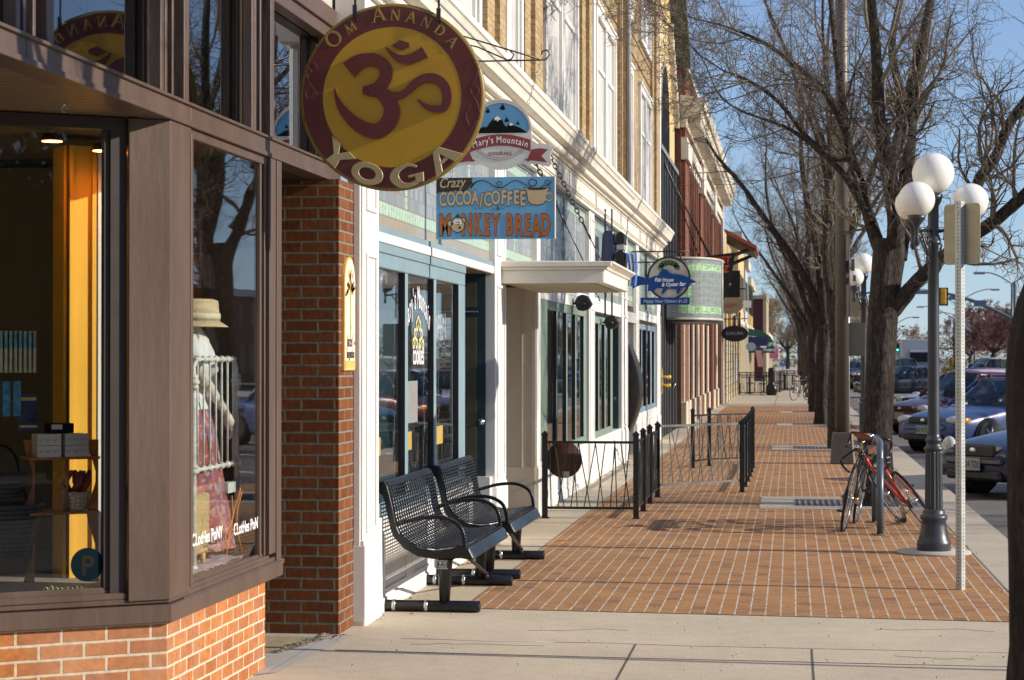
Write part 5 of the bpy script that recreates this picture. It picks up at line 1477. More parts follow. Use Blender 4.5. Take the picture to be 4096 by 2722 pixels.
m.build_each('window', dglass, b)
m = MB()
for z, h in ((6.6, .28), (3.7, .22)): m.box(-2.6, -2.44, 49.15, 75.9, z, z + h)
m.box(-2.6, -2.40, 49.1, 51.0, 6.35, 6.75)
m.box(-2.6, -2.38, 57.5, 59.1, 6.2, 6.95); m.box(-2.6, -2.38, 66.1, 67.7, 6.2, 6.95)
k = 51.0
while k < 74: m.box(-2.6, -2.47, k, k + .7, 6.35, 6.5); k += 1.15
m.box(-2.6, -2.42, 74.9, 76, 0, 8.1); m.box(-2.6, -2.36, 74.8, 76.1, 7.3, 8.3)
m.box(-2.6, -2.45, 49.15, 75.9, 8.58, 8.72)
m.build('stone_band', M('white_stone', (.62, .58, .50), .7, var=.12, scale=2), b)
for a, c in ((49.0, 58.3), (58.4, 67.0), (67.1, 76.0)):
    m = MB(); pf = [(-2.6, 7.1), (-2.44, 7.1), (-2.42, 7.3), (-2.10, 7.36), (-2.08, 7.52), (-2.02, 7.54), (-1.98, 7.78), (-2.6, 7.86)]
    m.prism(pf, lambda u, v, w: (u, w, v), a, c)
    q = a + .5
    while q < c - .3: m.box(-2.45, -2.12, q, q + .18, 7.16, 7.34); q += .62
    m.build('cornice', cream, b, bevel=.01)
m = MB()
for a, c in ((49.15, 49.9), (50.6, 51.4), (53.6, 54.0), (56.4, 57.0), (59.5, 60.2), (63, 63.6), (67.0, 67.9), (70.4, 71.2)):
    m = MB(); m.box(-2.62, -2.49, a, c, 0, 3.6); m.box(-2.62, -2.44, a - .05, c + .05, 0, .62)
    m.build('stone_pier', stone_cream, b, bevel=.02)
m = MB()
for a in (52.4, 55.2, 61.8, 65.5, 69.2, 73): m.box(-2.62, -2.50, a, a + .25, 0, 3.6)
m.build_each('brick_strip', brick_red, b)
m = MB()
for a, c in ((51.5, 52.3), (57.5, 59.4), (60.4, 61.6), (63.8, 65.2)): m.box(-2.62, -2.55, a, c, .5, 2.4)
m.build_each('teal_window_strip', teal, b)
m = MB(); m.box(-2.6, -2.30, 60.5, 61.1, 2.6, 2.95); m.build('brown_box_lamp', brown_dk, b)
# --- rough stone front
b = thingb('low shop with rough cream stone pillars and dark gaps', 84, 'stone_front_shop')
m = MB(); m.box(-9, -2.62, 76.1, 99, 0, 4.4)
for a, c in ((76.2, 77.5), (79.2, 80.2), (82.3, 83.2), (86, 86.8), (90, 90.9), (94.5, 95.5)): m.box(-2.65, -2.34, a, c, 0, 3.4)
m.build_each('stone_pillar', stone_rough, b)
m = MB()
for a, c in ((77.5, 79.2), (80.2, 82.3), (83.2, 86), (86.8, 90), (90.9, 94.5)): m.box(-2.64, -2.60, a, c, .4, 3.2)
m.build_each('window', dglass, b)
m = MB(); m.box(-2.6, -2.30, 88, 88.5, .7, 1.6); m.build('meter_box', M('pale_grey_box', (.42, .45, .46), .5), b)
m = MB(); m.box(-2.6, -2.42, 76.1, 79, 4.4, 6.3); m.box(-9, -2.62, 76.1, 92, 4.4, 6.4); m.build('yellow_wall', stucco, b)
# wooden awning
t = thing('red_roof_awning', 'timber bracketed awning with a rusty red roof sticking out above the shops', 'awning', (-2.5, 80, 5.8))
m = MB(); m.hexa([(-2.62, 78.5, 6.42), (-1.30, 78.5, 5.72), (-1.30, 84, 5.72), (-2.62, 84, 6.42)], [(-2.62, 78.5, 6.58), (-1.28, 78.5, 5.86), (-1.28, 84, 5.86), (-2.62, 84, 6.58)])
m.build('red_roof', M('rust_red_metal', (.30, .06, .03), .5, var=.2), t)
m = MB(); m.hexa([(-2.6, 78.5, 6.25), (-1.36, 78.5, 5.60), (-1.36, 83.9, 5.60), (-2.6, 83.9, 6.25)], [(-2.6, 78.5, 6.41), (-1.34, 78.5, 5.71), (-1.34, 83.9, 5.71), (-2.6, 83.9, 6.41)])
m.tube([(-2.55, 78.7, 5.35), (-1.55, 78.7, 5.75)], .07, 4); m.tube([(-2.55, 78.7, 5.4), (-2.55, 78.7, 6.3)], .07, 4)
m.tube([(-2.5, 83.7, 5.35), (-1.55, 83.7, 5.75)], .07, 4)
m.build('timber', M('dark_timber', (.05, .035, .025), .8), t)
# --- tall cream building and the row behind
def simple_block(lab, y0, y1, h, mat_, seed, x=-2.6, trim=cream, name='shop_building', zt=.4):
    b = thingb(lab, (y0 + y1) / 2, name); rn = random.Random(seed)
    m = MB(); m.box(-12, x, y0, y1, 0, h); m.build('wall', mat_, b)
    m = MB(); m.box(-12, x + .18, y0 - .02, y1 + .02, h - zt, h + .06); m.box(-12, x + .08, y0, y1, 3.3, 3.5); m.build('cornice', trim, b)
    m = MB(); k = y0 + .6
    while k + 1.2 < y1:
        m.box(x - .05, x + .02, k, k + 1.1, .5, 2.9)
        if h > 6: m.box(x - .05, x + .02, k, k + .9, 4.2, 5.8)
        k += 1.9
    m.build_each('window', dglass, b)
    m = MB(); k = y0 + .2
    while k + .3 < y1: m.box(x - .03, x + .08, k, k + .28, 0, 3.3); k += 1.9
    m.build_each('pilaster', trim, b)
    return b
simple_block('tall cream yellow building beyond the red roofed awning', 99.2, 112, 7.6, stucco, 1, -2.50)
simple_block('blue and white striped narrow shop front beyond the stone pillars', 112.1, 119, 6.9, M('pale_blue_wall', (.40, .46, .50), .7), 2, -2.45)
simple_block('ochre shop front with white trim farther down the row', 119.1, 133, 6.2, M('ochre_reflection2', (.42, .27, .09), .7), 3, -2.42)
b = thingb('dark red box shaped building sticking up beyond the cream one', 150, 'dark_red_building')
m = MB(); m.box(-9, -1.75, 146, 160, 0, 5.75); m.build('wall', M('dark_red_render', (.13, .022, .02), .7), b)
m = MB(); m.box(-9, -1.68, 145.9, 160, 5.75, 6.0); m.box(-1.95, -1.72, 145.95, 160, 0, 5.75); m.box(-9, -1.70, 145.9, 160, 2.6, 3.0); m.build('beige_trim', M('beige_trim', (.42, .33, .2), .7), b)
simple_block('low brown shop near the far end of the row', 160.2, 190, 4.2, M('far_brown_wall', (.25, .16, .09), .8), 5, -2.3)
simple_block('last pale low building before the distant trees', 190.2, 235, 3.9, M('far_pale_wall', (.42, .36, .26), .8), 6, -2.2)
# ---- hanging signs in the distance
orange_l = M('orange_lettering', (.60, .10, .015), .5)
t = thing('black_kite_sign', 'slanted black banner sign with bold orange letters above the marquee', 'sign', (-2.1, 62, 4.2))
k_ = 1 / 134.
def far(Y): s_ = Y / 8300. * 1.0; return lambda u, v: (-(3165 - u) * s_, 1.67 + (1430 - v) * s_)
f = far(62)
m = MB(); flat(m, [f(*p) for p in ((2766, 1035), (2946, 1012), (2938, 1060), (2915, 1175), (2900, 1200), (2790, 1200), (2780, 1100))], Mfront(0, 62, 0), 0, .05); m.build('board', M('sign_black', (.008, .008, .009), .6), t)
m = MB(); x, z = f(2858, 1058); text_mb(m, 'ROCKET', .27, Mfront(x, 61.94, z, .06), bold=.012, shear=.2, sx=.95); x, z = f(2905, 1092); text_mb(m, 'Z', .29, Mfront(x, 61.94, z, .06), bold=.012, shear=.2); m.build('lettering', orange_l, t)
t = thing('black_pop_shop_sign', 'black sign panel with white letters hanging under the slanted banner', 'sign', (-2, 64, 3.8))
f = far(64); a = f(2880, 1085); c = f(2964, 1190)
m = MB(); m.box(a[0], c[0], 64, 64.06, c[1], a[1]); m.build('board', M('sign_black', (.008, .008, .009)), t)
m = MB(); x, z = f(2908, 1130); text_mb(m, 'SODA', .17, Mfront(x - .1, 63.98, z), bold=.006, sx=.9); x, z = f(2908, 1150); text_mb(m, 'POP', .17, Mfront(x, 63.98, z), bold=.006, sx=.9); m.build('lettering', white_ink, t)
t = thing('brown_bakery_sign', 'small dark brown sign with tiny pale letters below the black panel', 'sign', (-2, 68, 3.6))
f = far(68); a = f(2893, 1160); c = f(2960, 1192)
m = MB(); m.box(a[0], c[0], 68, 68.05, c[1], a[1]); m.box(a[0] - .1, c[0] + .2, 68, 68.05, a[1], a[1] + .04); m.build('board', M('sign_brown', (.03, .014, .01), .6), t)
m = MB(); x, z = f(2938, 1181); text_mb(m, 'BAKERY', .10, Mfront(x, 67.98, z + .04), sx=.9); text_mb(m, 'CAFE', .08, Mfront(x, 67.98, z - .06), sx=.9); m.build('lettering', white_ink, t)
t = thing('tan_oval_sign', 'tan oval sign with faded orange letters over the pavement', 'sign', (-2, 70, 3.4))
f = far(70); c = f(2925, 1222)
m = MB(); disc(m, Mfront(c[0], 70, c[1]), .43, .31, .05); m.build('board', M('sign_khaki', (.34, .29, .19), .6), t)
m = MB(); text_mb(m, 'ACADEMY', .14, Mfront(c[0] - .02, 69.94, c[1] - .03), sx=.85, bold=.003); m.build('lettering', M('faded_orange_letter', (.45, .16, .06), .6), t)
t = thing('black_oval_sign', 'black dotted oval sign with white letters hanging from an iron bracket', 'sign', (-1.8, 66, 2.4))
f = far(66); c = f(2942, 1336)
m = MB(); disc(m, Mfront(c[0], 66, c[1]), .43, .255, .05, 48); m.build('board', M('sign_black2', (.022, .022, .022), .5), t)
m = MB()
for i in range(-6, 7):
    for j in range(-3, 4):
        x, z = i * .065 + (j % 2) * .03, j * .062
        if (x / .36) ** 2 + (z / .23) ** 2 < 1 and abs(z) > .05: disc(m, Mfront(c[0] + x, 65.945, c[1] + z), .014, .014, .003, 6)
m.build_each('dot', M('dot_black', (.004, .004, .004), .4), t)
m = MB(); text_mb(m, 'EUROPA', .14, Mfront(c[0], 65.94, c[1] - .04), sx=1.0, bold=.001); m.build('lettering', M('grey_lettering', (.4, .4, .4), .5), t)
m = MB(); m.tube([(-2.55, 66.02, 2.86), (-1.35, 66.02, 2.90)], .018, 5); m.tube([(-1.62, 66.02, 2.6), (-1.62, 66.02, 3.1)], .04, 6); m.tube([(-1.78, 66.02, 2.6), (-1.78, 66.02, 3.0)], .03, 6); m.build('bracket', black, t)
t = thing('yellow_shop_banner', 'small bright yellow panel on the wall behind the black oval sign', 'panel', (-2.3, 78, 2.9))
f = far(77.9); a = f(2898, 1257); c = f(2928, 1312)
m = MB(); m.box(a[0], c[0], 77.85, 77.9, c[1], a[1]); m.box(a[0], a[0] + .03, 77.83, 77.85, c[1], a[1]); m.build('panel', M('banner_yellow', (.75, .45, .03), .6), t)
t = thing('white_bracket_lamp', 'white flat lamp box standing out from the wall above the flags', 'lamp', (-2, 85, 3.6))
f = far(85); m = MB(); a = f(2974, 1205); c = f(3006, 1232); m.box(a[0], c[0], 85, 85.4, c[1], a[1]); a = f(2975, 1232); c = f(2985, 1250); m.box(a[0], c[0], 85, 85.3, c[1], a[1]); m.build('housing', white, t)
t = thing('blue_round_sign', 'pale blue round sign on a navy panel beside the flag', 'sign', (-1.9, 96, 2.3))
f = far(96); m = MB(); m.box(f(2995, 0)[0], f(3072, 0)[0], 96.2, 96.25, f(0, 1385)[1], f(0, 1348)[1]); m.build('navy_panel', M('navy_canvas', (.02, .03, .10), .8), t)
m = MB(); c = f(3006, 1388); disc(m, Mfront(c[0], 96, c[1]), .23, .20, .05, 28); m.build('disc', M('pale_blue_disc', (.30, .36, .42), .6), t)
t = thing('striped_flag', 'red and white striped flag with a blue corner hanging from a slanted pole', 'flag', (-1.6, 100, 1.9))
f = far(100)
P_ = lambda u, v, w=0: (f(u, v)[0], 100 + w, f(u, v)[1])
cols_ = {0: [], 1: []}
mr, mw_ = MB(), MB()
for k in range(9):
    a0, a1 = 3022 + k * 2.9 - 2, 3022 + (k + 1) * 2.9 - 2
    tgt = mr if k % 2 == 0 else mw_
    for (va, vb, sh0, sh1) in ((1398, 1430, 2, 8), (1430, 1468, 8, 16)):
        q = [P_(a0 + sh0, va), P_(a1 + sh0, va), P_(a1 + sh1 * .8, vb), P_(a0 + sh1 * .8, vb)]
        tgt.hexa(q, [(x, y + .03, z) for x, y, z in q])
mr.build('red_stripes', M('flag_red', (.42, .09, .08), .8), t); mw_.build('white_stripes', M('flag_white', (.6, .52, .48), .8), t)
m = MB(); q = [P_(3028, 1352), P_(3038, 1352), P_(3046, 1402), P_(3026, 1402)]; m.hexa(q, [(x, y + .03, z) for x, y, z in q]); m.build('blue_canton', M('flag_blue', (.05, .08, .20), .8), t)
m = MB(); m.tube([P_(2995, 1345, .05), P_(3034, 1350, .05)], .015, 5); m.build('pole', white, t)
t = thing('green_barrel_awning', 'dark green rounded awning with white lettering on its edge', 'awning', (-1.6, 118, 2.4))
f = far(118); m = MB()
pr2 = [(-2.6, f(0, 1312)[1]), (f(3050, 0)[0], f(0, 1325)[1]), (f(3080, 0)[0], f(0, 1345)[1]), (f(3095, 0)[0], f(0, 1370)[1]), (f(3101, 0)[0], f(0, 1412)[1]), (-2.6, f(0, 1412)[1])]
m.prism(pr2, lambda u, v, w: (u, w, v), 118, 124); m.build('canvas', M('green_canvas', (.015, .08, .055), .8), t)
m = MB(); x, z = f(3080, 1385); text_mb(m, 'Pure', .42, Mfront(x, 117.97, z), sx=.9, bold=.005); x, z = f(3078, 1406); text_mb(m, 'Modern', .26, Mfront(x, 117.97, z), sx=.8, bold=.004)
m.box(f(3040, 0)[0], f(3068, 0)[0], 117.95, 117.98, f(0, 1392)[1], f(0, 1384)[1]); m.build('lettering', white_ink, t)
t = thing('pink_shop_sign', 'small pink rounded sign beyond the green awning', 'sign', (-1.3, 128, 2))
f = far(128); m = MB(); c = f(3098, 1414); m.cbox((c[0], 128, c[1]), (.56, .1, .64)); m.build('panel', M('sign_pink', (.55, .16, .30), .6), t, bevel=.12, seg=3)
t = thing('blue_far_sign', 'tiny blue sign far down the pavement', 'sign', (-.5, 140, 1.8))
f = far(140); m = MB(); c = f(3131, 1458); m.cbox((c[0], 140, c[1]), (.42, .05, .24)); m.cbox((c[0], 140.05, c[1] - .9), (.05, .05, 1.7)); m.build('board', M('sign_bright_blue', (.10, .22, .5), .6), t)
# opposite side of the street (seen in the window reflections)
def opp(lab, y0, y1, h, mat_, x=23.):
    b = thing('opposite_building', lab, 'building', (x + 4, (y0 + y1) / 2, 0))
    m = MB(); m.box(x, x + 12, y0, y1, 0, h); m.build('wall', mat_, b)
    m = MB(); k = y0 + .8
    while k + 1.6 < y1: m.box(x - .03, x + .02, k, k + 1.5, .6, 2.6); m.box(x - .03, x + .02, k, k + 1.1, 3.8, 5.3); k += 2.4
    m.build_each('window', dglass, b)
    m = MB(); m.box(x - .25, x + 12.2, y0 - .05, y1 + .05, h - .35, h + .1); m.build('cornice', cream, b)
opp('blue grey corrugated block across the street', 58, 84, 8.5, M('blue_grey_cladding', (.20, .23, .30), .6, var=.2, scale=2, st=(3, 3, .05)), 26)
opp('brown brick shop row across the street', 100, 150, 6, brick_red, 30)
opp('pale two storey block across the street near the corner', 30, 52, 6.5, stucco, 27)
# ================================================================ BENCHES
def make_bench(y0, L, label):
    t = thing('park_bench', label, 'bench', (-2.36, y0 + L / 2, 0), 'black metal benches along the white shop front')
    X0, k = -2.663, 1 / 890.6
    def e(px, py): return (X0 + (px - 645) * k, (1165 - py) * k)
    outer = [(612, 440), (622, 418), (640, 404), (662, 402), (678, 425), (690, 470), (712, 560), (724, 640), (745, 700), (800, 755), (870, 790), (960, 803), (1050, 790), (1105, 765), (1112, 735), (1105, 700), (1085, 668), (1045, 640), (985, 620), (930, 622), (830, 642), (726, 668), (722, 636), (830, 615), (930, 600), (985, 598), (1060, 615), (1115, 660), (1142, 710), (1150, 785), (1188, 845), (1168, 856), (1120, 846), (1040, 848), (950, 852), (860, 838), (780, 795), (715, 725), (690, 650), (672, 560), (655, 490), (630, 468)]
    # side frames as two plates joined: lower band and arm loop
    band = [(612, 440), (622, 418), (640, 404), (662, 402), (678, 425), (690, 470), (712, 560), (728, 650), (752, 705), (805, 757), (872, 791), (960, 803), (1050, 792), (1112, 768), (1160, 790), (1188, 845), (1168, 856), (1120, 846), (1040, 848), (950, 852), (860, 838), (780, 795), (715, 725), (690, 650), (672, 560), (655, 490), (630, 468)]
    for yy in (y0 + .03, y0 + L - .03):
        m = MB(); m.prism([e(*p) for p in band], lambda u, v, w: (u, w, v), yy - .016, yy + .016)
        arm = [(728, 655), (780, 640), (860, 618), (940, 609), (1000, 610), (1060, 628), (1105, 662), (1128, 715), (1135, 790)]
        pts = curve_pts([(e(*p)[0], yy, e(*p)[1]) for p in arm], 4)
        for i in range(len(pts) - 1):
            a, b_ = pts[i], pts[i + 1]; d = (b_ - a).normalized(); q = Vector((-d.z, 0, d.x)) * .0135
            lo = [a - q, a + q, b_ + q, b_ - q]
            m.hexa([p + Vector((0, -.016, 0)) for p in lo], [p + Vector((0, .016, 0)) for p in lo])
        m.build('end_frame', black_gloss, t, bevel=.004)
    prof = curve_pts([(e(632, 418)[0], 0, e(0, 415)[1]), (e(668, 408)[0], 0, e(0, 408)[1]), (e(690, 450)[0], 0, e(0, 450)[1]), (e(712, 550)[0], 0, e(0, 550)[1]), (e(728, 640)[0], 0, e(0, 640)[1]), (e(752, 700)[0], 0, e(0, 700)[1]), (e(800, 748)[0], 0, e(0, 748)[1]), (e(880, 785)[0], 0, e(0, 785)[1]), (e(980, 792)[0], 0, e(0, 792)[1]), (e(1090, 775)[0], 0, e(0, 775)[1]), (e(1150, 783)[0], 0, e(0, 783)[1])], 8)
    # resample evenly
    def resamp(pts, step):
        out = [pts[0]]; acc = 0
        for i in range(1, len(pts)):
            seg = (pts[i] - pts[i - 1]); d = seg.length; s_ = step - acc
            while s_ <= d: out.append(pts[i - 1] + seg * (s_ / d)); s_ += step
            acc = d - (s_ - step)
        return out
    pr = resamp(prof, .0245)
    half = 14
    m1, m2 = MB(), MB()
    ya, yb = y0 + .045, y0 + L - .045
    for i, p in enumerate(pr):
        mm_ = m1 if i < half else m2
        mm_.tube([(p.x, ya, p.z), (p.x, yb, p.z)], .0058, 5, cap=False)
    n = int((yb - ya) / .078)
    for k2 in range(n + 1):
        y = ya + (yb - ya) * k2 / n
        for mm_, seg in ((m1, pr[:half + 1]), (m2, pr[half:])):
            pts = seg
            for i in range(len(pts) - 1):
                a, b_ = pts[i], pts[i + 1]; d = (b_ - a).normalized(); q = Vector((-d.z, 0, d.x)) * .003
                mm_.hexa([a - q + Vector((0, y - .010, 0)), a + q + Vector((0, y - .010, 0)), b_ + q + Vector((0, y - .010, 0)), b_ - q + Vector((0, y - .010, 0))],
                         [a - q + Vector((0, y + .010, 0)), a + q + Vector((0, y + .010, 0)), b_ + q + Vector((0, y + .010, 0)), b_ - q + Vector((0, y + .010, 0))])
    m1.build('backrest', black_gloss, t); m2.build('seat', black_gloss, t)
    m = MB(); a, b_ = e(1150, 786), e(1186, 846)
    m.prism([a, (a[0] + .006, a[1] + .004), (b_[0] + .006, b_[1]), (b_[0] - .01, b_[1] - .012)], lambda u, v, w: (u, w, v), ya, yb); m.build('front_lip', black_gloss, t, bevel=.002)
    m = MB(); a, b_ = e(622, 424), e(680, 420)
    m.prism([e(618, 436), e(630, 412), e(655, 400), e(678, 416), e(684, 440), e(672, 436), e(660, 414), e(640, 420)], lambda u, v, w: (u, w, v), ya, yb); m.build('top_roll', black_gloss, t, bevel=.002)
    for i, yy in enumerate((y0 + .02, y0 + L - .12)):
        yc = yy + .05
        m = MB()
        m.tube([(-2.245, yc, .37), (-2.25, yc, .33), (-2.253, yc, .06)], [.052, .05, .034], 16)
        m.build('post', black_gloss, t)
        m = MB(); m.tube([(-2.66, yc, .040), (-2.02, yc, .040)], .037, 18); m.lathe([(.031, 0), (.031, .003)], (-2.02, yc, .04), 16, axis='X'); m.build('foot_tube', black_gloss, t, bevel=.003)
        m = MB()
        for xx in (-2.60, -2.385): m.tube([(xx, yc, .040), (xx + .022, yc, .040)], .0395, 18)
        m.build_each('steel_band', M('shiny_band', (.6, .62, .62), .3, metal=.8, var=.2, scale=40), t)
    m = MB()
    m.tube([(-2.13, y0 + .12, .375), (-2.20, y0 + L - .10, .09)], .012, 8); m.tube([(-2.20, y0 + L - .10, .09), (-2.20, y0 + L - .10, .055)], .012, 8)
    m.tube([(-2.2, y0 + .07, .36), (-2.2, y0 + L - .07, .36)], .018, 8)
    m.build('brace', M('dark_brace', (.05, .045, .04), .4, metal=.5), t)
    return t
bt = make_bench(13.36, 1.72, 'near black metal mesh bench with the small label on its leg')
make_bench(15.40, 1.66, 'second black metal mesh bench, beyond the near one')
m = MB(); m.box(-2.292, -2.222, 13.375, 13.385, .285, .345); o = m.build('maker_label', M('label_black', (.02, .02, .02), .4), bt)
m = MB(); m.box(-2.29, -2.224, 13.3725, 13.375, .288, .292); m.box(-2.29, -2.224, 13.3725, 13.375, .338, .342)
disc(m, Mfront(-2.272, 13.375, .326), .009, .009, .001, 12)
for k in range(3): m.box(-2.255, -2.23, 13.3725, 13.375, .318 + k * .006, .3205 + k * .006)
for k in range(3): m.box(-2.285, -2.23, 13.3725, 13.375, .296 + k * .006, .2985 + k * .006)
m.build('label_print', M('label_print', (.45, .42, .4), .5), o)
for i, (x, y) in enumerate(((-2.46, 13.30), (-2.20, 13.33))):
    t = thing('cigarette_end', ['orange cigarette end on the concrete by the near bench foot', 'tiny cigarette end right of the near bench post'][i], 'cigarette end', (x, y, 0))
    m = MB(); m.tube([(x, y, .005), (x + (.035 if i == 0 else .01), y, .005)], .0045, 6); m.build('filter', M('orange_filter', (.7, .28, .05), .8), t)
# ================================================================ PATIO FENCES
fm = M('fence_black', (.022, .022, .023), .4, metal=.3, var=.2)
fg = M('fence_grey', (.16, .16, .155), .4, metal=.4, var=.15)
rndf = random.Random(21)
def fpost(par, x, y, h=.865):
    m = MB(); m.box(x - .028, x + .028, y - .028, y + .028, 0, h); m.box(x - .045, x + .045, y - .045, y + .045, 0, .012)
    m.hexa([(x-.036, y-.036, h), (x+.036, y-.036, h), (x+.036, y+.036, h), (x-.036, y+.036, h)], [(x-.036, y-.036, h+.012), (x+.036, y-.036, h+.012), (x+.036, y+.036, h+.012), (x-.036, y+.036, h+.012)])
    m.hexa([(x-.032, y-.032, h+.012), (x+.032, y-.032, h+.012), (x+.032, y+.032, h+.012), (x-.032, y+.032, h+.012)], [(x-.006, y-.006, h+.042), (x+.006, y-.006, h+.042), (x+.006, y+.006, h+.042), (x-.006, y+.006, h+.042)])
    m.build('post', fm, par)
def fpanel(par, a, b, mat_=None, n=None, z0=.11, z1=.79, skew=1.):
    a = Vector((a[0], a[1], 0)); b = Vector((b[0], b[1], 0)); d = b - a; L = d.length; mat_ = mat_ or fm
    m = MB(); up_ = Vector((0, 0, 1)); q = Vector((-d.y, d.x, 0)).normalized() * .012
    for z in (z0, z1):
        s_ = [a - q, b - q, b + q, a + q]; m.hexa([p + up_ * (z - .013) for p in s_], [p + up_ * (z + .013) for p in s_])
    n = n or max(4, int(L / .085)); ls = [.5 * (i + .7) / n * 2 for i in range(n)]
    for i in range(n):
        s0 = (i + .5) / n; s1 = s0 + rndf.uniform(.02, .17) * skew * (1 if i % 2 else -1)
        s1 = min(max(s1, .02), .98)
        m.tube([a + d * s0 + up_ * z0, a + d * s1 + up_ * z1], .0062, 5, cap=False)
    m.build('rod_panel', mat_, par)
t = thing('patio_fence', 'black rod patio fence with a round brown board, nearest the benches', 'fence', (-1.9, 23, 0), 'black rod patio fences')
P1 = [(-2.535, 21.40), (-1.59, 21.42), (-1.59, 22.46), (-1.60, 23.66), (-1.58, 24.73)]
for p in P1: fpost(t, *p)
fpanel(t, (-2.505, 21.40), (-1.62, 21.42), n=13)
for i in range(1, 4): fpanel(t, P1[i], P1[i + 1], n=12)
fpanel(t, (-1.55, 24.73), (-.635, 25.80), fg, n=16, z0=.15, z1=.85)
m = MB(); m.box(-1.585, -1.55, 24.6, 24.68, .35, .7); m.build('latch_box', blackm, t)
t = thing('patio_fence', 'farther black rod patio fence boxed out over the brick paving', 'fence', (-1, 29, 0), 'black rod patio fences')
P2 = [(-.605, 25.80), (-.59, 26.87), (-.58, 28.03), (-.575, 29.17), (-.575, 30.3), (-.575, 31.45), (-.60, 32.6)]
for p in P2: fpost(t, *p)
for i in range(len(P2) - 1): fpanel(t, P2[i], P2[i + 1], n=10)
P3 = [(-.60, 32.6), (-1.245, 31.9), (-1.47, 31.3)]
for p in P3[1:]: fpost(t, *p)
fpanel(t, P3[0], P3[1], n=12); fpanel(t, P3[1], P3[2], n=4)
t = thing('round_wooden_board', 'round dark brown wooden board hung behind the nearest fence panel', 'board', (-2.345, 21.46, .60))
m = MB(); m.lathe([(0, 0), (.185, 0), (.19, .008), (.19, .03), (0, .03)], (-2.345, 21.45, .605), 44, axis='Y')
m.build('disc', M('dark_walnut', (.07, .030, .015), .5, var=.35, scale=8, st=(6, 1, 1)), t)
m = MB(); m.box(-2.36, -2.285, 21.44, 21.449, .43, .485); m.build('sticker', M('pale_sticker', (.45, .47, .48), .5), t)
t = thing('wall_cable', 'thin loose cable hanging on the white bulkhead behind the round board', 'cable', (-2.65, 22.5, .3))
m = MB(); m.tube(curve_pts([(-2.652, 22.0, .5), (-2.64, 22.4, .3), (-2.645, 22.6, .18), (-2.62, 22.3, .08)], 4), .006, 5); m.build('cord', blackm, t)
# ================================================================ STREET LAMPS
globe = M('opal_globe', (.82, .80, .74), .22, var=.01, coat=.3)
def street_lamp(x, y, label):
    t = thing('street_lamp', label, 'street lamp', (x, y, 0), 'cast iron lamps with white globes')
    m = MB(); m.lathe([(.30, 0), (.315, .015), (.31, .03), (0, .04)], (x, y, -.005), 40); m.build('concrete_pad', concrete_grey, t)
    m = MB(); m.lathe([(.140, .025), (.145, .035), (.14, .065), (.146, .08), (.144, .10), (.130, .125), (.118, .17), (.106, .24), (.102, .285), (.112, .292), (.117, .31), (.110, .33), (.092, .337), (.094, .36), (.088, .37), (.076, .385)], (x, y, 0), 36)
    m.build('base', lampmetal, t)
    m = MB(); vs = []; nn = 32
    prof = [(.076, .38), (.074, .6), (.071, .86), (.068, .875)]
    for r, z in prof:
        for j in range(nn):
            rr = r * (1 - (.10 if j % 2 else 0)); a_ = 2 * math.pi * j / nn
            vs.append((x + rr * math.cos(a_), y + rr * math.sin(a_), z))
    m.add(vs, [(i * nn + j, i * nn + (j + 1) % nn, (i + 1) * nn + (j + 1) % nn, (i + 1) * nn + j) for i in range(len(prof) - 1) for j in range(nn)])
    m.build('fluted_shaft', lampmetal, t)
    m = MB(); m.lathe([(.066, .87), (.082, .885), (.083, .90), (.066, .915), (.060, .945), (.070, .955), (.070, .975), (.056, .985), (.051, 1.02), (.048, 2.2), (.044, 2.62), (.062, 2.63), (.062, 2.66), (.046, 2.67), (.046, 2.96), (.06, 2.98), (.075, 3.02), (.08, 3.055), (.05, 3.06)], (x, y, 0), 26); m.build('pole', lampmetal, t)
    m = MB(); m.sphere((x, y, 3.235), .178, 36, 20); m.build('globe', globe, t)
    for k, a_ in enumerate((0, 120, 240)):
        dx, dy = .31 * math.cos(R(a_)), .31 * math.sin(R(a_)); e = Vector((dx, dy, 0)); c0 = Vector((x, y, 0)); u_ = Vector((0, 0, 1))
        ar = MB(); ar.tube([c0 + e * .1 + u_ * 2.74, c0 + e * .5 + u_ * 2.76, c0 + e + u_ * 2.74], [.016, .013, .016], 8)
        pts = []
        for q in range(22):
            th = q * .42; rr_ = .055 * (1 - q / 26); pts.append(c0 + e * (.42 + rr_ / .31 * math.cos(th) * 1.1) + u_ * (2.68 + rr_ * math.sin(th)))
        ar.tube(pts, .007, 5); ar.tube([c0 + e * .2 + u_ * 2.50, c0 + e * .38 + u_ * 2.58, c0 + e * .75 + u_ * 2.73], .010, 6)
        ar.tube([c0 + e * .2 + u_ * 2.50, c0 + e * .30 + u_ * 2.47, c0 + e * .34 + u_ * 2.53], .008, 5)
        ar.tube([c0 + e * .12 + u_ * 2.72, c0 + e * .22 + u_ * 2.62, c0 + e * .14 + u_ * 2.52], .009, 5)
        a0 = ar.build('arm', lampmetal, t)
        m = MB(); m.lathe([(.01, 2.60), (.028, 2.63), (.02, 2.68), (.018, 2.74), (.03, 2.78), (.07, 2.83), (.078, 2.86), (.05, 2.862)], (x + dx, y + dy, 0), 18); m.build('cup', lampmetal, t)
        m = MB(); m.sphere((x + dx, y + dy, 2.995), .153, 32, 18); m.build('globe', globe, t)
    return t
street_lamp(1.2, 17.98, 'near cast iron lamp post with four white globes beside the leaning bicycles')
street_lamp(1.2, 35.2, 'farther globe lamp half hidden behind the big tree trunk')
street_lamp(1.25, 70, 'distant globe lamp among the far tree trunks')
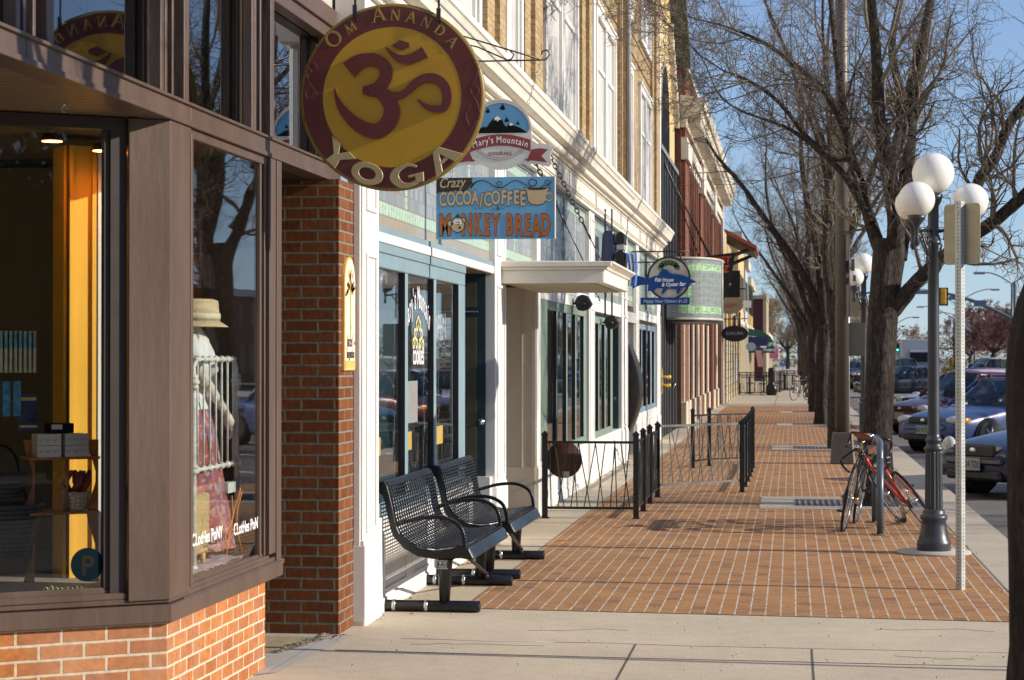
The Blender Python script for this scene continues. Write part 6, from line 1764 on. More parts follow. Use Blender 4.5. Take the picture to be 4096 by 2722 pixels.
# ================================================================ PERFORATED SIGN POST
def Mrot(x, y, z, a): return Matrix.Translation((x, y, z)) @ Matrix.Rotation(a, 4, 'Z')
t = thing('road_sign', 'back of a metal road sign on a perforated square steel post', 'road sign', (1.2, 15.18, 0))
sp_ = steel
m = MB(); m.M = Mrot(1.2, 15.18, 0, R(-38)); m.box(-.0255, .0255, -.0255, .0255, -.02, 2.79); m.M = I4; m.build('post', M('zinc_post', (.50, .51, .48), .4, metal=.35, var=.12, scale=10), t, bevel=.003)
m = MB(); M4 = Mrot(1.2, 15.18, 0, R(-38))
z = .04
while z < 2.78:
    for s_ in range(4):
        Mh = M4 @ Matrix.Rotation(R(90 * s_), 4, 'Z') @ Matrix(((1,0,0,0),(0,0,-1,-.0256),(0,1,0,z),(0,0,0,1)))
        disc(m, Mh, .0052, .0052, .0003, 8)
    z += .0265
m.build('hole', M('hole_black', (.01, .01, .01), .9), t)
m = MB(); m.M = Mrot(1.2, 15.18, 0, R(-38)); w_, h_ = .152, .218
def rrect(w, h, r, n=5):
    out = []
    for cx0, cy0, a0 in ((w - r, h - r, 0), (-w + r, h - r, 90), (-w + r, -h + r, 180), (w - r, -h + r, 270)):
        for k in range(n + 1): a_ = R(a0 + 90 * k / n); out.append((cx0 + r * math.cos(a_), cy0 + r * math.sin(a_)))
    return out
m.prism(rrect(w_, h_, .03), lambda u, v, w: (u + .0, w, 2.555 + v), .0265, .0295); m.M = I4
m.build('plate_back', M('sign_aluminium', (.36, .33, .23), .45, metal=.45, var=.2, scale=6), t)
m = MB(); m.M = Mrot(1.2, 15.18, 0, R(-38))
for z in (2.40, 2.71): m.box(-.008, .008, -.031, -.0255, z - .008, z + .008)
m.M = I4; m.build('bolt', steel, t)
# slim post whose shadow crosses the foreground
t = thing('parking_meter_post', 'slim kerbside post just outside the frame whose shadow crosses the concrete', 'post', (1.75, 11.30, 0))
m = MB(); m.tube([(1.75, 11.30, 0), (1.75, 11.30, 2.3)], .024, 10); m.build('pole', steel, t)
m = MB(); m.box(1.6, 1.9, 11.27, 11.28, 1.9, 2.3); m.build('plate', MATS['sign_aluminium'], t)
# tall grey pole
t = thing('tall_grey_pole', 'tall plain grey metal pole with a square boxy base on the brick paving', 'pole', (.78, 32.9, 0))
m = MB(); m.hexa([(.60, 32.7, 0), (.985, 32.7, 0), (.985, 33.1, 0), (.60, 33.1, 0)], [(.64, 32.74, .50), (.945, 32.74, .50), (.945, 33.06, .50), (.64, 33.06, .50)]); m.build('base_box', polemetal, t, bevel=.02)
m = MB(); m.tube([(.79, 32.9, .4), (.79, 32.9, 10.5)], [.107, .10], 20); m.build('shaft', polemetal, t)
m = MB(); m.prism(rrect(.16, .26, .03), lambda u, v, w: (.98 + u, w, 1.95 + v), 33.02, 33.03); m.build('sign_plate', M('olive_plate', (.12, .12, .09), .5), t)
m = MB(); m.box(.93, .98, 32.75, 32.9, 3.02, 3.2); m.tube([(.90, 32.8, 2.3), (.90, 32.8, 3.6)], .01, 5); m.box(.96, 1.0, 32.8, 32.9, 2.86, 2.95); m.build('pole_fittings', polemetal, t)
t = thing('kerb_sign', 'tan backed kerb sign half hidden behind the tall grey pole', 'road sign', (1.1, 39.5, 0))
m = MB(); m.tube([(1.06, 39.5, 0), (1.06, 39.5, 3.2)], .03, 8); m.build('post', steel, t)
m = MB(); m.prism(rrect(.26, .37, .04), lambda u, v, w: (1.02 + u, w, 2.80 + v), 39.54, 39.55); m.build('plate_back', M('tan_plate', (.27, .21, .14), .6), t)
# ================================================================ BIKES AND RACK
rack = M('rack_blue_grey', (.09, .12, .15), .38, metal=.3, var=.15)
t = thing('bike_rack', 'blue grey tubular bike rack with two round legs bolted to the paving', 'bike rack', (.83, 20.5, 0))
for x, y in ((.825, 19.75), (.835, 21.25)):
    m = MB(); m.tube([(x, y, 0), (x, y, .72)], .033, 14); m.build('leg', rack, t)
    m = MB(); m.lathe([(.09, 0), (.09, .008), (0, .008)], (x, y, .004), 20)
    for a_ in range(4): m.sphere((x + .07 * math.cos(a_ * 1.57), y + .07 * math.sin(a_ * 1.57), .015), .009, 6, 4)
    m.build('foot_plate', M('rusty_plate', (.25, .19, .10), .6, metal=.4), t)
m = MB(); m.tube(curve_pts([(.825, 19.75, .70), (.826, 19.80, .80), (.828, 19.95, .86), (.83, 20.5, .87), (.834, 21.05, .86), (.835, 21.20, .80), (.835, 21.25, .70)], 4), .033, 14); m.build('top_bar', rack, t)
tyre = M('bike_tyre', (.012, .012, .013), .7)
def bike(name, label, frame_mat, root, yaw, lean, drop, fit):
    t = thing(name, label, 'bicycle', root, 'bicycles leaning on the blue grey rack')
    t.rotation_euler = (0, 0, 0)
    # local: x forward, z up, origin under bottom bracket midpoint
    W = .33; wb_ = .52
    def wheel(cx0, nm, steer=0.):
        m = MB(); n = 40
        m.tube([(cx0 + W * math.cos(a_), 0, W + W * math.sin(a_) * 1.0) for a_ in [q * 2 * math.pi / n for q in range(n + 1)]], .014, 8, cap=False)
        w = m.build('wheel', tyre, t, local=True)
        m = MB(); m.tube([(cx0 + (W - .022) * math.cos(a_), 0, W + (W - .022) * math.sin(a_)) for a_ in [q * 2 * math.pi / n for q in range(n + 1)]], .009, 6, cap=False); m.build('rim', chrome, w, local=True)
        m = MB()
        for q in range(28):
            a_ = q * 2 * math.pi / 28; m.tube([(cx0 + .02 * math.cos(a_ + 1.2 * (q % 2 * 2 - 1)), .02 * (q % 2 * 2 - 1), W + .02 * math.sin(a_ + 1.2 * (q % 2 * 2 - 1))), (cx0 + (W - .025) * math.cos(a_), 0, W + (W - .025) * math.sin(a_))], .0012, 3, cap=False)
        m.tube([(cx0, -.04, W), (cx0, .04, W)], .018, 8); m.build('spokes', chrome, w, local=True)
        return w
    wheel(-wb_, 'rear'); wheel(wb_, 'front')
    BB = (-.08, 0, .27); ST = (-.22, 0, .76); HT = (.36, 0, .80); HB = (.40, 0, .66)
    m = MB(); m.tube([BB, (ST[0], 0, ST[2])], .015, 8); m.tube([ST, HT], .014, 8); m.tube([BB, HB], .017, 8); m.tube([HT, HB], .018, 8)
    for s_ in (-1, 1): m.tube([(BB[0], s_ * .03, BB[2]), (-wb_, s_ * .055, W)], .009, 6); m.tube([(ST[0], s_ * .015, ST[2] - .02), (-wb_, s_ * .055, W)], .008, 6)
    m.build('frame', frame_mat, t, local=True)
    m = MB()
    for s_ in (-1, 1): m.tube([(.41, s_ * .045, .62), (.46, s_ * .045, .45), (wb_, s_ * .045, W)], .010, 6)
    m.tube([(.41, -.045, .62), (.41, .045, .62)], .014, 6); m.tube([(.405, 0, .66), (.34, 0, .90)], .013, 8); m.build('fork', frame_mat if not drop else black, t, local=True)
    m = MB()
    if drop:
        for s_ in (-1, 1): m.tube(curve_pts([(.36, 0, .90), (.37, s_ * .10, .905), (.38, s_ * .18, .90), (.46, s_ * .205, .88), (.50, s_ * .21, .82), (.46, s_ * .21, .755), (.37, s_ * .215, .75)], 4), .013, 8)
    else:
        for s_ in (-1, 1): m.tube(curve_pts([(.36, 0, .93), (.36, s_ * .15, .95), (.33, s_ * .26, .95), (.24, s_ * .31, .94)], 4), .012, 8)
    m.build('handlebar', black, t, local=True)
    m = MB(); m.tube([(.34, 0, .88), (.37, 0, .92)], .020, 8); m.tube([(.37, -.03, .905), (.37, .03, .905)], .018, 8); m.build('stem', chrome, t, local=True)
    m = MB(); m.tube([(ST[0], 0, ST[2]), (ST[0] - .03, 0, ST[2] + .13)], .012, 8); m.build('seat_post', chrome, t, local=True)
    m = MB(); vs = []; ns, nr = 9, 10
    for i in range(ns):
        k = i / (ns - 1); xx = -.13 + .27 * k; hw = .075 * (1 - k) ** .9 + .018; hh = .028 - .008 * k
        for j in range(nr):
            a_ = 2 * math.pi * j / nr; vs.append((ST[0] - .03 + xx, hw * math.cos(a_), ST[2] + .155 + hh * math.sin(a_) + .02 * (abs(k - .5) * 1.2)))
    m.add(vs, [(i * nr + j, i * nr + (j + 1) % nr, (i + 1) * nr + (j + 1) % nr, (i + 1) * nr + j) for i in range(ns - 1) for j in range(nr)], True)
    m.add([], []); m.f.append(tuple(range(nr))); m.sm.append(False); m.f.append(tuple(range((ns - 1) * nr, ns * nr))); m.sm.append(False)
    m.build('saddle', M('tan_leather', (.25, .075, .025), .4, var=.15) if not fit else M('worn_tan_leather', (.30, .15, .07), .5, var=.2), t, local=True)
    m = MB(); m.lathe([(.09, -.002), (.10, 0), (.09, .002)], (BB[0], .045, BB[2]), 24, axis='Y'); m.tube([(BB[0], -.06, BB[2]), (BB[0], .06, BB[2])], .022, 8)
    m.tube([BB[:1] + (.062,) + BB[2:], (BB[0] + .10, .062, BB[2] - .13)], .010, 6); m.tube([BB[:1] + (-.062,) + BB[2:], (BB[0] - .10, -.062, BB[2] + .13)], .010, 6)
    m.build('crankset', chrome, t, local=True)
    for s_ in (-1, 1):
        m = MB(); c_ = Vector((BB[0] + s_ * .10, s_ * .11, BB[2] - s_ * .13)); m.cbox(c_, (.09, .075, .018)); m.tube(curve_pts([c_ + Vector((.05, -.03, 0)), c_ + Vector((.11, 0, .03)), c_ + Vector((.05, .03, .0))], 3), .004, 4); m.build('pedal', black, t, local=True)
    m = MB()
    for k in (-1, 1): m.tube([(BB[0], .045, BB[2] + k * .09), (-wb_, .045, W + k * .035)], .004, 4)
    m.lathe([(.045, -.01), (.05, 0), (.03, .015)], (-wb_, .045, W), 14, axis='Y'); m.build('chain', M('oily_chain', (.08, .07, .05), .5, metal=.8), t, local=True)
    m = MB(); m.tube([(.30, .02, .80), (.42, .02, .86), (.47, .0, .74), (.42, 0, .66)], .0035, 5); m.tube([(-.2, .012, .78), (.1, .014, .80), (.32, .02, .84)], .003, 4); m.build('brake_cable', black, t, local=True)
    t.matrix_world = Matrix.Translation(root) @ Matrix.Rotation(yaw, 4, 'Z') @ Matrix.Rotation(lean, 4, 'X')
    bpy.context.view_layer.update()
    return t
blk = M('bike_black', (.012, .012, .014), .3, coat=.5)
redf = M('bike_red', (.50, .055, .025), .3, coat=.4)
b1 = bike('bicycle', 'black bicycle with a reddish brown saddle standing upright against the rack', blk, Vector((.56, 20.65, 0)), R(82), R(11), True, False)
b2 = bike('bicycle', 'red framed bicycle tilted far over to the right of the rack', redf, Vector((1.22, 20.65, .02)), R(102), R(-33), True, True)
for b_ in (b1, b2):
    b_.rotation_mode = 'XYZ'
m = MB()
for (x, y, z) in ((-.25, 0, .84), (-.22, .03, .74), (-.52, .07, .33), (-.52, -.07, .33), (-.20, -.03, .62)): m.sphere((x, y, z), .018, 8, 6)
m.build('brass_fitting', gold, b1, local=True)
t = thing('coiled_cable_lock', 'black coiled cable lock looped round the rack top', 'lock', (.83, 20.0, .72))
m = MB()
for k in range(4): m.tube([(.83 + .07 * math.cos(a_) + .01 * k, 19.9 + .04 * k, .68 + .08 * math.sin(a_)) for a_ in [q * .5 for q in range(14)]], .009, 6)
m.build('coil', black, t)
# far bicycle, patio, bin
bb = copy_tree(b1); bb.location = (.35, 81.2, 0); bb.rotation_euler = (R(4), R(0), R(60)); relabel(bb, 'distant bicycle leaning among the far tree trunks')
def iron_fence(label, a, b, n, h=1.0):
    t = thing('iron_railing', label, 'railing', ((a[0] + b[0]) / 2, (a[1] + b[1]) / 2, 0), 'distant black patio railings')
    m = MB(); A_ = Vector((a[0], a[1], 0)); B_ = Vector((b[0], b[1], 0)); up_ = Vector((0, 0, 1))
    for z in (h, h - .12, .12): m.tube([A_ + up_ * z, B_ + up_ * z], .018, 4)
    m.build_each('rail', fm, t)
    m = MB()
    for k in range(n + 1):
        p = A_.lerp(B_, k / n); m.tube([p, p + up_ * h], .010 if k % 6 else .028, 4)
    m.build_each('bar', fm, t)
iron_fence('black railing crossing the pavement behind the flowerpot shaped bin', (-2.28, 92.6), (-1.0, 92.0), 16)
iron_fence('longer black railing beyond the bin, running up the pavement', (-1.0, 92.0), (-.35, 104), 18)
iron_fence('farthest black railing across the pavement', (-.55, 104), (.25, 104), 14)
t = thing('black_bin', 'black flared litter bin standing by the far railing', 'bin', (-.80, 91.6, 0))
m = MB(); m.lathe([(.20, 0), (.27, .25), (.24, .42), (.10, .55), (.12, .6), (.16, 1.1), (.14, 1.2), (0, 1.22)], (-.85, 91.6, 0), 20); m.build('body', black_gloss, t)
for i, (x, y) in enumerate(((-1.9, 96), (-1.3, 99), (-.3, 108), (0.05, 107))):
    t = thing('patio_table', ['first dark patio table behind the far railing', 'second dark patio table behind the far railing', 'left patio table beyond the second railing', 'right patio table beyond the second railing'][i], 'table', (x, y, 0), 'dark patio tables in the distance')
    m = MB(); m.lathe([(0, .74), (.4, .74), (.4, .77), (0, .78)], (x, y, 0), 16); m.build('table_top', blackm, t)
    m = MB(); m.tube([(x, y, 0), (x, y, .74)], .04, 6); m.lathe([(.28, 0), (.05, .06)], (x, y, 0), 10); m.build('pedestal', black, t)
    for s_ in (-1, 1):
        c = thing('patio_chair', 'dark chair on the %s of the %s far patio table' % (('left', 'right')[s_ > 0], ('first', 'second', 'third', 'fourth')[i]), 'chair', (x + s_ * .6, y, 0), 'dark patio chairs in the distance')
        m = MB(); m.cbox((x + s_ * .6, y, .45), (.4, .4, .04)); m.build('seat', blackm, c)
        m = MB(); m.cbox((x + s_ * .78, y, .7), (.04, .4, .5)); m.build('backrest', blackm, c)
        for q in ((-.17, -.17), (.17, -.17), (.17, .17), (-.17, .17)):
            m = MB(); m.tube([(x + s_ * .6 + q[0], y + q[1], 0), (x + s_ * .6 + q[0], y + q[1], .45)], .015, 4); m.build('leg', black, c)
# ---- small litter and hairline cracks
rnd = random.Random(77)
m = MB()
def flake(x, y, s):
    a = rnd.uniform(0, 6.28); c, d = math.cos(a) * s, math.sin(a) * s; h = rnd.uniform(.3, .6); z = .006
    m.add([(x - c, y - d, z), (x - d * h, y + c * h, z + rnd.uniform(.003, .012)), (x + c, y + d, z + rnd.uniform(0, .01)), (x + d * h, y - c * h, z)], [(0, 1, 2, 3)])
for k in range(170): flake(-2.62 + abs(rnd.gauss(0, .05)), rnd.uniform(12.8, 42), rnd.uniform(.006, .018))
for k in range(150): flake(rnd.gauss(1.50, .04), rnd.uniform(11, 45), rnd.uniform(.006, .018))
for k in range(60): flake(rnd.uniform(-2.4, 1.8), rnd.uniform(10.8, 13.3), rnd.uniform(.003, .009))
for k in range(160): flake(rnd.uniform(-2.1, 1.5), rnd.uniform(13.5, 30), rnd.uniform(.003, .010))
for k in range(60): flake(-2.75 + rnd.gauss(0, .06), rnd.uniform(11.9, 12.4), rnd.uniform(.005, .012))
o = m.build('leaf_litter', M('dry_leaf', (.16, .10, .05), .9, var=.6, scale=30)); o['kind'] = 'stuff'; tag(o, 'scattered dry leaf crumbs and grit along the wall foot and kerb', 'leaf litter')
m = MB()
for (x, y, n, dx) in ((-2.2, 11.9, 9, .09), (.5, 12.9, 12, .07), (-1.6, 12.6, 7, .10), (1.0, 11.7, 8, -.06)):
    p = [(x, y, .0005)]
    for k in range(n): x += dx * rnd.uniform(.5, 1.3); y += rnd.uniform(-.05, .06); p.append((x, y, .0005))
    m.tube(p, .0016, 4)
struct('hairline_crack', m, MATS['joint_dirt'])
# ================================================================ VEHICLES
def paint(name, c): return M(name, c, .30, metal=.1, var=.05, coat=.35, obj=True, spec=.4)
tyre_m = M('car_tyre', (.02, .02, .02), .8); rimm = M('alloy_rim', (.42, .42, .42), .35, metal=.7)
lens = M('headlamp_lens', (.50, .50, .44), .12, coat=1., var=.2, scale=15); amber = M('amber_lens', (.75, .28, .02), .2, coat=.5); redl = M('tail_lens', (.45, .02, .015), .2, coat=.5)
seatm = M('car_interior', (.035, .035, .035), .8)
trimm = M('car_black_trim', (.015, .015, .016), .5)
platem = M('licence_plate', (.26, .29, .26), .4); platei = M('plate_ink', (.03, .08, .05), .5)
def loft(mb, st, closed_ends=True):
    """st: list of (x, [(y, z)...]) half sections from the bottom centre up to the top centre; mirrored"""
    rows = []
    for x, sec in st:
        rows.append([(x, y, z) for y, z in sec] + [(x, -y, z) for y, z in sec[::-1][1:-1]])
    n = len(rows[0]); vs = [p for r in rows for p in r]
    fs = [(i * n + j, i * n + (j + 1) % n, (i + 1) * n + (j + 1) % n, (i + 1) * n + j) for i in range(len(rows) - 1) for j in range(n)]
    o = len(mb.v); mb.add(vs, fs, True)
    mb.f.append(tuple(o + j for j in range(n))); mb.sm.append(True)
    k = (len(rows) - 1) * n; mb.f.append(tuple(o + k + j for j in range(n - 1, -1, -1))); mb.sm.append(True)
def car(name, label, cat, pos, a, pm, kind='sedan', group='cars parked along the kerb', plate='', face='sedan'):
    t = thing(name, label, cat, (0, 0, 0), group)
    L = {'sedan': 4.45, 'wagon': 4.4, 'suv': 4.7, 'hatch': 4.1}[kind]; hw = .86 if kind != 'suv' else .93
    tall = 1.40 if kind == 'sedan' else (1.45 if kind in ('wagon', 'hatch') else 1.78)
    belt = .88 if kind != 'suv' else 1.05; hood = .72 if kind != 'suv' else .95; f0 = L / 2
    def sec(w, zl, zs, zt, cr=.03, tuck=.88):
        return [(0, zl), (w * .78, zl), (w * .96, zl + .06), (w, zs), (w * .995, zs + (zt - zs) * .5), (w * .97, zt - .07), (w * tuck, zt - .01), (w * .5, zt + cr * .7), (0, zt + cr)]
    rb = belt + (.06 if kind == 'sedan' else .02)
    st = [(f0, sec(hw * .62, .30, .42, .58, .01)), (f0 - .05, sec(hw * .80, .24, .40, .62, .02)), (f0 - .22, sec(hw * .93, .20, .40, hood - .04, .03)), (f0 - .6, sec(hw * .99, .19, .40, hood + .03, .045)),
          (f0 - 1.15, sec(hw, .18, .40, belt - .05, .04)), (f0 - 1.5, sec(hw, .18, .40, belt + .0, .0)), (0, sec(hw, .18, .40, belt + .02, 0.)), (-f0 + 1.2, sec(hw, .18, .42, rb, .0)), (-f0 + .55, sec(hw * .98, .20, .44, rb, .02)), (-f0 + .12, sec(hw * .92, .26, .46, rb - .06, .01)), (-f0, sec(hw * .8, .32, .48, rb - .18, 0.))]
    m = MB(); loft(m, st); body = m.build('body', pm, t, local=True, sub=2)
    # greenhouse
    gx = {'sedan': (f0 - 1.30, f0 - 2.05, -f0 + 1.45, -f0 + .72), 'wagon': (f0 - 1.25, f0 - 1.95, -f0 + .55, -f0 + .18), 'suv': (f0 - 1.15, f0 - 1.85, -f0 + .5, -f0 + .12), 'hatch': (f0 - 1.1, f0 - 1.85, -f0 + .8, -f0 + .2)}[kind]
    wb0, wt = hw * .90, hw * .66; zr = tall - .05; z0 = belt - .01
    gl = MB(); B = [(gx[0], 0), (gx[0] - .12, wb0), (gx[3] + .1, wb0 * .96), (gx[3], 0)]
    low = [(gx[0], 0, z0), (gx[0] - .06, wb0 * .6, z0), (gx[0] - .25, wb0, z0), (0, wb0, z0), (gx[3] + .2, wb0 * .97, z0), (gx[3], wb0 * .6, z0), (gx[3], 0, z0)]
    top = [(gx[1], 0, zr), (gx[1] - .02, wt * .6, zr), (gx[1] - .1, wt, zr - .02), (0, wt, zr), (gx[2] + .05, wt * .97, zr - .02), (gx[2], wt * .6, zr), (gx[2], 0, zr)]
    ringl = low + [(x, -y, z) for x, y, z in low[::-1][1:-1]]; ringt = top + [(x, -y, z) for x, y, z in top[::-1][1:-1]]
    n = len(ringl); gl.add(ringl + ringt, [(j, (j + 1) % n, n + (j + 1) % n, n + j) for j in range(n)]); gl.build('windows', car_glass, t, local=True)
    m = MB()
    rt = [(x, y * 1.01, z) for x, y, z in ringt]; mid = [(x * .93 + gx[1] * .03, y * .9, z + .045) for x, y, z in ringt]; cen = [(x * .6, y * .4, z + .06) for x, y, z in ringt]
    o = 0; m.add([(x, y, z - .03) for x, y, z in rt] + rt + mid + cen, [(k * n + j, k * n + (j + 1) % n, (k + 1) * n + (j + 1) % n, (k + 1) * n + j) for k in range(3) for j in range(n)] + [tuple(3 * n + j for j in range(n))], True)
    m.build('roof', pm, t, local=True)
    m = MB()
    def pil(i, r=.03):
        for s_ in (1, -1):
            a_, b_ = Vector(low[i]), Vector(top[i]); a_.y *= s_; b_.y *= s_
            m.tube([a_, a_.lerp(b_, .5) + Vector((0, .01 * s_, 0)), b_], [r, r * .9, r], 6)
    pil(2, .035); pil(4, .05)
    for xm, xt in ((-.25, -.25),):
        for s_ in (1, -1): m.tube([(xm, s_ * wb0, z0), (xt, s_ * wt, zr)], .035, 6)
    m.build_each('pillar', pm if kind != 'suv' else trimm, t, local=True)
    m = MB(); m.box(-f0 + .7, f0 - 1.5, -hw * .85, hw * .85, .35, .42)
    for x in (.15, -.85):
        for s_ in (-.38, .38): m.cbox((x - .12, s_, .82), (.14, .46, .60), ry=-.15); m.cbox((x - .18, s_, 1.17), (.08, .24, .16)); m.cbox((x + .15, s_, .52), (.5, .46, .14))
    m.box(f0 - 1.75, f0 - 1.45, -hw * .8, hw * .8, .6, belt - .03)
    m.build('interior', seatm, t, local=True)
    # wheels
    for x in (f0 - .85, -f0 + .82):
        for s_ in (1, -1):
            m = MB(); m.lathe([(.36, -.02), (.36, .025), (.0, .025)], (x, s_ * (hw - .02), .31), 28, axis='Y'); m.build('wheel_arch', trimm, t, local=True)
            m = MB(); r = .315
            y0 = s_ * (hw - .09)
            m.lathe([(.2, -.10), (r - .02, -.10), (r, -.07), (r, .07), (r - .02, .10), (.2, .10)], (x, y0 + s_ * .035, r), 32, axis='Y'); w = m.build('wheel', tyre_m, t, local=True)
            m = MB(); m.lathe([(.0, .0), (.21, .0), (.21, .02), (.0, .02)], (x, y0 + s_ * .105, r), 28, axis='Y')
            for k in range(7):
                a_ = k * 2 * math.pi / 7; m.tube([(x, y0 + s_ * .14, r), (x + .19 * math.cos(a_), y0 + s_ * .128, r + .19 * math.sin(a_))], .022, 5)
            m.build('rim', rimm, w, local=True)
    # face
    hz = hood - .10
    if face == 'oval':
        for s_ in (1, -1):
            m = MB(); m.sphere((f0 - .14, s_ * hw * .70, hz + .0), .155, 22, 14, (.55, .72, 1.0)); m.build('headlight', lens, t, local=True)
    else:
        for s_ in (1, -1):
            m = MB(); m.sphere((f0 - .17, s_ * hw * .70, hz), .17, 20, 12, (.75, 1.05, .50)); h = m.build('headlight', lens, t, local=True)
            m = MB(); m.sphere((f0 - .33, s_ * hw * .905, hz), .10, 14, 10, (1.1, .35, .6)); m.build('indicator', amber, h, local=True)
    m = MB(); m.cbox((f0 - .065, 0, hz - .01), (.16, hw * .90, .13 if face != 'oval' else .17)); gr = m.build('grille', trimm, t, local=True, bevel=.03)
    m = MB(); m.sphere((f0 + .018, 0, hz), .05, 16, 8, (.3, 1.2, .65)); m.build('badge', chrome, gr, local=True)
    m = MB(); m.cbox((f0 - .01, 0, .30), (.08, hw * 1.15, .12))
    m.build('lower_intake', trimm, t, local=True, bevel=.03)
    m = MB()
    for s_ in (1, -1): m.cbox((f0 - .115, s_ * hw * .68, .34), (.12, .24, .14))
    m.build_each('fog_recess', trimm, t, local=True, bevel=.03)
    m = MB(); m.box(f0 - .10, f0 + .028, -hw * .62, hw * .62, .43, .52); m.build('bumper_bar', pm, t, local=True, bevel=.03)
    m = MB(); m.cbox((f0 + .035, 0, .44), (.012, .31, .16)); p = m.build('licence_plate', platem, t, local=True, bevel=.004)
    if plate:
        m = MB(); text_mb(m, plate, .12, Matrix.Translation((f0 + .042, 0, .40)) @ Matrix(((0,0,1,0),(1,0,0,0),(0,1,0,0),(0,0,0,1))), sx=.72, bold=.002); m.build('plate_lettering', platei, p, local=True)
    m = MB()
    for s_ in (1, -1): m.cbox((-f0 + .10, s_ * hw * .72, rb - .18), (.18, .34, .16))
    m.build_each('tail_light', redl, t, local=True, bevel=.03)
    for s_ in (1, -1):
        m = MB(); m.sphere((f0 - 1.62, s_ * (hw + .08), belt + .07), .10, 14, 8, (.55, 1., .65)); m.tube([(f0 - 1.62, s_ * hw * .9, belt + .03), (f0 - 1.62, s_ * (hw + .04), belt + .05)], .025, 5); m.build('mirror', pm if kind != 'suv' else trimm, t, local=True)
    m = MB()
    for s_ in (1, -1):
        for xx in (f0 - 1.45, -.28, -1.25): m.box(xx, xx + .012, s_ * hw - .004, s_ * hw + .004, .30, belt - .02)
        m.box(-1.6, f0 - .9, s_ * hw - .003, s_ * hw + .012, .46, .50); m.box(-.45, -.30, s_ * hw, s_ * hw + .03, .72, .75); m.box(-1.4, -1.27, s_ * hw, s_ * hw + .03, .72, .75)
    m.build('door_lines', trimm, t, local=True)
    if kind != 'suv':
        m = MB()
        for s_ in (-.45, .15): m.tube([(gx[0] - .02, s_, z0 + .03), (gx[0] - .35, s_ + .5, z0 + .24)], .008, 4)
        m.build_each('wiper', trimm, t, local=True)
    hd = Vector((-math.sin(a), -math.cos(a), 0))
    c = Vector((pos[0], pos[1], -.13)) - hd * f0
    t.location = c; t.rotation_euler = (0, 0, math.atan2(hd.y, hd.x))
    bpy.context.view_layer.update()
    return t
navy = paint('navy_car_paint', (.007, .013, .045)); blue = paint('steel_blue_car_paint', (.045, .075, .18)); mar = paint('maroon_car_paint', (.09, .012, .015))
dkn = paint('blue_black_car_paint', (.012, .016, .03)); blk_ = paint('black_car_paint', (.012, .012, .014)); silver = paint('silver_car_paint', (.34, .35, .36)); redp = paint('red_car_paint', (.26, .02, .02)); whp = paint('white_car_paint', (.42, .42, .42))
A = R(52)
car('parked_car', 'dark blue estate car with oval headlights beside the trunk at the right edge', 'car', (2.30, 27.0), A, navy, 'wagon', plate='824 TDL', face='oval')
c1 = car('parked_car', 'steel blue saloon car with two people sitting inside', 'car', (2.45, 39.6), R(46), blue, 'sedan', plate='063 KTL')
car('parked_car', 'maroon car parked just beyond the steel blue one with the people', 'car', (2.5, 49.0), R(50), mar, 'hatch')
car('parked_car', 'blue black car far down the kerb, seen left of the lamp post', 'car', (3.0, 93.0), R(62), dkn, 'sedan')
car('parked_van', 'tall black people carrier parked behind the glaring dark car', 'van', (3.0, 118.0), R(60), blk_, 'suv')
car('parked_car', 'white roofed dark windowed car farther back between the posts', 'car', (3.3, 58.6), R(50), whp, 'wagon')
car('parked_car', 'bright red car farthest to the right in the parked row', 'car', (4.2, 66.5), R(50), redp, 'hatch')
car('pickup_truck', 'silver pickup like vehicle out in the far road', 'truck', (8.3, 112), R(70), silver, 'suv', group='vehicles out on the far road')
for i, (x, y, pmn, lab) in enumerate(((5.5, 190, dkn, 'tiny dark car far down the road left of the box truck'), (9.5, 175, silver, 'small pale car far down the road by the traffic signals'), (13, 150, whp, 'small white car on the far right of the distant road'))):
    car('distant_car', lab, 'car', (x, y), R(5), pmn, 'sedan', group='vehicles out on the far road')
# box truck
t = thing('box_truck', 'pale box truck standing far down the road beside the lamp post', 'truck', (9.0, 150, -.13))
m = MB(); m.box(7.9, 10.1, 150, 155, .75, 2.95); m.build('box_body', M('truck_white', (.45, .46, .46), .5), t, bevel=.03)
m = MB(); m.box(8.1, 9.9, 147.9, 149.8, .45, 2.2); cb = m.build('cab', M('truck_grey', (.25, .26, .28), .5), t, bevel=.15)
m = MB(); m.box(8.25, 9.75, 147.87, 147.93, 1.35, 2.0); m.build('windscreen', dglass, cb)
for x in (8.1, 9.7):
    for y in (148.9, 153.8):
        m = MB(); m.lathe([(.42, -.12), (.42, .12)], (x, y, .29), 16, axis='X'); m.build('wheel', tyre_m, t)
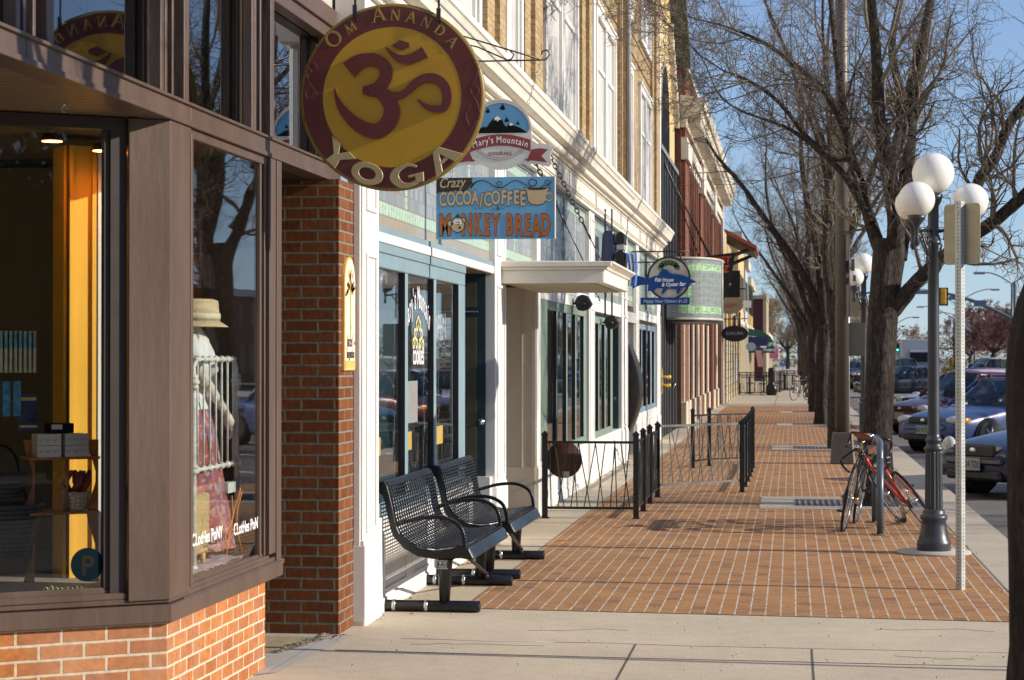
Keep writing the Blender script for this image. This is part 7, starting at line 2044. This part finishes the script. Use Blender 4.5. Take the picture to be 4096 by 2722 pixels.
# people in the steel blue car
def sitter(label, lx, ly, shirt, hair, sk):
    t = thing('person', label, 'person', (0, 0, 0), 'two people in the steel blue car')
    V = [(0, 0, .50), (0, 0, .72), (0, 0, .90), (0, 0, 1.0), (.01, 0, 1.08), (.03, 0, 1.17), (.02, .17, .93), (.12, .21, .76), (.30, .14, .80), (.38, .10, .84), (.02, -.17, .93), (.12, -.21, .76), (.30, -.14, .80), (.38, -.10, .84), (.18, .10, .50), (.42, .12, .52), (.18, -.10, .50), (.42, -.12, .52)]
    E = [(0, 1), (1, 2), (2, 3), (3, 4), (4, 5), (3, 6), (6, 7), (7, 8), (8, 9), (3, 10), (10, 11), (11, 12), (12, 13), (0, 14), (14, 15), (0, 16), (16, 17)]
    o = skinfig('body', V, E, [.13, .13, .14, .07, .055, .088, .06, .045, .038, .035, .06, .045, .038, .035, .085, .07, .085, .07], sk, t)
    m = MB(); vs = []; nn = 20
    for r, z in [(.15, .48), (.155, .7), (.17, .88), (.15, .965), (.075, 1.02)]:
        for j in range(nn): a_ = 2 * math.pi * j / nn; vs.append((r * .82 * math.cos(a_), r * 1.28 * math.sin(a_), z))
    m.add(vs, [(i * nn + j, i * nn + (j + 1) % nn, (i + 1) * nn + (j + 1) % nn, (i + 1) * nn + j) for i in range(4) for j in range(nn)], True)
    for s_ in (1, -1): m.tube([(.02, s_ * .17, .94), (.12, s_ * .215, .77), (.28, s_ * .15, .80)], [.075, .058, .048], 10)
    m.build('shirt', shirt, t, local=True)
    m = MB(); m.sphere((.005, 0, 1.205), .100, 18, 12, (1.02, .9, .95)); m.sphere((-.03, 0, 1.16), .092, 14, 10, (.8, 1, 1)); m.build('hair', hair, t, local=True)
    m = MB(); m.cbox((.118, 0, 1.155), (.03, .02, .03)); m.build('nose', sk, t, local=True, bevel=.008)
    m = MB()
    for s_ in (1, -1): m.sphere((.105, s_ * .033, 1.178), .009, 8, 6)
    m.box(.098, .108, -.02, .02, 1.115, 1.120); m.build('face_features', trimm, t, local=True)
    t.matrix_world = c1.matrix_world @ Matrix.Translation((lx, ly, .12))
    return t
skn = M('skin', (.50, .27, .18), .5, var=.06, obj=True)
sitter('driver in a pale blue shirt with dark hair inside the steel blue car', .05, .38, M('pale_blue_shirt', (.30, .45, .60), .8, obj=True), M('dark_hair', (.02, .014, .01), .6, obj=True), skn)
sitter('passenger in a black top inside the steel blue car', .05, -.38, M('black_top', (.012, .012, .014), .8, obj=True), M('brown_hair', (.06, .035, .02), .6, obj=True), skn)
# ================================================================ TREES
rt_ = random.Random(42)
MINR = [None]
def rvec(r=rt_): return Vector((r.gauss(0, 1), r.gauss(0, 1), r.gauss(0, 1))).normalized()
def branch(mb, start, d, length, r0, level, rnd, spread=1., minr=.0026, up=.10, out=None, dens=1.):
    """crooked branch with side shoots; returns nothing, adds tubes"""
    if MINR[0]: minr = MINR[0]
    nseg = {1: 9, 2: 7, 3: 5, 4: 4}[level]; step = length / nseg
    wob = {1: .22, 2: .30, 3: .36, 4: .42}[level]
    pts = [start.copy()]; dirs = []; p = start.copy(); d = d.normalized()
    for i in range(nseg):
        d = (d + rvec(rnd) * wob + Vector((0, 0, up * (1 if level < 4 else .2)))).normalized()
        p = p + d * step * rnd.uniform(.8, 1.2); pts.append(p.copy()); dirs.append(d.copy())
    rend = max(minr, r0 * .35); rad = [r0 + (rend - r0) * i / nseg for i in range(nseg + 1)]
    tgt = mb[0] if level == 1 else mb[1]
    tgt.tube(pts, rad, {1: 7, 2: 5, 3: 3, 4: 3}[level], cap=False)
    if level >= 4: return
    nch = {1: 10, 2: 9, 3: 7}[level]; nch = max(2, int(nch * dens + .5))
    for k in range(nch):
        s = rnd.uniform(.22, 1.) if k else 1.; i = min(nseg - 1, int(s * nseg)); fr = s * nseg - i
        if s >= 1.: i, fr = nseg - 1, 1.
        q = pts[i].lerp(pts[i + 1], min(fr, 1)); dd = dirs[i]
        side = dd.cross(rvec(rnd)).normalized()
        nd = (dd * rnd.uniform(.35, .8) + side * spread * rnd.uniform(.6, 1.1)).normalized()
        ln = length * rnd.uniform(.38, .62) * (1.15 - .4 * s)
        branch(mb, q, nd, ln, max(minr, rad[i] * rnd.uniform(.42, .62)), level + 1, rnd, spread, minr, up, dens=dens)
def rough_tube(mb, ctrl, radii, n=20, amp=.10, sc=9.):
    pts = curve_pts(ctrl, 7); Rr = []
    for i in range(len(ctrl) - 1):
        for k in range(7): Rr.append(radii[i] + (radii[i + 1] - radii[i]) * k / 7)
    Rr.append(radii[-1]); o = len(mb.v); mb.tube(pts, Rr, n, cap=False)
    for i, c in enumerate(pts):
        for j in range(n):
            q = o + i * n + j; v = Vector(mb.v[q]); dv = v - c
            f = 1 + amp * noise.noise(Vector((v.x * sc, v.y * sc, v.z * 1.3))) * 2 + amp * .5 * noise.noise(Vector((v.x * 30, v.y * 30, v.z * 3)))
            mb.v[q] = tuple(c + dv * f)
    return pts, Rr
def limb(mb, ctrl, radii, rnd, n2=9, size=1., dens=1., start=.2):
    pts, Rr = rough_tube(mb[0], ctrl, radii, 12, .08)
    total = len(pts)
    for k in range(n2):
        i = int(rnd.uniform(start, .98) * (total - 2)); dd = (pts[i + 1] - pts[i]).normalized()
        side = dd.cross(rvec(rnd)).normalized(); nd = (dd * .6 + side * .9 + Vector((0, 0, .12))).normalized()
        branch(mb, pts[i], nd, size * rnd.uniform(.7, 1.35), max(.010, Rr[i] * rnd.uniform(.28, .45)), 2, rnd, dens=dens)
    branch(mb, pts[-1], (pts[-1] - pts[-2]).normalized(), size * 1.6, Rr[-1], 1, rnd, dens=dens)
def tree(label, base, ctrl_trunk, r_trunk, limbs, seed, n2=9, size=1., mat_=None, dens=1., amp=.07):
    rnd = random.Random(seed)
    t = thing('street_tree', label, 'tree', base, 'bare street trees along the kerb')
    mb = [MB(), MB()]
    rough_tube(mb[0], ctrl_trunk, r_trunk, 36, amp, 9)
    for ctrl, rad in limbs: limb(mb, [Vector(c) for c in ctrl], rad, rnd, n2, size, dens)
    mb[0].build('trunk', mat_ or bark, t); mb[1].build('crown', twig, t)
    return t
def PX(u, v, Y):   # surveyed positions on the photograph turned into plain street coordinates once, here
    s = Y / 8300.; return ((u - 3165) * s * 1.0, Y, 1.67 - (v - 1430) * s)
Y = 23.7
def q3(l, dy=0, sp=0): return [tuple(Vector(PX(u, v, Y + dy * i / max(1, len(l) - 1)))) for i, (u, v) in enumerate(l)]
trunkA = [(.97, Y, -.05), (.975, Y, .15), (.96, Y, .8), (.99, Y, 1.5), (1.03, Y, 2.2), (1.09, Y, 2.75), (1.11, Y, 3.0)]
radA = [.25, .20, .165, .165, .165, .175, .16]
limbsA = [
 (q3([(3560, 1180), (3510, 1000), (3470, 880), (3440, 760), (3390, 600), (3370, 440), (3340, 200), (3310, -100)], 1.2), [.11, .085, .07, .06, .055, .045, .035, .025]),
 (q3([(3560, 1060), (3575, 900), (3545, 700), (3510, 480), (3500, 260), (3480, 20), (3450, -250)], -.9), [.11, .095, .085, .075, .06, .05, .03]),
 (q3([(3575, 1040), (3610, 860), (3620, 640), (3640, 420), (3680, 200), (3720, -40), (3760, -300)], .6), [.12, .10, .085, .075, .06, .045, .03]),
 (q3([(3560, 1250), (3640, 1150), (3730, 1060), (3830, 980), (3915, 925), (4010, 850), (4096, 770), (4250, 620)], -1.2), [.09, .085, .08, .075, .07, .065, .06, .04]),
 (q3([(3860, 965), (3880, 850), (3895, 740), (3960, 640), (4010, 520), (4096, 400), (4200, 250)], -.5), [.07, .068, .065, .06, .055, .05, .035]),
 (q3([(3585, 960), (3560, 700), (3600, 450), (3560, 200), (3620, -80)], 1.6), [.08, .07, .055, .045, .03]),
 (q3([(3480, 900), (3380, 720), (3260, 600), (3150, 520), (3020, 470)], .8), [.05, .04, .03, .022, .014]),
 (q3([(3390, 560), (3300, 380), (3180, 270), (3060, 180), (2930, 120)], -.8), [.05, .04, .03, .02, .012]),
 (q3([(3400, 640), (3330, 640), (3230, 560), (3120, 420), (3000, 330), (2900, 290)], 0.), [.045, .035, .028, .022, .016, .01]),
]
tree('big forked bare tree trunk in the middle, just behind the bicycles', (.97, Y, 0), trunkA, radA, limbsA, 3, n2=11, size=.95)
def auto_limbs(x, y, zf, n, H, rnd, tilt=.45, r=.10):
    out = []
    for k in range(n):
        a = 2 * math.pi * (k + rnd.uniform(-.3, .3)) / n; tl = tilt * rnd.uniform(.6, 1.35); p = Vector((x, y, zf)); d = Vector((math.cos(a) * tl, math.sin(a) * tl, 1)).normalized()
        ctrl = [p.copy()]; rr = [r]
        for i in range(6):
            d = (d + rvec(rnd) * .20 + Vector((0, 0, .06))).normalized(); p = p + d * (H / 6); ctrl.append(p.copy()); rr.append(max(.018, r * (1 - .14 * (i + 1))))
        out.append((ctrl, rr))
    return out
rn = random.Random(8)
# near tree: dark trunk at the right edge of the frame
Yn = 7.5
kn = 7.5 / 9.75
tn = [(x * kn, Yn, 1.67 + (z - 1.67) * kn) for x, z in ((1.22, -.3), (1.205, .35), (1.20, .75), (1.185, 1.15), (1.175, 1.5), (1.19, 1.75), (1.255, 2.1), (1.34, 2.6), (1.40, 3.1), (1.44, 3.5))]
tree('dark near tree trunk cut off by the right edge of the picture', (.94, Yn, 0), tn, [r_ * kn for r_ in (.25, .195, .19, .19, .195, .195, .18, .17, .165, .15)],
     auto_limbs(1.108, Yn, 3.06, 4, 4.2, rn, .55, .11), 5, n2=6, size=1.1, mat_=bark_near, dens=.8, amp=.11)
specs = [(38.4, .82, 'slim dark bare tree trunk hidden close behind the tall grey pole', .135, 4),
         (52.5, .80, 'pale barked bare tree left of the tall grey pole', .19, 5),
         (64.3, .72, 'bare tree just left of the pale barked one', .165, 4),
         (75.0, .80, 'bare tree with the distant bicycle against it', .18, 4)]
for i, (y, x, lab, r, n) in enumerate(specs):
    rn = random.Random(60 + i)
    tr = [(x, y, -.05), (x - .01, y, .3), (x + rn.uniform(-.05, .05), y, 1.0), (x + rn.uniform(-.06, .06), y, 1.8), (x + rn.uniform(-.08, .08), y, 2.5)]
    tree(lab, (x, y, 0), tr, [r * 1.35, r * 1.08, r, r * .95, r * .95], auto_limbs(tr[-1][0], y, 2.45, n + 1, 6.2, rn, .27, r * .66), 70 + i, n2=11, size=1.15, dens=.85)
proto = [o for o in bpy.data.objects if o.get('category') == 'tree']
far_list = [(87, .8), (99, .75), (111, .8), (124, .8), (137, .9), (151, .8), (168, .9), (190, .8), (215, .8)]
labs = ['fifth tree trunk down the kerb row', 'sixth tree down the kerb row, thin and pale', 'seventh tree down the kerb row', 'eighth tree down the kerb row', 'ninth tree down the kerb row', 'tenth tree down the kerb row', 'eleventh tree down the kerb row', 'twelfth tree down the kerb row', 'last distinct tree of the kerb row']
def place(src, x, y, rz, sc, label, group):
    c = copy_tree(src); c.location = (x, y, 0); c.rotation_euler = (0, 0, rz); c.scale = (sc, sc, sc); relabel(c, label, group); return c
for i, (y, x) in enumerate(far_list):
    place(proto[3 + i % 3], x, y, i * 1.9, rn.uniform(.9, 1.08), labs[i], 'bare street trees along the kerb')
# trees across the road and behind the camera (they fill the shop window reflections)
opp_t = [(20.5, 22), (20.5, 37), (20, 55), (20.5, 72), (21, 92)]
for i, (x, y) in enumerate(opp_t):
    place(proto[2 + i % 4], x, y, i * 2.3, 1.15, ['first', 'second', 'third', 'fourth', 'fifth'][i] + ' bare tree across the street, right of the frame', 'bare trees across the street')
for i, (x, y) in enumerate(((8.9, -.9), (12, 3), (19, -4), (5.5, -12))):
    place(proto[2 + i % 4], x, y, i * 1.3 + .5, 1.2, ['bare tree behind the camera nearest the kerb', 'bare tree behind the camera in the road verge', 'bare tree behind the camera farthest right', 'bare tree farthest behind the camera'][i], 'bare trees behind the camera')
# reddish trees on the right, small parkway trees beyond
rn = random.Random(5)
redtw = M('reddish_twig', (.20, .09, .07), .8, var=.4, scale=1.)
def bushy(label, x, y, h, seed, mat_, grp, r=.16, n=6):
    MINR[0] = .014
    rnd = random.Random(seed); t = thing('parkway_tree', label, 'tree', (x, y, 0), grp)
    mb = [MB(), MB()]; rough_tube(mb[0], [(x, y, -.1), (x + .05, y, h * .2), (x, y, h * .33)], [r * 1.2, r, r * .9], 10, .08)
    for ctrl, rad in auto_limbs(x, y, h * .32, n, h * .42, rnd, 1.0, r * .5): limb(mb, ctrl, rad, rnd, 10, h * .19, .9)
    for m_ in mb:
        for i, v in enumerate(m_.v): pass
    mb[0].build('trunk', bark, t); mb[1].build('crown', mat_, t); MINR[0] = None; return t
bushes = [bushy('rounded reddish leafless tree right of the sign post', 15.6, 165, 6.2, 1, redtw, 'reddish trees beside the far road', .2, 7)]
for i, (x, y, s_) in enumerate(((19.0, 178, 1.05), (22.0, 190, 1.0), (17.2, 205, .9), (25, 200, 1.1))):
    c = place(bushes[0], x, y, i * 1.7, s_, ['reddish tree second from the left beside the far road', 'reddish tree third from the left beside the far road', 'smaller reddish tree standing behind the others', 'rightmost reddish tree beside the far road'][i], 'reddish trees beside the far road')
    for ch in children(c): pass
b0 = bushy('tawny tree at the far end of the street, left of the others', -4., 262, 9, 4, M('tawny_twig', (.30, .21, .11), .8, var=.4, scale=.5), 'tawny trees closing the street', .3, 7)
for i in range(13):
    x = -1 + i * 6.3 + rn.uniform(-2, 2); y = 255 + rn.uniform(-20, 60)
    place(b0, x, y, i * 1.1, rn.uniform(.6, .95), '%s tawny tree from the left closing the far end of the street' % ['second', 'third', 'fourth', 'fifth', 'sixth', 'seventh', 'eighth', 'ninth', 'tenth', 'eleventh', 'twelfth', 'thirteenth', 'fourteenth'][i], 'tawny trees closing the street')
w = MB(); rnd = random.Random(2); vs = []; fs = []
for k in range(26000):
    x = rnd.uniform(-60, 160); y = rnd.uniform(330, 420); h = 5.5 + 3.5 * noise.noise(Vector((x * .06, y * .02, 0))); z = rnd.uniform(-.3, max(1., h)); s_ = rnd.uniform(.25, .7)
    a = rvec(rnd) * s_; b_ = rvec(rnd) * s_ * .5; c = Vector((x, y, z)); o = len(vs); vs += [c - a, c + b_, c + a]; fs.append((o, o + 1, o + 2))
w.add(vs, fs)
o = w.build('distant_wood', M('distant_brush', (.20, .16, .10), .9, var=.4, scale=.1)); tag(o, 'hazy brown mass of bare trees along the horizon', 'wood'); o['kind'] = 'stuff'
# ================================================================ FAR ROAD FURNITURE
galv = M('street_grey_metal', (.15, .16, .17), .5, metal=.3); grn_ = M('dark_green_metal', (.02, .07, .06), .5); sigy = M('signal_yellow', (.70, .33, .02), .5); sigb = blackm
def mast_light(x, y, h, arm, label, mat_=galv, two=True):
    t = thing('road_light', label, 'street light', (x, y, 0), 'tall arm lights over the far road')
    m = MB(); m.tube([(x, y, -.1), (x, y, h)], [.13, .08], 8); m.build('pole', mat_, t)
    for s_ in ((-1, 1) if two else (-1,)):
        m = MB(); m.tube(curve_pts([(x, y, h - .05), (x + s_ * arm * .5, y, h + arm * .28), (x + s_ * arm * .8, y, h + arm * .38), (x + s_ * arm, y, h + arm * .40)], 4), .05, 6); m.build('arm', mat_, t)
        m = MB(); m.cbox((x + s_ * (arm + .35), y, h + arm * .38), (.85, .35, .18)); m.build('lamp_head', M('lamp_head_grey', (.22, .23, .24), .4), t, bevel=.05)
    return t
# (x, y, height, arm)
mast_light(PX(4021, 0, 150)[0], 150, PX(0, 1140, 150)[2], 1.9, 'tall grey double arm light at the right, nearest of the far road lights')
mast_light(PX(3805, 0, 205)[0], 205, PX(0, 1218, 205)[2], 3.4, 'double arm light behind the perforated post')
mast_light(PX(3570, 0, 260)[0], 260, PX(0, 1300, 260)[2], 2.2, 'single arm light just right of the big tree trunk', two=True)
mast_light(PX(3545, 0, 330)[0], 330, PX(0, 1345, 330)[2], 2.4, 'small far light low beside the big tree trunk')
mast_light(PX(3612, 0, 420)[0], 420, PX(0, 1388, 420)[2], 3.4, 'farthest double arm light between the green signals')
mast_light(PX(3798, 0, 240)[0], 240, PX(0, 1277, 240)[2], 3.4, 'dark green single arm light left of the perforated post', grn_, False)
mast_light(PX(3876, 0, 260)[0], 260, PX(0, 1305, 260)[2], 4.0, 'dark green light just right of the perforated post', grn_, False)
def signal(label, u, v, Y_, h, col_, lit=None, name='traffic_signal'):
    x, y, z = PX(u, v, Y_); s_ = h
    t = thing(name, label, 'traffic signal', (x, y, z), 'traffic signals over the far road')
    m = MB(); m.cbox((x, y, z), (s_ * .36, s_ * .22, s_)); m.build('housing', col_, t, bevel=s_ * .03)
    m = MB(); m.cbox((x, y + s_ * .12, z), (s_ * .62, .03, s_ * 1.15)); m.build('backplate', sigb, t)
    for k in (-1, 0, 1):
        zz = z - k * s_ * .30
        m = MB(); m.lathe([(s_ * .12, -.02), (s_ * .13, s_ * .0)], (x, y - s_ * .12, zz), 12, axis='Y')
        if lit and k == 1: m.build('green_lens', M('lit_green', (.1, .8, .5), .4, emit=((.05, .95, .55), 3.)), t)
        else: m.build('dark_lens', sigb if lit else sigy, t)
    return t
t = thing('signal_mast', 'curved signal mast arm reaching left across the road on the right', 'signal mast', (PX(4030, 0, 148)[0], 148, 0))
m = MB(); m.tube(curve_pts([PX(4032, 1285, 148), PX(3950, 1243, 148), PX(3860, 1205, 148), PX(3780, 1182, 148), PX(3700, 1172, 148), PX(3580, 1168, 148)], 4), [.13] * 9 + [.10] * 8 + [.07] * 4, 8); m.build('arm', galv, t)
x = PX(4032, 0, 148)[0]; m = MB(); m.tube([(x, 148, -.1), (x, 148, PX(0, 1140, 148)[2])], .12, 8); m.build('pole', galv, t)
m = MB()
for (u0, u1, v0, v1) in ((3642, 3700, 1168, 1182), (3777, 3826, 1190, 1205), (3874, 3920, 1207, 1231)):
    a, c = PX(u0, v0, 147.8), PX(u1, v1, 147.8); m.box(a[0], c[0], 147.75, 147.8, c[2], a[2])
m.build_each('name_plate', M('sign_back_grey', (.12, .15, .22), .5), t)
signal('yellow three light traffic signal on the mast arm, right of the globe lamp', 3757, 1192, 147.5, 1.1, sigy)
for i, (u, v, Y_) in enumerate(((3580, 1392, 300), (3655, 1391, 300), (3619, 1420, 330), (3679, 1420, 330))):
    signal(['first green traffic light, right beside the big tree trunk', 'second green traffic light from the tree, hung high', 'lower green traffic light between the first two', 'lower green traffic light nearest the lamp post'][i], u, v, Y_, 1.1, M('signal_brown', (.10, .05, .02), .6), True)
signal('green traffic light peeping out beside the near trunk on the right', 4024, 1400, 148, .9, sigy, True)
signal('yellow traffic signal side on, left of the perforated post', 3817, 1388, 230, 1.1, sigy)
signal('lower yellow traffic signal beside the white square sign', 3791, 1448, 200, .75, sigy)
t = thing('signal_beam', 'long dark green signal beam spanning the far road', 'signal mast', (PX(3700, 0, 300)[0], 300, 0))
m = MB(); m.tube([PX(3560, 1388, 300), PX(3830, 1398, 300)], .16, 6); m.build('arm', grn_, t)
x = PX(3806, 0, 300)[0]; m = MB(); m.tube([(x, 300, -.1), (x, 300, PX(0, 1290, 300)[2])], .20, 6); m.build('pole', grn_, t)
t = thing('square_road_sign', 'small white square sign with red marks left of the perforated post', 'road sign', (PX(3810, 0, 180)[0], 180, 1.7))
a = PX(3810, 1441, 180); m = MB(); m.cbox((a[0], a[1], a[2]), (.36, .04, .42)); m.build('plate', whp, t); m = MB(); m.tube([(a[0], 180.1, -.1), (a[0], 180.1, a[2])], .04, 5); m.build('post', galv, t)
for i, (u, v) in enumerate(((3762, 1480), (3786, 1478))):
    x, y, z = PX(u, v, 190)
    t = thing('warning_sign', ['left yellow warning sign beside the pickup', 'right yellow warning sign beside the pickup'][i], 'road sign', (x, y, 0), 'yellow warning signs in the distance')
    m = MB(); m.cbox((x, y, z), (.55, .03, .55), ry=R(45)); m.build('plate', M('warning_yellow', (.50, .32, .03), .6), t)
    m = MB(); m.tube([(x, y + .05, -.1), (x, y + .05, z)], .04, 5); m.build('post', galv, t)
for i, (u0, u1, vt, Y_, c, lab) in enumerate(((3590, 3640, 1395, 300, (.44, .38, .20), 'pale yellow gabled house far beyond the green signals'), (3615, 3632, 1465, 240, (.28, .33, .38), 'small grey garage front beside the pale yellow house'), (3720, 3760, 1450, 280, (.40, .42, .45), 'small white far building beside the lamp post'), (3880, 4000, 1490, 260, (.20, .15, .12), 'low brown fence like building under the reddish trees'))):
    a, c2 = PX(u0, vt, Y_), PX(u1, vt, Y_)
    t = thing('distant_house', lab, 'house', ((a[0] + c2[0]) / 2, Y_ + 4, 0), 'small far buildings')
    m = MB(); m.box(a[0], c2[0], Y_, Y_ + 8, -.2, a[2]); w_ = m.build('wall', M('far_wall_%s' % ['yellow', 'grey', 'pale', 'brown'][i], c, .8), t)
    m = MB(); mx_ = (a[0] + c2[0]) / 2; m.prism([(a[0] - .3, a[2]), (c2[0] + .3, a[2]), (mx_, a[2] + (c2[0] - a[0]) * .25)], lambda u, v, w: (u, w, v), Y_ - .2, Y_ + 8.2); m.build('roof', M('far_roof', (.16, .13, .11), .8), t)
    m = MB(); m.box(a[0] + .3, a[0] + .3 + (c2[0] - a[0]) * .3, Y_ - .03, Y_, .6, a[2] * .7); m.build('window', dglass, t)
# dense dark evergreens behind the camera (the canted pane mirrors them)
lf = M('evergreen_leaf', (.06, .065, .03), .8, var=.5, scale=2)
rnd = random.Random(12)
for i, (x, y, h, w_) in enumerate(((12.6, -4.0, 4.3, 5.0), (20, -18, 8, 6), (9, -18, 7.5, 5), (18.5, -10, 6.0, 6))):
    t = thing('evergreen_tree', ['dark bushy evergreen behind the camera, nearest the kerb', 'tall dark evergreen behind the camera', 'broad dark evergreen behind the camera on the left', 'dark evergreen farthest to the right behind the camera'][i], 'tree', (x, y, 0), 'evergreens behind the camera')
    m = MB(); m.tube([(x, y, -.3), (x, y, h * .7)], [.2, .08], 8); m.build('trunk', bark, t)
    vs = []; fs = []
    for k in range(8200):
        d = rvec(rnd) * rnd.uniform(.45, 1.) ** .5; c = Vector((x + d.x * w_ * .6, y + d.y * w_ * .6, h * .52 + d.z * h * .48)); c += Vector((1, 1, 1)) * noise.noise(c * .6) * .7
        a = rvec(rnd) * .22; b_ = rvec(rnd) * .16; o = len(vs); vs += [c - a, c + b_, c + a]; fs.append((o, o + 1, o + 2))
    m = MB(); m.add(vs, fs); m.build('crown', lf, t)
